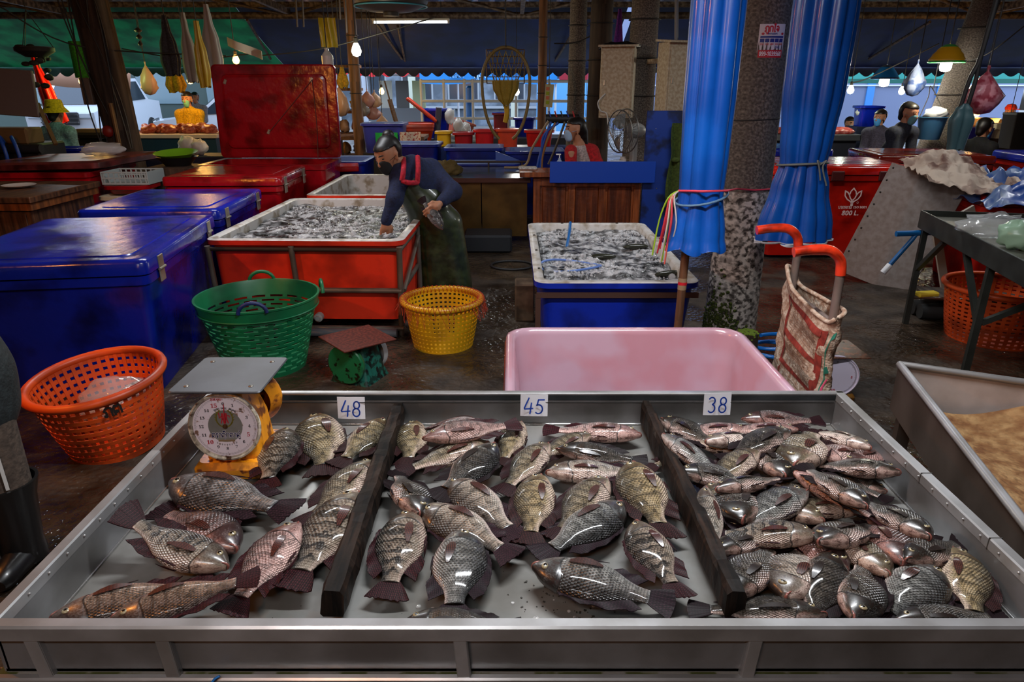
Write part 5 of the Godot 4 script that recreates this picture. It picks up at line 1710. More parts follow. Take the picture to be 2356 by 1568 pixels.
	for x in [-0.32, 0.32]:
		box_o("door", bw, t, Vector3(x, 0.35, 0.445), Vector3(0.56, 0.58, 0.015), Basis(), 0.004)
	s = st0(); lathe(s, [[0.06, 0.0], [0.08, 0.005], [0.13, 0.022], [0.132, 0.025], [0.08, 0.01], [0.001, 0.008]], 32); obj("plate", s, mat("plate_white", rgb(206, 198, 190), 0.25), null, "white plate on the brown wooden table", "plate").position = Vector3(-4.3, 0.782, -6.05)

# a pleated hanging bundle: prof = [[y, half width, half depth], ...] from bottom to top
func bundle(s: SurfaceTool, profile: Array, folds: int, deep: float, sd: int, thick: float) -> void:
	var rng = RandomNumberGenerator.new()
	rng.seed = sd
	var ph = []
	for i in folds: ph.append([rng.randf_range(0.6, 1.3), rng.randf_range(-0.3, 0.3)])
	sheet(s, folds * 8, 36, func(u: float, v: float):
		var x = v * (profile.size() - 1)
		var i = mini(int(x), profile.size() - 2)
		var f = smoothstep(0.0, 1.0, x - i)
		var p: Array = profile[i]; var q: Array = profile[i + 1]
		var y: float = lerpf(p[0], q[0], x - i); var w: float = lerpf(p[1], q[1], f); var d: float = lerpf(p[2], q[2], f)
		var k = int(u * folds) % folds
		var l = u * folds - floorf(u * folds)
		var fold: float = pow(absf(sin(PI * l)), 0.8) * ph[k][0]
		var a: float = TAU * (u + ph[k][1] * 0.25 / folds * sin(v * 5.0 + k))
		var r = 1.0 - deep + deep * fold
		return Vector3(sin(a) * w * r, y + (0.012 * sin(u * 31.0) if v < 0.01 else 0.0), cos(a) * d * r), thick, true)

func vinyl() -> StandardMaterial3D:
	return mat("vinyl_blue", rgb(16, 98, 200), 0.34, 0, noise("vinyl_tone", 0.006, Color(0.82, 0.82, 0.86), Color.WHITE, FastNoiseLite.TYPE_SIMPLEX_SMOOTH, 5), 0.8, null, 0.5, 0.35)

func pillar_group() -> void:
	var s: SurfaceTool
	var t = thing("concrete_pillar", "thick weathered concrete pillar with a red and blue sticker", "pillar", Vector3(1.527, 0, -4.53))
	var con = mats.concrete_dark
	var pai = mat("concrete_paint", Color.WHITE, 0.8, 0, noise("flaked_paint", 0.02, rgb(44, 38, 33), rgb(205, 196, 186), FastNoiseLite.TYPE_SIMPLEX_SMOOTH, 8, 1024, 0.3, 0.62), 1.1, tex.concrete_bump, 0.5)
	lathe_o("upper_shaft", con, t, [[0.158, 0.98], [0.138, 3.6]], 40)
	s = st0(); lathe(s, [[0.178, 0.0], [0.172, 0.3], [0.158, 0.98]], 40); obj("painted_base", s, pai, t, "white flaking paint on the pillar foot")
	s = st0()
	tube(s, range(24).map(func(i): return Vector3(sin(TAU * i / 24) * 0.156, 1.42 + 0.008 * sin(TAU * i / 24), cos(TAU * i / 24) * 0.156)), 0.004, 6, false, true)
	obj("wire_loop", s, mats.wire_dark, t)
	for k in 3:
		ball_o("hole", mats.hole_dark, t, Vector3([0.03, 0.1, -0.04][k], [0.36, 0.66, 0.52][k], [0.168, 0.125, 0.164][k]), Vector3(0.008, 0.008, 0.004), 8, 5)
	# moss at the foot, thickest on the left
	s = st0()
	var rng = RandomNumberGenerator.new()
	rng.seed = 77
	for i in 620:
		var a = rng.randfn(-0.75, 0.62)
		var h = absf(rng.randfn(0, 0.13)) * clampf(1.3 - absf(a + 0.9), 0.25, 1.3)
		var r = rng.randf_range(0.006, 0.016)
		ball(s, Vector3(sin(a) * 0.172, h + 0.01, cos(a) * 0.172), Vector3(r, r * 0.8, r * 0.6), 6, 4)
	obj("moss", s, mat("moss", Color.WHITE, 0.95, 0, noise("moss_tone", 0.05, rgb(26, 34, 12), rgb(84, 98, 26), FastNoiseLite.TYPE_SIMPLEX_SMOOTH, 4, 256, 0.35, 0.65), 5.0), t).set_meta("kind", "stuff")
	# sticker
	var st = Node3D.new()
	st.name = "sticker"
	t.add_child(st)
	st.rotation_degrees = Vector3(0, 1, 0)
	st.position.y = 1.855
	var r = 0.1495
	var plate = func(x0: float, x1: float, y0: float, y1: float, off: float, called: String, m: Material) -> void:
		var q = st0()
		for k in 8:
			var a0 = lerpf(x0, x1, k / 8.0); var a1 = lerpf(x0, x1, (k + 1) / 8.0)
			quad(q, Vector3(a0, y0, off), Vector3(a1, y0, off), Vector3(a1, y1, off), Vector3(a0, y1, off))
		put(called, wrapped(q, r), m, st)
	var inkr = mats.sticker_red
	var inkb = mat("sticker_blue", rgb(34, 46, 130), 0.5)
	plate.call(-0.078, 0.078, -0.098, 0.098, 0.002, "paper", mat("sticker_white", rgb(224, 214, 214), 0.6))
	plate.call(-0.068, 0.07, 0.024, 0.034, 0.003, "band", inkb)
	for k in 5: plate.call(-0.068 + k * 0.028, -0.044 + k * 0.028, 0.0, 0.02, 0.003, "price_box", inkb)
	plate.call(-0.072, 0.072, -0.084, -0.042, 0.003, "number_band", inkr)
	s = st0(); thai_line(s, ["thu", "-uu", "ko", "ai", "jo"], 0.03, 0.0075, Transform3D(Basis(), Vector3(-0.005, 0.072, 0.0034))); put("heading", wrapped(s, r), inkr, st)
	s = st0(); thai_line(s, ["to", "ro", "ko", "no", "mo", "to", "kho", "aa"], 0.009, 0.002, Transform3D(Basis(), Vector3(0.0, 0.046, 0.0034))); put("subheading", wrapped(s, r), inkb, st)
	for k in 2:
		s = st0(); ball(s, Vector3(-0.055 + k * 0.115, 0.046, 0.003), Vector3(0.009, 0.007, 0.0006), 10, 4); put("stamp", wrapped(s, r), inkr, st)
	s = st0()
	for k in 5: write(s, ["250", "300", "400", "500", "600"][k], 0.014, Transform3D(Basis(), Vector3(-0.056 + k * 0.028, -0.011, 0.0034)), false, true, 0.9)
	put("prices", wrapped(s, r), inkr, st)
	s = st0(); thai_line(s, ["ro", "aa", "-ek", "kho", "no"], 0.01, 0.002, Transform3D(Basis(), Vector3(0.035, -0.028, 0.0034))); put("subline", wrapped(s, r), inkb, st)
	s = st0(); write(s, "099-1039568", 0.034, Transform3D(Basis(), Vector3(0.0, -0.063, 0.0036)), false, true, 0.66); put("phone_number", wrapped(s, r), mat("sticker_white2", rgb(240, 236, 236), 0.6), st)
	# stump and blue hose coils at its foot
	t = thing("post_stump", "short mossy post stump at the foot of the pillar", "stump", Vector3(1.46, 0, -3.98))
	lathe_o("stump", mat("stump_grey", rgb(128, 112, 88), 0.9, 0, tex.concrete_speckle, 2.0), t, [[0.075, 0.0], [0.068, 0.17], [0.062, 0.185], [0.001, 0.19]], 18)
	s = st0()
	for i in 90:
		var a = rng.randf() * TAU
		var q = sqrt(rng.randf()) * 0.064
		ball(s, Vector3(sin(a) * q, 0.187 - (0.03 * rng.randf() if q > 0.055 else 0.0), cos(a) * q), Vector3(0.011, 0.007, 0.011), 6, 4)
	obj("moss_cap", s, mat("moss_bright", rgb(104, 132, 38), 0.95), t).set_meta("kind", "stuff")
	s = st0()
	var hose = []
	for i in 90:
		var a = i * 0.19
		var rr = 0.1 + 0.05 * sin(i * 0.05)
		hose.append(Vector3(1.68 + sin(a) * (rr + 0.05) + 0.05 * sin(i * 0.11), 0.02 + 0.0012 * i + 0.02 * sin(a * 0.5), -4.02 + cos(a) * rr))
	tube(s, hose, 0.0125, 8)
	obj("hose_coil", s, mat("hose_bright", rgb(18, 110, 200), 0.3, 0, null, 1, null, 0.5, 0.3), null, "bright blue hose coiled on the floor behind the pink tub", "hose")
	# left umbrella, closed and tied
	t = thing("market_umbrella", "closed bright blue market umbrella with wooden pole left of the pillar", "umbrella", Vector3(0.905, 0, -3.3))
	s = st0(); bundle(s, [[0.865, 0.158, 0.13], [0.93, 0.142, 0.12], [1.14, 0.112, 0.1], [1.3, 0.118, 0.1], [1.6, 0.125, 0.11], [2.0, 0.128, 0.11], [2.6, 0.11, 0.1], [2.95, 0.04, 0.04]], 7, 0.26, 31, 0.003); obj("canopy", s, vinyl(), t)
	tube_o("pole", wood("pole_wood", rgb(70, 44, 28), rgb(128, 84, 54), 0.6, 2.0), t, [Vector3(-0.06, 0.0, 0), Vector3(-0.05, 0.9, 0), Vector3(-0.01, 2.0, 0), Vector3(0, 3.0, 0)], 0.021, 12)
	lathe_o("pole_label", mat("label_tan", rgb(146, 118, 88), 0.7), t, [[0.0225, 0.66], [0.0225, 0.72]], 12, Vector3(-0.0525, 0, 0))
	lathe_o("pole_label", mats.sticker_red, t, [[0.0232, 0.685], [0.0232, 0.70]], 12, Vector3(-0.052, 0, 0))
	tube_o("grey_tie", mat("tie_grey", rgb(96, 130, 160), 0.6), t, range(20).map(func(i): return Vector3(sin(TAU * i / 20) * 0.122, 1.115 + 0.028 * sin(TAU * i / 20 - 0.4), cos(TAU * i / 20) * 0.112)), 0.006, 6, false, true)
	# pink cord from the umbrella round the pillar with a tassel of coloured strips
	t = thing("tie_rope", "pink plastic cord tying the left umbrella to the pillar", "cord", Vector3(0.79, 1.15, -3.28))
	s = st0()
	tube(s, [Vector3(0, 0, 0), Vector3(0.09, 0.012, 0.1), Vector3(0.2, 0.012, 0.08), Vector3(0.62, -0.14, -1.06), Vector3(0.74, -0.15, -1.08), Vector3(0.86, -0.15, -1.13)], 0.006, 6)
	obj("cord", s, mat("cord_pink", rgb(226, 70, 92), 0.5), t)
	for k in 14:
		s = st0()
		var c = [rgb(214, 60, 76), rgb(226, 96, 88), rgb(150, 190, 40), rgb(206, 196, 190), rgb(200, 46, 60)]
		var dx = rng.randf_range(-0.11, 0.0)
		tube(s, smooth([Vector3(0, 0, 0), Vector3(dx * 0.3 - 0.02, -0.03, 0.02), Vector3(dx * 0.8, -0.14, 0.015 + rng.randf_range(-0.02, 0.03)), Vector3(dx, -rng.randf_range(0.2, 0.36), 0.0)], 4), 0.0042, 5)
		obj("tassel_strip", s, mat("strip_%d" % (k % 5), c[k % 5], 0.5), t)
	# right umbrella
	t = thing("market_umbrella", "closed blue umbrella with white hem hanging right of the pillar", "umbrella", Vector3(1.69, 0, -4.08))
	s = st0(); bundle(s, [[0.745, 0.235, 0.14], [0.82, 0.225, 0.13], [1.05, 0.17, 0.11], [1.19, 0.135, 0.095], [1.32, 0.15, 0.1], [1.6, 0.175, 0.115], [2.0, 0.182, 0.12], [2.7, 0.16, 0.11], [3.35, 0.05, 0.05]], 10, 0.3, 57, 0.003); obj("canopy", s, vinyl(), t)
	s = st0(); bundle(s, [[0.738, 0.239, 0.143], [0.748, 0.238, 0.142]], 10, 0.3, 57, 0.004); obj("white_hem", s, mat("hem_white", rgb(206, 208, 214), 0.6), t)
	s = st0(); tube(s, range(20).map(func(i): return Vector3(sin(TAU * i / 20) * 0.142, 1.19 + 0.012 * sin(TAU * i / 20 + 1.0), cos(TAU * i / 20) * 0.102)), 0.007, 6, false, true)
	obj("grey_tie", s, mats.tie_cord, t)
	for e in [[-1, 0.05], [1, 0.02]]:
		tube_o("tie_end", mats.tie_cord, t, smooth([Vector3(0.06, 1.195, 0.1), Vector3(0.06 + e[0] * 0.025, 1.22, 0.115), Vector3(0.06 + e[0] * 0.01, 1.18, 0.115), Vector3(0.09 + e[0] * 0.02, 1.06 + e[1], 0.11)], 5), 0.005, 6)
	rod_o("hook_rope", mats.wire_dark, t, Vector3(0, 3.3, 0), Vector3(0, 3.5, 0), 0.01)

func counter_group() -> void:
	var s: SurfaceTool
	var wd = wood("counter_wood", rgb(84, 38, 16), rgb(156, 82, 38), 0.42)
	var t = thing("wooden_counter", "brown panelled wooden counter with a blue front board", "counter", Vector3(0.79, 0, -7.3))
	box_o("carcass", wd, t, Vector3(0, 0.36, -0.19), Vector3(1.12, 0.72, 0.36))
	box_o("countertop", wd, t, Vector3(-0.04, 0.745, -0.16), Vector3(1.34, 0.05, 0.46), Basis(), 0.006)
	for x in [-0.53, -0.16, 0.16, 0.53]:
		box_o("stile", wd, t, Vector3(x, 0.35, 0.0), Vector3(0.07, 0.7, 0.03), Basis(), 0.004)
	for y in [0.04, 0.66]:
		box_o("rail", wd, t, Vector3(0, y, 0.0), Vector3(1.12, 0.07, 0.028), Basis(), 0.004)
	for x in [-0.345, 0.0, 0.345]:
		box_o("panel", wood("counter_panel", rgb(64, 26, 12), rgb(120, 58, 26), 0.4), t, Vector3(x, 0.35, -0.004), Vector3(0.25, 0.53, 0.02), Basis(), 0.012)
	box_o("blue_board", mat("board_blue", rgb(6, 62, 168), 0.45), t, Vector3(0.145, 0.775, 0.085), Vector3(1.09, 0.215, 0.02), Basis(), 0.003)
	# steel counter to the left of it
	t = thing("steel_counter", "stained brown sheet metal counter left of the wooden counter", "counter", Vector3(-0.28, 0, -7.45))
	var rust = metal("counter_brass", rgb(96, 70, 30), 0.4, 0.5)
	for x in [-0.3, 0.2]:
		box_o("front_panel", rust, t, Vector3(x, 0.36, 0.0), Vector3(0.49, 0.6, 0.015), Basis(), 0.002)
	box_o("worktop", metal("worktop_wet", rgb(120, 136, 150), 0.15, 0.7), t, Vector3(-0.05, 0.675, -0.5), Vector3(1.06, 0.03, 1.05), Basis(), 0.005)
	box_o("edge_strip", mat("edge_brown", rgb(64, 30, 20), 0.4), t, Vector3(-0.05, 0.665, 0.03), Vector3(1.06, 0.05, 0.02), Basis(), 0.004)
	rod_o("back_rail", mats.rusted, t, Vector3(-0.55, 0.76, -0.95), Vector3(0.45, 0.76, -0.95), 0.012)
	for x in [-0.5, 0.0, 0.4]:
		rod_o("rail_post", mats.rusted, t, Vector3(x, 0.68, -0.95), Vector3(x, 0.76, -0.95), 0.01)
	for x in [-0.5, 0.4]:
		box_o("leg", rust, t, Vector3(x, 0.33, -0.9), Vector3(0.04, 0.66, 0.04))
	s = st0(); lump(s, Vector3(0, 0.06, 0), Vector3(0.16, 0.09, 0.12), 18, 12, 0.25, 4)
	obj("brown_net", s, mat("net_brown", rgb(92, 72, 22), 0.8, 0, tex.weave, 8.0), null, "heap of brown wet net on the steel counter behind the worker", "net").position = Vector3(-0.72, 0.69, -7.75)
	s = st0(); box(s, Vector3(0.17, 0.775, -7.6), Vector3(0.2, 0.03, 0.14), Basis(), 0.01); obj("folded_cloth", s, cloth("cloth_white", rgb(200, 196, 192)), null, "folded white cloth on the left end of the wooden counter", "cloth")
	# items on the counter
	t = thing("pump_bottle", "clear pump bottle of hand gel on the counter", "bottle", Vector3(0.5, 0.77, -7.4))
	lathe_o("bottle", glass("gel", Color(0.8, 0.88, 0.95), 0.4, 0.05), t, [[0.032, 0.0], [0.034, 0.02], [0.034, 0.09], [0.014, 0.115], [0.014, 0.13]], 16, Vector3.ZERO, Basis(), 1, 1, true)
	s = st0(); rod(s, Vector3(0, 0.13, 0), Vector3(0, 0.165, 0), 0.006); box(s, Vector3(-0.012, 0.168, 0), Vector3(0.05, 0.012, 0.016)); obj("pump", s, mats.pump_white, t)
	s = st0(); box(s, Vector3(1.12, 0.82, -7.42), Vector3(0.16, 0.1, 0.11), yaw(12), 0.012); obj("tissue_pack", s, mat("tissue", rgb(206, 200, 200), 0.5), null, "white pack of tissues on the counter behind the blue board", "tissue pack")
	s = st0(); lathe(s, [[0.035, 0.0], [0.037, 0.01], [0.037, 0.1], [0.03, 0.11], [0.03, 0.125]], 16, Vector3(1.2, 0.77, -7.6), Basis(), 1, 1, true); obj("jar", s, mat("jar_white", rgb(190, 180, 170), 0.4), null, "small jar standing beside the fan stand", "jar")
	# table fan seen from the side
	t = thing("table_fan", "grey table fan facing left on the counter", "fan", Vector3(1.31, 0.77, -7.62), deg_to_rad(-62))
	var fg = mat("fan_grey", rgb(150, 150, 146), 0.4)
	lathe_o("base", fg, t, [[0.11, 0.0], [0.11, 0.02], [0.05, 0.035], [0.001, 0.04]], 24, Vector3.ZERO, Basis(), 1, 1, true)
	box_o("stem", fg, t, Vector3(0, 0.17, 0), Vector3(0.07, 0.3, 0.06), Basis(), 0.01)
	ball_o("motor_housing", fg, t, Vector3(0, 0.39, -0.02), Vector3(0.075, 0.08, 0.12), 18, 12)
	rod_o("knob", fg, t, Vector3(0, 0.46, -0.03), Vector3(0, 0.5, -0.03), 0.006)
	for e in [0.12, 0.2]:
		s = st0()
		var rr = 0.225 if e < 0.15 else 0.215
		tube(s, range(32).map(func(i): return Vector3(cos(TAU * i / 32) * rr, 0.39 + sin(TAU * i / 32) * rr, e)), 0.007, 6, false, true)
		for k in 3: tube(s, range(20).map(func(i): return Vector3(cos(TAU * i / 20) * (rr * (0.3 + k * 0.24)), 0.39 + sin(TAU * i / 20) * (rr * (0.3 + k * 0.24)), e + (0.02 if e > 0.15 else -0.02))), 0.0022, 4, false, true)
		for i in 36:
			var a = TAU * i / 36
			rod(s, Vector3(cos(a) * 0.04, 0.39 + sin(a) * 0.04, e + (0.025 if e > 0.15 else -0.025)), Vector3(cos(a) * rr, 0.39 + sin(a) * rr, e), 0.0018, 4)
		obj("guard", s, metal("fan_wire", rgb(140, 140, 140), 0.4), t)
	for k in 3:
		s = st0()
		sheet(s, 6, 6, func(u: float, v: float):
			var a = TAU * k / 3.0 + (u - 0.5) * 1.1
			var q = lerpf(0.03, 0.18, v)
			return Vector3(cos(a) * q, 0.39 + sin(a) * q, 0.16 + (u - 0.5) * 0.05), 0.002)
		obj("blade", s, mat("fan_blade", rgb(120, 126, 128), 0.3), t)
	# blue board wall, towel, meter cabinets, poles
	t = thing("blue_partition", "tall blue plastic partition right of the counter", "partition", Vector3(1.62, 0, -7.3))
	box_o("board", mat("partition_blue", rgb(10, 52, 140), 0.5, 0, tex.scuff5, 1.0), t, Vector3(0, 0.7, 0), Vector3(0.5, 1.35, 0.03), Basis(), 0.004)
	for p in [[-0.15, 1.2], [0.1, 1.0], [-0.1, 0.6], [0.05, 0.75]]:
		ball_o("screw", mats.bolt, t, Vector3(p[0], p[1], 0.016), Vector3(0.006, 0.006, 0.003), 6, 4)
	t = thing("hanging_towel", "olive green towel hanging on the blue partition", "towel", Vector3(1.66, 0, -7.24))
	s = st0()
	sheet(s, 14, 20, func(u: float, v: float): return Vector3((u - 0.5) * (0.1 + 0.06 * absf(sin(v * 5.0))) + 0.04 * v, lerpf(0.42, 1.26, v), 0.03 + 0.025 * sin(u * 9.0 + v * 3.0)), 0.008)
	obj("cloth", s, mats.towel_green, t)
	ball_o("knot", mats.towel_green, t, Vector3(0.02, 0.9, 0.04), Vector3(0.05, 0.03, 0.03), 12, 8)
	s = st0(); lump(s, Vector3(), Vector3(0.07, 0.14, 0.06), 14, 10, 0.2, 12); obj("rolled_sack", s, mat("sack_roll", rgb(180, 170, 156), 0.8), null, "white and green rolled sack hooked beside the blue umbrella", "sack").position = Vector3(1.86, 1.17, -7.22)
	var conc = mats.concrete_dark
	pole("concrete_pole", "round concrete pole behind the fan carrying a meter cabinet", Vector3(1.484, 1.597, -8.4), 0.165, conc)
	pole("concrete_pole", "slim concrete post with wires left of the meter cabinets", Vector3(0.812, 1.595, -9.2), 0.11, conc)
	pole("wooden_pole", "dark wooden post between the two concrete posts", Vector3(1.062, 1.595, -8.9), 0.14, mats.old_post)
	cabinet("meter_cabinet", "beige steel meter cabinet on the concrete pole, cables at its side", Vector3(1.172, 1.643, -8.1), 0.36, 0.74, -16)
	s = st0(); rod(s, Vector3(1.704, 1.979, -7.7), Vector3(1.596, 2.425, -7.7) + Vector3(0, 1.0, 0), 0.02); obj("conduit_pipe", s, mats.pvc_grey, null, "grey conduit pipe rising from the right meter cabinet", "pipe")
	cabinet("meter_cabinet", "beige steel meter cabinet partly hidden by the left umbrella", Vector3(1.731, 1.663, -7.7), 0.36, 0.74, 20)
	s = st0(); lump(s, Vector3(), Vector3(0.2, 0.05, 0.1), 16, 8, 0.3, 21); obj("black_bag", s, mat("bag_black", rgb(20, 20, 22), 0.4, 0, noise("bagprint", 0.03, rgb(255, 255, 255), rgb(255, 255, 255)), 1.0), null, "black and white bundle on top of the meter cabinet", "bundle").position = Vector3(1.166, 2.007, -8.1)
	s = st0(); tube(s, smooth([Vector3(1.029, 1.531, -8.0), Vector3(0.952, 1.44, -8.0), Vector3(0.985, 1.349, -8.0), Vector3(1.054, 1.317, -8.0), Vector3(1.078, 1.147, -7.9), Vector3(1.186, 0.946, -7.8)], 5), 0.008, 6); obj("white_cable", s, mat("cable_white", rgb(190, 188, 184), 0.5), null, "white cable looping out of the meter cabinet", "cable")
	s = st0()
	sheet(s, 8, 12, func(u: float, v: float): return Vector3(1.169, 2.221, -8.2) + Vector3((u - 0.5) * lerpf(0.1, 0.03, v), (v - 0.5) * 0.34, 0.02 * sin(u * 8.0)), 0.004)
	obj("purple_cloth", s, cloth("purple", rgb(110, 40, 130)), null, "narrow purple cloth hanging above the meter cabinet", "cloth")
	# hoses at a manifold beside the seated woman
	t = thing("air_manifold", "black pipe manifold with taps and hoses left of the seated woman", "manifold", Vector3(0, 0, 0))
	rod_o("pipe", mats.pipe_black, t, Vector3(0.387, 1.253, -8.3), Vector3(0.79, 1.253, -8.3), 0.05, 12)
	for k in 6:
		box_o("tap", [mat("tap_blue", rgb(20, 60, 150), 0.4), mat("tap_red", rgb(170, 30, 26), 0.4), mats.pipe_black][k % 3], t, Vector3(0.434, 1.307, -8.25) + Vector3(k * 0.068, 0.0, 0), Vector3(0.015, 0.07, 0.02), rot(0, 0, 20))
	var ends = [[Vector3(0.415, 1.236, -8.15), Vector3(0.235, 0.94, -8.15), Vector3(0.152, 0.745, -8.15), Vector3(-0.091, 0.72, -8.15), "hose_tan"],
		[Vector3(0.445, 1.227, -8.15), Vector3(0.36, 0.988, -8.15), Vector3(0.298, 0.745, -8.15), Vector3(0.314, 0.671, -8.15), "hose_blue2"],
		[Vector3(0.529, 1.217, -8.15), Vector3(0.368, 1.084, -8.15), Vector3(0.341, 0.892, -8.15), Vector3(0.329, 0.72, -8.15), "hose_blue2"],
		[Vector3(0.495, 1.217, -8.15), Vector3(0.409, 1.036, -8.15), Vector3(0.352, 0.843, -8.15), Vector3(0.344, 0.696, -8.15), "hose_tan2"],
		[Vector3(0.603, 1.227, -8.15), Vector3(0.52, 0.988, -8.15), Vector3(0.463, 0.843, -8.15), Vector3(0.424, 0.755, -8.15), "hose_dark"]]
	for e in ends:
		s = st0(); tube(s, smooth([e[0], e[1], e[2], e[3]], 6), 0.014, 8)
		obj("hose", s, mat(e[4], {"hose_tan": rgb(128, 108, 80), "hose_blue2": rgb(20, 70, 160), "hose_tan2": rgb(140, 96, 50), "hose_dark": rgb(60, 56, 50)}[e[4]], 0.4), t)
	s = st0(); tube(s, range(30).map(func(i): return Vector3(0.0 + 0.2 * cos(TAU * i / 30), 0.012, -6.35 + 0.17 * sin(TAU * i / 30))), 0.012, 8, false, true)
	obj("black_hose", s, mats.pipe_black, null, "ring of black hose on the dark floor before the steel counter", "hose")
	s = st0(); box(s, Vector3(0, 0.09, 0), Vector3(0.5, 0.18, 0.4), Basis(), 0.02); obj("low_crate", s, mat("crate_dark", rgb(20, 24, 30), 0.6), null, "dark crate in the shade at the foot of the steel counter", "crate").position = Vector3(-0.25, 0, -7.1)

func pole(called: String, label: String, at: Vector3, r: float, m: Material, lean := Vector3.ZERO) -> Node3D:
	var t = thing(called, label, "pole", Vector3(at.x, 0, at.z))
	var s = st0()
	tube(s, [Vector3(0, 0, 0), Vector3(0, 1.0, 0) + lean * 0.33, Vector3(0, 3.18, 0) + lean], [r * 1.08, r * 1.02, r * 0.9], 16)
	obj("shaft", s, m, t)
	s = st0()
	for y in [1.5, 1.9, 2.3]: tube(s, range(14).map(func(i): return Vector3(sin(TAU * i / 14) * r * 1.06, y, cos(TAU * i / 14) * r * 1.06) + lean * y / 3.35), 0.007, 5, false, true)
	obj("wire_band", s, mats.wire_dark, t).set_meta("kind", "stuff")
	return t

func cabinet(called: String, label: String, at: Vector3, w: float, h: float, turn: float) -> void:
	var t = thing(called, label, "cabinet", at, deg_to_rad(turn))
	var m = mat("cabinet_beige", rgb(176, 162, 138), 0.5, 0.1, tex.cab_dirt, 1.5)
	var s = st0(); box(s, Vector3(0, 0, 0), Vector3(w, h, 0.22), Basis(), 0.006); obj("body", s, m, t)
	box_o("door", m, t, Vector3(0.0, -0.01, 0.115), Vector3(w - 0.03, h - 0.06, 0.012), Basis(), 0.004)
	box_o("bracket", m, t, Vector3(0, 0.2, -0.38), Vector3(0.05, 0.05, 0.56))
	box_o("rain_hood", m, t, Vector3(0, h * 0.5 + 0.01, 0.02), Vector3(w + 0.05, 0.02, 0.3), rot(4, 0, 0))
	box_o("handle", mats.latch_steel, t, Vector3(-w * 0.35, 0, 0.124), Vector3(0.02, 0.06, 0.01), Basis(), 0.003)

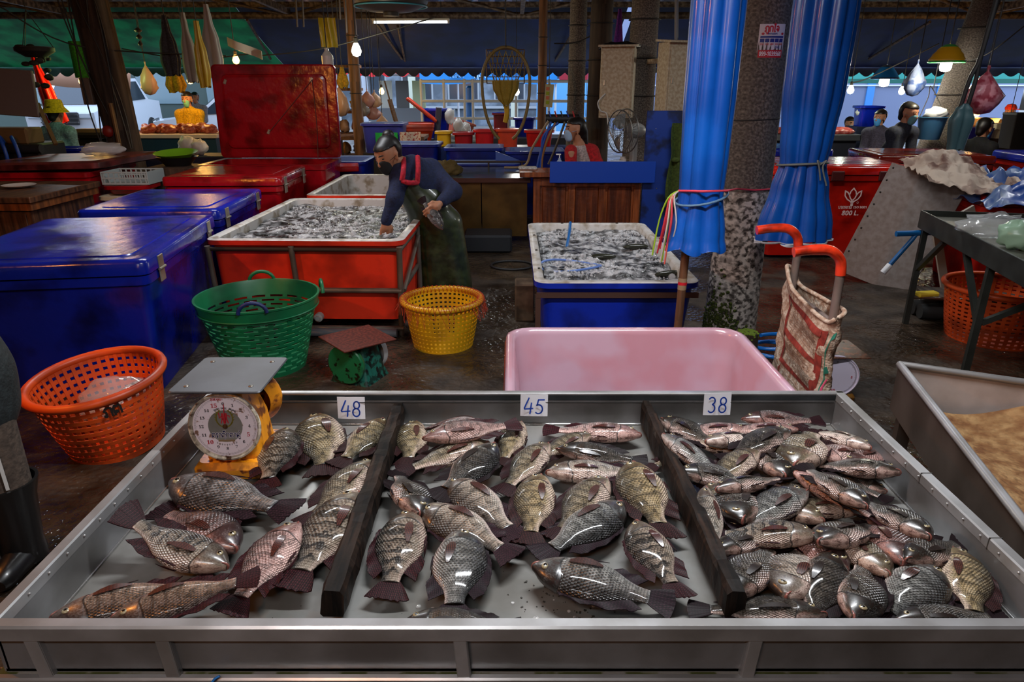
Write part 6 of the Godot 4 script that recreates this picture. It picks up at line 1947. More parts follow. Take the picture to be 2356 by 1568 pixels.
func right_side() -> void:
	var s: SurfaceTool
	var rd = plastic("chest_orange_red", rgb(196, 26, 12), 0.3, 0.35)
	var bl = mats.chest_blue
	# red chest with the lotus print
	var t = chest("ice_chest", "red ice chest with white lotus print and 800 L. right of the pillar", Vector3(3.14, 0.03, -7.1), 0, 1.34, 0.95, 0.87, rd, plastic("lid_red_wet", rgb(196, 26, 12), 0.12, 0.3), false)
	var pr = Node3D.new()
	pr.name = "print"
	t.add_child(pr)
	pr.position = Vector3(0.13, 0.59, 0.468)
	pr.rotation_degrees.x = -3.4
	var inkw = mat("print_white", rgb(222, 198, 192), 0.6)
	s = st0()
	for e in [-1, 1]:
		stroke(s, [Vector2(0, -0.075), Vector2(e * 0.016, -0.05), Vector2(e * 0.05, -0.03), Vector2(e * 0.075, 0.005), Vector2(e * 0.078, 0.05), Vector2(e * 0.05, 0.035), Vector2(e * 0.034, 0.01)], 0.011, Transform3D(Basis(), Vector3(0, 0, 0.012)))
		stroke(s, [Vector2(0, 0.075), Vector2(e * 0.024, 0.045), Vector2(e * 0.034, 0.01), Vector2(e * 0.02, -0.022), Vector2(0, -0.04)], 0.011, Transform3D(Basis(), Vector3(0, 0, 0.012)))
	stroke(s, [Vector2(0, -0.04), Vector2(0, -0.085)], 0.024, Transform3D(Basis(), Vector3(0, 0, 0.012)))
	stroke(s, arc2(0.055, -0.06, 0.009, 0.009, 0, 360), 0.002, Transform3D(Basis(), Vector3(0, 0, 0.012)))
	obj("lotus", s, inkw, pr)
	s = st0(); thai_line(s, ["mo", "aa", "to", "ro", "tho", "aa", "no"], 0.026, 0.005, Transform3D(Basis(), Vector3(-0.06, -0.105, 0.012))); obj("lettering", s, inkw, pr)
	s = st0(); write(s, "ISO 9001", 0.032, Transform3D(Basis(), Vector3(0.085, -0.105, 0.012))); put("lettering", s.commit(), inkw, pr)
	s = st0(); write(s, "800 L.", 0.062, Transform3D(Basis(Vector3(1, 0, 0), Vector3(0.15, 1, 0), Vector3(0, 0, 1)), Vector3(0.0, -0.16, 0.012))); put("lettering", s.commit(), inkw, pr)
	for x in [-0.05, 0.4]:
		box_o("clasp", mat("clasp_dark", rgb(70, 16, 12), 0.5), t, Vector3(x, 0.78, 0.49), Vector3(0.12, 0.09, 0.02), Basis(), 0.006)
	# chests behind it
	chest("ice_chest", "blue ice chest with a green box on it behind the lotus chest", Vector3(3.2, 0, -8.9), 0, 1.3, 0.9, 0.9, bl, bl, false)
	s = st0(); box(s, Vector3(4.12, 0.95, -9.0), Vector3(0.24, 0.07, 0.16), Basis(), 0.008); obj("green_box", s, mat("box_lime", rgb(120, 196, 60), 0.4), null, "lime green plastic box on the blue chest lid", "box").position = Vector3(-0.5, -0.01, 0.05)
	chest("ice_chest", "brown red ice chest with a wet lid right of the lotus chest", Vector3(4.55, 0, -7.9), -6, 1.2, 0.9, 0.92, plastic("chest_brick", rgb(120, 34, 24), 0.35, 0.4), plastic("lid_brick_wet", rgb(120, 34, 24), 0.12, 0.4), false)
	chest("ice_chest", "orange red ice chest with a dark blue lid at the right edge", Vector3(5.95, 0, -7.3), -4, 1.3, 1.0, 0.95, rd, bl, false)
	# leaning white board with rivets
	t = thing("leaning_board", "white riveted board leaning on the red chest under the steel table", "board", Vector3(3.12, 0.0, -5.75))
	t.rotation_degrees = Vector3(0, -38, 0)
	s = st0()
	var bb = rot(-18, 0, -14)
	box(s, bb * Vector3(0, 0.5, 0), Vector3(0.62, 1.0, 0.02), bb, 0.003)
	obj("board", s, mat("board_white", rgb(120, 106, 100), 0.5, 0, tex.cab_dirt, 1.0), t)
	for k in 9:
		ball_o("rivet", mats.hole_dark, t, bb * Vector3(-0.28, 0.08 + k * 0.11, 0.012), Vector3(0.008, 0.008, 0.008), 8, 5)
	# steel table with diagonal braces
	t = thing("steel_table", "dark steel table with braced legs at the right edge", "table", Vector3(2.83, 0, -4.72), deg_to_rad(-12))
	var dk = metal("table_dark", rgb(62, 66, 62), 0.5, 0.5)
	box_o("tray_floor", metal("table_top_pale", rgb(150, 150, 140), 0.35, 0.5), t, Vector3(0.6, 0.765, 0.8), Vector3(1.2, 0.012, 1.62))
	box_o("side_apron", dk, t, Vector3(0.0, 0.75, 0.8), Vector3(0.012, 0.12, 1.64), Basis(), 0.002)
	box_o("back_apron", dk, t, Vector3(0.6, 0.75, -0.015), Vector3(1.2, 0.12, 0.012), Basis(), 0.002)
	for e in [[0.0, 0.0], [0.0, 1.05], [1.1, 0.0]]:
		box_o("leg", dk, t, Vector3(e[0] + 0.03, 0.36, e[1] + 0.03), Vector3(0.035, 0.74, 0.035))
	bar_o("brace", dk, t, Vector3(0.03, 0.4, 0.03), Vector3(0.03, 0.68, 0.4), 0.03, 0.03)
	bar_o("brace", dk, t, Vector3(0.03, 0.36, 1.08), Vector3(0.03, 0.7, 0.72), 0.03, 0.03)
	bar_o("brace", dk, t, Vector3(0.05, 0.36, 1.08), Vector3(0.6, 0.68, 1.08), 0.03, 0.03)
	rod_o("stretcher", mats.frame_pipe2, t, Vector3(0.03, 0.2, 0.03), Vector3(0.55, 0.2, 0.03), 0.012)
	s = st0(); lump(s, Vector3(), Vector3(0.2, 0.07, 0.14), 18, 12, 0.25, 14); obj("plastic_bag", s, mats.clear_film, null, "crumpled clear plastic bag on the dark steel table", "bag").position = Vector3(2.851, 0.84, -4.009)
	s = st0(); lump(s, Vector3(), Vector3(0.1, 0.08, 0.1), 16, 12, 0.2, 15); obj("plastic_bag", s, mat("bag_mint", rgb(150, 186, 160), 0.3), null, "mint green plastic bag on the dark steel table", "bag").position = Vector3(2.782, 0.85, -3.711)
	# things below the steel table
	t = thing("orange_basket", "tall orange basket in the shade under the steel table", "basket", Vector3(3.28, 0, -4.4))
	basket(t, 0.27, 0.34, 0.36, mats.basket_orange, 40, 12, 0.018)
	s = st0(); box(s, Vector3(), Vector3(0.16, 0.035, 0.07), yaw(8), 0.01); obj("yellow_sponge", s, mat("sponge", rgb(196, 170, 40), 0.9), null, "yellow sponge on the ledge under the steel table", "sponge").position = Vector3(2.966, 0.22, -4.691)
	s = st0(); box(s, Vector3(3.35, 0.19, -4.75), Vector3(0.7, 0.02, 0.3), yaw(-12)); obj("shelf_board", s, mats.old_post, null, "low shelf board under the steel table", "shelf")
	t = thing("rubber_boots", "pair of black rubber boots lying under the steel table", "boots", Vector3(3.15, 0, -4.9))
	for k in 2:
		tube_o("boot", mats.rubber, t, smooth([Vector3(-0.14, 0.055, 0.1 * k), Vector3(0.05, 0.06, 0.1 * k + 0.02), Vector3(0.15, 0.06, 0.1 * k + 0.03), Vector3(0.17, 0.12, 0.1 * k + 0.03)], 4), [0.055, 0.058, 0.06, 0.06, 0.058, 0.056, 0.055, 0.055, 0.055, 0.052, 0.045, 0.04, 0.03], 12)
	t = thing("blue_spray_gun", "blue hand tool hooked on the corner of the steel table", "tool", Vector3(2.799, 0.548, -4.72))
	tube_o("handle", mats.tool_blue, t, [Vector3(-0.12, -0.12, 0), Vector3(0.0, 0.06, 0), Vector3(0.02, 0.1, 0)], 0.016, 8)
	tube_o("head", mats.tool_blue, t, [Vector3(-0.12, 0.1, 0), Vector3(0.13, 0.11, 0)], 0.02, 8)
	tube_o("nozzle", mats.pump_white, t, [Vector3(-0.16, -0.18, 0), Vector3(-0.12, -0.12, 0)], 0.022, 8)
	t = thing("folding_stand", "white angled stand standing under the steel table", "stand", Vector3(3.25, 0, -5.1))
	bar_o("bar", mats.frame_white, t, Vector3(-0.06, 0.6, 0), Vector3(0.16, 0.0, 0), 0.02, 0.06)
	bar_o("bar", mats.frame_white, t, Vector3(-0.06, 0.6, 0), Vector3(0.22, 0.75, -0.05), 0.02, 0.06)
	# red chest under a crumpled blue tarpaulin and a printed sack
	chest("ice_chest", "orange red chest covered by a crumpled blue tarpaulin", Vector3(4.55, 0, -5.75), -10, 1.5, 0.9, 0.8, rd, rd, false)
	var f = FastNoiseLite.new()
	f.seed = 6
	f.frequency = 1.6
	f.fractal_octaves = 5
	s = st0()
	sheet(s, 50, 34, func(u: float, v: float):
		var edge = smoothstep(0.0, 0.16, v) * smoothstep(0.0, 0.1, u)
		return Vector3(lerpf(3.62, 5.5, u), 0.76 + 0.1 * edge + 0.16 * f.get_noise_2d(u * 2.4, v * 3.4) * (0.4 + edge) + 0.05 * sin(v * 16.0 + u * 3.0) * edge, lerpf(-5.15, -6.25, v) + 0.12 * f.get_noise_2d(u * 5.0 + 4.0, v)), 0.004)
	obj("blue_tarpaulin", s, mat("tarp_striped", Color.WHITE, 0.35, 0, noise("tarp_stripe", 0.01, rgb(18, 60, 138), rgb(90, 112, 150), FastNoiseLite.TYPE_SIMPLEX_SMOOTH, 3, 256, 0.42, 0.52), 1.6, null, 0.5, 0.2), null, "crumpled blue and grey tarpaulin heaped on the right chest", "tarpaulin")
	s = st0()
	sheet(s, 34, 20, func(u: float, v: float):
		var a = u * PI
		return Vector3(lerpf(3.3, 4.05, u), 0.93 + 0.18 * v * sin(a * 0.9 + 0.5) + 0.05 * f.get_noise_2d(u * 3.0, v * 3.0 + 7.0) - 0.1 * (1.0 - v) * sin(a) , -5.5 - 0.5 * v + 0.12 * sin(a)), 0.006)
	obj("paper_sack", s, mat("sack_paper", rgb(186, 166, 148), 0.7, 0, noise("sack_stain", 0.01, rgb(120, 80, 66), Color.WHITE, FastNoiseLite.TYPE_SIMPLEX_SMOOTH, 5, 256, 0.3, 0.5), 1.5), null, "dirty white sack lying open on the blue tarpaulin", "sack")
	# hanging lamps and bags on the right
	shade_lamp("shade_lamp", "lamp with a ribbed yellow and green shade on the right", Vector3(5.07, 1.872, -8.6), mat("shade_yellow", rgb(214, 160, 20), 0.4), mat("shade_green", rgb(60, 170, 80), 0.4), 0.19, 7.0, true)
	shade_lamp("shade_lamp", "lamp with a blue bowl shade left of the leaning pole", Vector3(5.098, 1.704, -10.0), mat("shade_blue", rgb(20, 120, 190), 0.4), mat("shade_dark", rgb(40, 60, 90), 0.4), 0.17, 6.0, false)
	bare_bulb("white bulb hanging beside the right blue umbrella", Vector3(5.587, 1.533, -12.0), Color(0.95, 1.0, 0.9), 3.5)
	bare_bulb("white bulb hanging right of the blue bowl lamp", Vector3(6.704, 1.515, -12.5), Color(1.0, 0.96, 0.86), 3.5)
	bare_bulb("warm bulb over the far stall at the right edge", Vector3(9.055, 1.09, -14.0), Color(1.0, 0.72, 0.35), 6.0)
	bare_bulb("warm bulb over the boxes at the far right stall", Vector3(9.016, 0.902, -13.0), Color(1.0, 0.74, 0.4), 5.0)
	pole("concrete_pole", "leaning grey concrete pole behind the yellow lamp", Vector3(5.547, 0.876, -9.6), 0.17, mats["concrete_dark"], Vector3(0.55, 0, 0))
	t = thing("hanging_bucket", "blue bucket with white bags hung on the leaning pole", "bucket", Vector3(5.277, 0.976, -9.0))
	lathe_o("pail", mat("bucket_blue", rgb(40, 84, 120), 0.4), t, [[0.12, 0.0], [0.165, 0.26], [0.175, 0.265], [0.165, 0.27], [0.115, 0.02], [0.001, 0.02]], 24)
	s = st0(); lump(s, Vector3(0.03, 0.3, 0), Vector3(0.14, 0.09, 0.12), 14, 10, 0.25, 33); obj("bag", s, mats.bag_white, t)
	tube_o("handle", mats.wire_dark, t, smooth([Vector3(-0.17, 0.26, 0), Vector3(-0.05, 0.5, -0.1), Vector3(0.05, 0.62, -0.25), Vector3(0.17, 0.26, 0)], 5), 0.006, 6)
	hung(t, Vector3(0.05, 0.6, -0.2), 2.1)
	t = thing("folded_parasol", "dark teal vinyl parasol cover hanging by black straps at right", "cover", Vector3(4.635, 0.981, -7.4))
	s = st0(); bundle(s, [[0.0, 0.1, 0.06], [0.3, 0.15, 0.08], [0.4, 0.1, 0.06], [0.46, 0.04, 0.04]], 4, 0.45, 91, 0.003); obj("cover", s, mat("vinyl_teal", rgb(62, 92, 98), 0.4), t)
	for e in [-1, 1]:
		tube_o("strap", mat("strap_black", rgb(24, 24, 26), 0.6), t, smooth([Vector3(e * 0.035, 0.42, 0), Vector3(e * 0.03 + 0.03, 0.7, 0), Vector3(0.06, 0.92, 0), Vector3(0.1, 1.6, 0)], 4), 0.022, 8)
	hang_bag("big knotted white and pink plastic bag hanging at upper right", Vector3(4.931, 1.535, -7.6), 0.18, 0.21, mat("bag_pinkish", rgb(216, 150, 160), 0.35, 0, noise("bag_patch", 0.012, rgb(176, 90, 108), rgb(255, 250, 250), FastNoiseLite.TYPE_SIMPLEX_SMOOTH, 3, 256, 0.4, 0.6), 2.5), 3)
	hang_bag("clear and blue plastic bag hanging from the leaning pole", Vector3(5.073, 1.672, -9.2), 0.12, 0.19, mat("bag_bluish", rgb(150, 164, 186), 0.35, 0, noise("bag_patch2", 0.012, rgb(90, 120, 180), rgb(255, 250, 250), FastNoiseLite.TYPE_SIMPLEX_SMOOTH, 3, 256, 0.4, 0.6), 2.0), 5)
	# meat stall behind the lotus chest
	t = thing("meat_stall", "long grey stall table with slabs of pink meat far right", "stall", Vector3(4.7, 0, -12.2))
	box_o("tabletop", mat("stall_grey", rgb(70, 74, 78), 0.4), t, Vector3(0, 0.8, 0), Vector3(2.2, 0.1, 0.9), Basis(), 0.01)
	box_o("base", mat("stall_dark", rgb(30, 34, 48), 0.6), t, Vector3(0, 0.38, 0), Vector3(2.1, 0.76, 0.7))
	for k in 9:
		s = st0(); lump(s, Vector3(0, 0.03, 0), Vector3(0.2, 0.07, 0.3), 14, 8, 0.2, 40 + k)
		obj("meat_slab", s, mat("meat", rgb(206, 120, 112), 0.35, 0, tex.meat_fat, 2.5), null, "slab of pink meat laid out on the long grey stall table", "meat", "meat slabs on the far stall").position = Vector3(3.85 + k * 0.22, 0.85, -12.15)
	# stall clutter far right: boxes that catch the warm light
	for q in [[Vector3(8.491, 0.849, -13.0), Vector3(0.6, 0.16, 0.4), rgb(210, 130, 50), "orange tray stacked under the warm bulb at far right"], [Vector3(8.652, 0.978, -13.3), Vector3(0.55, 0.14, 0.4), rgb(236, 196, 130), "pale orange tray on top of the stack at far right"], [Vector3(8.479, 0.877, -12.4), Vector3(0.42, 0.24, 0.4), rgb(222, 206, 170), "cream polystyrene box with cloths at far right"], [Vector3(7.937, 0.826, -12.3), Vector3(0.5, 0.22, 0.4), rgb(46, 40, 130), "navy crate below the orange trays at far right"], [Vector3(7.467, 0.991, -10.5), Vector3(0.4, 0.5, 0.3), rgb(26, 20, 18), "dark box at the right edge of the picture"]]:
		s = st0()
		rrloft(s, [[q[1].x * 0.9, q[1].z * 0.9, 0.02, -q[1].y * 0.5], [q[1].x, q[1].z, 0.02, q[1].y * 0.42], [q[1].x * 1.03, q[1].z * 1.03, 0.02, q[1].y * 0.44], [q[1].x * 1.03, q[1].z * 1.03, 0.02, q[1].y * 0.5]])
		obj("stall_box", s, mat("stallbox%d" % int(q[2].r * 255), q[2], 0.5), null, q[3], "box").position = q[0]
	s = st0(); box(s, Vector3(9.2, 0.375, -12.9), Vector3(2.6, 0.75, 1.4), Basis(), 0.01); obj("stall_table", s, mat("stall_brown", rgb(60, 40, 30), 0.7), null, "brown stall table carrying the lit boxes at far right", "table")
	s = st0(); box(s, Vector3(6.237, 0.939, -12.6) * Vector3(1, 0.5, 1), Vector3(0.5, 0.94, 0.42)); obj("stall_table", s, mats.stall_navy, null, "dark stand under the blue bin behind the masked sellers", "stand")
	tub("stall_tub", "dark blue bin with bags on it behind the masked sellers", Vector3(6.237, 0.939, -12.6), 0.45, 0.4, 0.34, bl, bl)
	s = st0(); lump(s, Vector3(), Vector3(0.16, 0.1, 0.14), 12, 8, 0.2, 61); obj("white_bag", s, mats.bag_white, null, "white bag on the dark blue bin behind the sellers", "bag").position = Vector3(6.179, 1.172, -12.6)

func shade_lamp(called: String, label: String, at: Vector3, m1: Material, m2: Material, r: float, e: float, ribs: bool) -> void:
	var t = thing(called, label, "lamp", at, 0, "hanging stall lamps")
	var s = st0()
	var pf = []
	for k in 7:
		var v = k / 6.0
		pf.append([lerpf(r, r * 0.45, pow(v, 1.4)) * (1.0 + (0.05 * (k % 2) if ribs else 0.0)), v * r * 0.85])
	lathe(s, pf, 28)
	obj("shade", s, m1, t)
	tube_o("shade_rim", m2, t, range(28).map(func(i): return Vector3(sin(TAU * i / 28) * r, 0, cos(TAU * i / 28) * r)), 0.012, 6, false, true)
	lathe_o("shade_cap", m2, t, [[r * 0.48, r * 0.84], [r * 0.3, r * 0.95], [0.02, r]], 20)
	lathe_o("bulb", glow("shade_bulb", Color(1.0, 0.98, 0.92), 9.0), t, [[0.001, -0.11], [0.05, -0.1], [0.065, -0.06], [0.06, 0.0], [0.03, 0.05]], 18)
	rod_o("cord", mats.wire_dark, t, Vector3(0, r, 0), Vector3(0, 3.3 - at.y, 0), 0.006, 6)
	bulb_light(t, Vector3(0, -0.06, 0), Color(1.0, 0.97, 0.9), e * 0.16, 0.05)

func bare_bulb(label: String, at: Vector3, c: Color, e: float, r := 0.055) -> void:
	var t = thing("light_bulb", label, "bulb", at, 0, "bare bulbs hanging in the market")
	var s = st0(); lathe(s, [[0.001, -r], [r * 0.7, -r * 0.75], [r, 0.0], [r * 0.75, r * 0.8], [r * 0.4, r * 1.5]], 16); obj("bulb", s, glow("bulb_%d" % int(c.b * 100), c, 12.0), t)
	lathe_o("socket", mat("socket", rgb(60, 56, 50), 0.6), t, [[r * 0.42, r * 1.45], [r * 0.45, r * 2.4], [0.01, r * 2.6]], 12)
	rod_o("cord", mats.wire_dark, t, Vector3(0, r * 2.5, 0), Vector3(0, maxf(3.3 - at.y, 0.3), 0), 0.006, 6)
	bulb_light(t, Vector3.ZERO, c, e * 0.14, 0.05)

func drape(label: String, at: Vector3, r: float, h: float, m: Material, sd: int) -> void:
	var t = thing("hanging_cloth", label, "cloth", at)
	var s = st0()
	bundle(s, [[-h, r * 0.75, 0.05], [-h * 0.5, r, 0.06], [0.0, r * 0.85, 0.05], [h * 0.6, r * 0.4, 0.04], [h, 0.03, 0.03]], 5, 0.5, sd, 0.003)
	obj("cloth", s, m, t)
	rod_o("string", mats.wire_dark, t, Vector3(0, h * 0.98, 0), Vector3(0, maxf(3.25 - at.y, h * 1.1), 0), 0.006, 6)

func hang_bag(label: String, at: Vector3, r: float, h: float, m: Material, sd: int) -> void:
	var t = thing("hanging_bag", label, "bag", at)
	var s = st0()
	var f = FastNoiseLite.new()
	f.seed = sd
	f.frequency = 2.0
	var rings = []
	for q in [[0.05, -1.0], [0.55, -0.9], [0.95, -0.5], [1.0, -0.1], [0.75, 0.35], [0.4, 0.7], [0.14, 0.95], [0.05, 1.05], [0.09, 1.2], [0.06, 1.3]]:
		var p = PackedVector3Array()
		for i in 18:
			var a = TAU * i / 18
			var w: float = r * q[0] * (1.0 + 0.45 * f.get_noise_2d(a * 0.8, q[1] * 2.0) + 0.13 * sin(a * 5.0 + q[1] * 3.0))
			p.append(Vector3(sin(a) * w, q[1] * h, cos(a) * w * 0.75))
		rings.append(p)
	loft(s, rings)
	obj("bag", s, m, t)
	rod_o("string", mats.wire_dark, t, Vector3(0, h * 1.2, 0), Vector3(0, maxf(3.3 - at.y, h * 1.4), 0), 0.006, 6)

func moved(bones: Array, o: Vector3) -> Array:
	var out = []
	for b in bones: out.append([b[0] - o, b[1], b[2] - o, b[3]])
	return out

func head_bones(c: Vector3, f: Vector3, up: Vector3) -> Array:
	var sd = f.cross(up).normalized()
	return [
		[c + up * 0.035 - f * 0.02, 0.084, c + up * 0.03 + f * 0.02, 0.078],
		[c + f * 0.04 - up * 0.01, 0.064, c + f * 0.045 - up * 0.085, 0.036],
		[c + f * 0.098 + up * 0.012, 0.009, c + f * 0.112 - up * 0.025, 0.015],
		[c + f * 0.085 - up * 0.058, 0.016, c + f * 0.085 - up * 0.066, 0.016],
		[c + sd * 0.082 - f * 0.005 + up * 0.01, 0.012, c + sd * 0.08 - up * 0.03, 0.009],
		[c - sd * 0.082 - f * 0.005 + up * 0.01, 0.012, c - sd * 0.08 - up * 0.03, 0.009],
	]

func hand_bones(w: Vector3, d: Vector3, n: Vector3, curl: float, side: float) -> Array:
	d = d.normalized()
	n = (n - d * n.dot(d)).normalized()
	var s = d.cross(n) * side
	var out = [[w, 0.024, w + d * 0.05, 0.028], [w + d * 0.03 + s * 0.018, 0.016, w + d * 0.08 + s * 0.026, 0.013], [w + d * 0.03 - s * 0.018, 0.016, w + d * 0.075 - s * 0.026, 0.012]]
	for k in 4:
		var b = w + d * 0.082 + s * (0.03 - k * 0.02)
		var l: float = [0.036, 0.041, 0.038, 0.03][k]
		var d1 = d.rotated(s.normalized(), -curl * 0.6 * side)
		var d2 = d.rotated(s.normalized(), -curl * 1.5 * side)
		out.append([b - d * 0.02, 0.0095, b + d1 * l, 0.0088])
		out.append([b + d1 * l, 0.0088, b + d1 * l + d2 * l * 0.95, 0.0075])
	var tb = w + d * 0.025 + s * 0.03
	out.append([w + d * 0.015 + s * 0.012, 0.014, tb + s * 0.012 + d * 0.02, 0.012])
	out.append([tb + s * 0.012 + d * 0.02, 0.011, tb + s * 0.02 + d * 0.055 - n * 0.01, 0.0085])
	return out

func skin() -> StandardMaterial3D:
	var m = mat("skin", rgb(164, 112, 82), 0.55)
	m.subsurf_scatter_enabled = true
	m.subsurf_scatter_strength = 0.05
	return m

func hair_mat() -> StandardMaterial3D:
	return mat("hair_black", rgb(22, 17, 16), 0.45, 0, noise("hairtone", 0.05, Color(0.5, 0.5, 0.5), Color.WHITE), 6.0)

func dress(t: Node3D, called: String, bones: Array, m: Material, o: Vector3, cell := 0.014, k := 0.04, cut = null) -> void:
	var s = st0()
	flesh(s, moved(bones, o), cell, k, cut)
	obj(called, s, m, t)

func face(t: Node3D, c: Vector3, f: Vector3, up: Vector3, o: Vector3, mask: Material) -> void:
	var sd = f.cross(up).normalized()
	for e in [-1, 1]:
		var s = st0(); ball(s, c + f * 0.085 + up * 0.016 + sd * 0.031 * e - o, Vector3(0.015, 0.009, 0.012), 10, 6, Basis(sd, up, -f)); obj("eye", s, mat("eye_dark", rgb(30, 24, 22), 0.2), t)
		tube_o("eyebrow", hair_mat(), t, smooth([c + f * 0.085 + up * 0.04 + sd * 0.046 * e - o, c + f * 0.1 + up * 0.043 + sd * 0.03 * e - o, c + f * 0.104 + up * 0.038 + sd * 0.014 * e - o], 3), 0.004, 5)
	if mask:
		var s = st0()
		flesh(s, moved([[c + f * 0.058 - up * 0.02, 0.056, c + f * 0.06 - up * 0.078, 0.044], [c + f * 0.088 - up * 0.02, 0.024, c + f * 0.088 - up * 0.05, 0.026]], o), 0.007, 0.03, func(p: Vector3) -> float: return (p + o - c).dot(up) - 0.004)
		obj("face_mask", s, mask, t)
		s = st0()
		for e in [-1, 1]: tube(s, smooth([c + f * 0.06 - up * 0.01 + sd * 0.062 * e - o, c + f * 0.02 + sd * 0.083 * e - o, c - f * 0.015 + up * 0.01 + sd * 0.088 * e - o], 3), 0.0018, 5)
		obj("mask_loop", s, mask, t)

func person(label: String, o: Vector3, c: Vector3, f: Vector3, up: Vector3, body: Array, cell := 0.013) -> Node3D:
	var t = thing("person", label, "person", o)
	var s = st0()
	flesh(s, moved(head_bones(c, f.normalized(), up.normalized()), o), 0.0075, 0.02)
	if body.size(): flesh(s, moved(body, o), cell, 0.03)
	obj("body", s, skin(), t)
	return t

func people() -> void:
	var navy = cloth("shirt_navy", rgb(20, 32, 70))
	# --- worker bending over the orange tank
	var o = Vector3(-0.52, 0, -5.35)
	var c = Vector3(-0.911, 1.132, -5.18)
	var up = Vector3(-0.26, 0.92, 0.25).normalized()
	var f = Vector3(-0.5, -0.42, 0.78)
	f = (f - up * f.dot(up)).normalized()
	var nb = Vector3(-0.757, 1.032, -5.3)
	var shr = Vector3(-0.826, 0.995, -5.18); var elr = Vector3(-0.862, 0.834, -5.06); var wrr = Vector3(-0.925, 0.682, -5.02)
	var shl = Vector3(-0.633, 0.999, -5.42); var ell = Vector3(-0.451, 0.859, -5.28); var wrl = Vector3(-0.533, 0.799, -5.08)
	var chest_ = Vector3(-0.732, 0.919, -5.32); var waist = Vector3(-0.63, 0.747, -5.36); var hip = Vector3(-0.598, 0.59, -5.38)
	var hd = (Vector3(-0.611, 0.74, -4.98) - wrl).normalized()
	var body = [[c - up * 0.04 - f * 0.02, 0.052, nb, 0.06], [nb, 0.07, chest_, 0.12], [chest_, 0.12, waist, 0.115], [waist, 0.115, hip, 0.13], [shr, 0.05, elr, 0.042], [elr, 0.042, wrr, 0.028], [shl, 0.05, ell, 0.042], [ell, 0.042, wrl, 0.027], [nb, 0.06, shr, 0.055], [nb, 0.06, shl, 0.055], [hip, 0.1, Vector3(-0.46, 0.42, -5.4), 0.08], [hip, 0.1, Vector3(-0.62, 0.42, -5.4), 0.08], [Vector3(-0.46, 0.42, -5.4), 0.06, Vector3(-0.46, 0.06, -5.4), 0.05], [Vector3(-0.62, 0.42, -5.4), 0.06, Vector3(-0.62, 0.06, -5.4), 0.05]]
	var t = person("worker in a navy shirt and dark green apron bending over the tank", o, c, f, up, body)
	var s = st0()
	flesh(s, moved(hand_bones(wrl, hd, Vector3(0.2, 0.1, 1), 0.75, 1.0), o), 0.005, 0.012)
	flesh(s, moved(hand_bones(wrr, Vector3(-0.15, -1, 0.1), Vector3(0.3, 0, 1), 0.4, -1.0), o), 0.005, 0.012)
	obj("hands", s, skin(), t)
	dress(t, "shirt", [[nb, 0.09, chest_, 0.145], [chest_, 0.145, waist, 0.135], [shr, 0.075, elr, 0.058], [elr, 0.058, wrr, 0.043], [shl, 0.085, ell, 0.066], [ell, 0.064, wrl.lerp(ell, 0.15), 0.044], [nb, 0.08, shr, 0.08], [nb, 0.08, shl, 0.085]], navy, o)
	dress(t, "collar_shirt", [[nb + f * 0.03 + up * 0.005, 0.062, nb + f * 0.06 - up * 0.05, 0.06]], cloth("stripe_yellow", rgb(180, 130, 20)), o, 0.01)
	var ap = mat("apron_green", rgb(54, 66, 34), 0.38, 0, noise("apron_tone", 0.01, Color(0.6, 0.6, 0.55), Color.WHITE), 1.5, tex.bumpy, 0.4, 0.5)
	dress(t, "apron", [[chest_ + Vector3(-0.05, 0.0, 0.05), 0.125, waist + Vector3(-0.03, 0, 0.04), 0.15], [waist + Vector3(-0.03, 0, 0.04), 0.15, hip + Vector3(0, 0, 0.03), 0.165], [hip + Vector3(-0.05, 0, 0.04), 0.15, Vector3(-0.6, 0.12, -5.3), 0.13], [hip + Vector3(0.07, 0, 0.02), 0.14, Vector3(-0.44, 0.12, -5.3), 0.12]], ap, o, 0.015, 0.06)
	var strap = cloth("strap_red", rgb(190, 24, 50))
	for q in [[nb + Vector3(0.05, 0.085, 0.03), Vector3(-0.692, 1.041, -5.16), Vector3(-0.701, 0.943, -5.14)], [nb + Vector3(-0.05, 0.07, 0.06), Vector3(-0.789, 1.038, -5.08), Vector3(-0.8, 0.969, -5.06)], [Vector3(-0.8, 0.969, -5.06), Vector3(-0.753, 0.953, -5.06), Vector3(-0.701, 0.943, -5.14)]]:
		tube_o("apron_strap", strap, t, smooth([q[0] - o, q[1] - o, q[2] - o], 5), 0.019, 8)
	dress(t, "hair", [[c + up * 0.05 - f * 0.03, 0.094, c + up * 0.035 + f * 0.02, 0.086], [c - f * 0.06 + up * 0.02, 0.07, c - f * 0.07 - up * 0.04, 0.05]], hair_mat(), o, 0.01, 0.03, func(p: Vector3) -> float: return 0.012 - maxf(((p + o - c).dot(up) - 0.055), -(p + o - c).dot(f) - 0.01))
	ball_o("hair_bun", hair_mat(), t, c + up * 0.125 - f * 0.075 - o, Vector3(0.045, 0.04, 0.045), 14, 10)
	face(t, c, f, up, o, mat("mask_black", rgb(20, 20, 22), 0.8))
	for k in 3:
		tube_o("sleeve_print", mat("print_pale", rgb(200, 200, 206), 0.7), t, smooth([shl + Vector3(0.045 + k * 0.012, -0.04 - k * 0.02, 0.07) - o, shl + Vector3(0.02 + k * 0.012, -0.06 - k * 0.016, 0.085) - o, shl + Vector3(0.03 + k * 0.015, -0.085 - k * 0.012, 0.08) - o], 4), 0.007, 6)
	# the fish in her hand
	fish_protos.clear()
	var fr: Node3D = fish_proto("silver", 0).duplicate()
	fr.name = numbered("tilapia")
	add_child(fr)
	tag(fr, "silver fish held in the bending worker's hand", "fish")
	var fa = Vector3(-0.51, 0.625, -4.98); var fb = Vector3(-0.675, 0.859, -5.06)
	var x = (fa - fb).normalized()
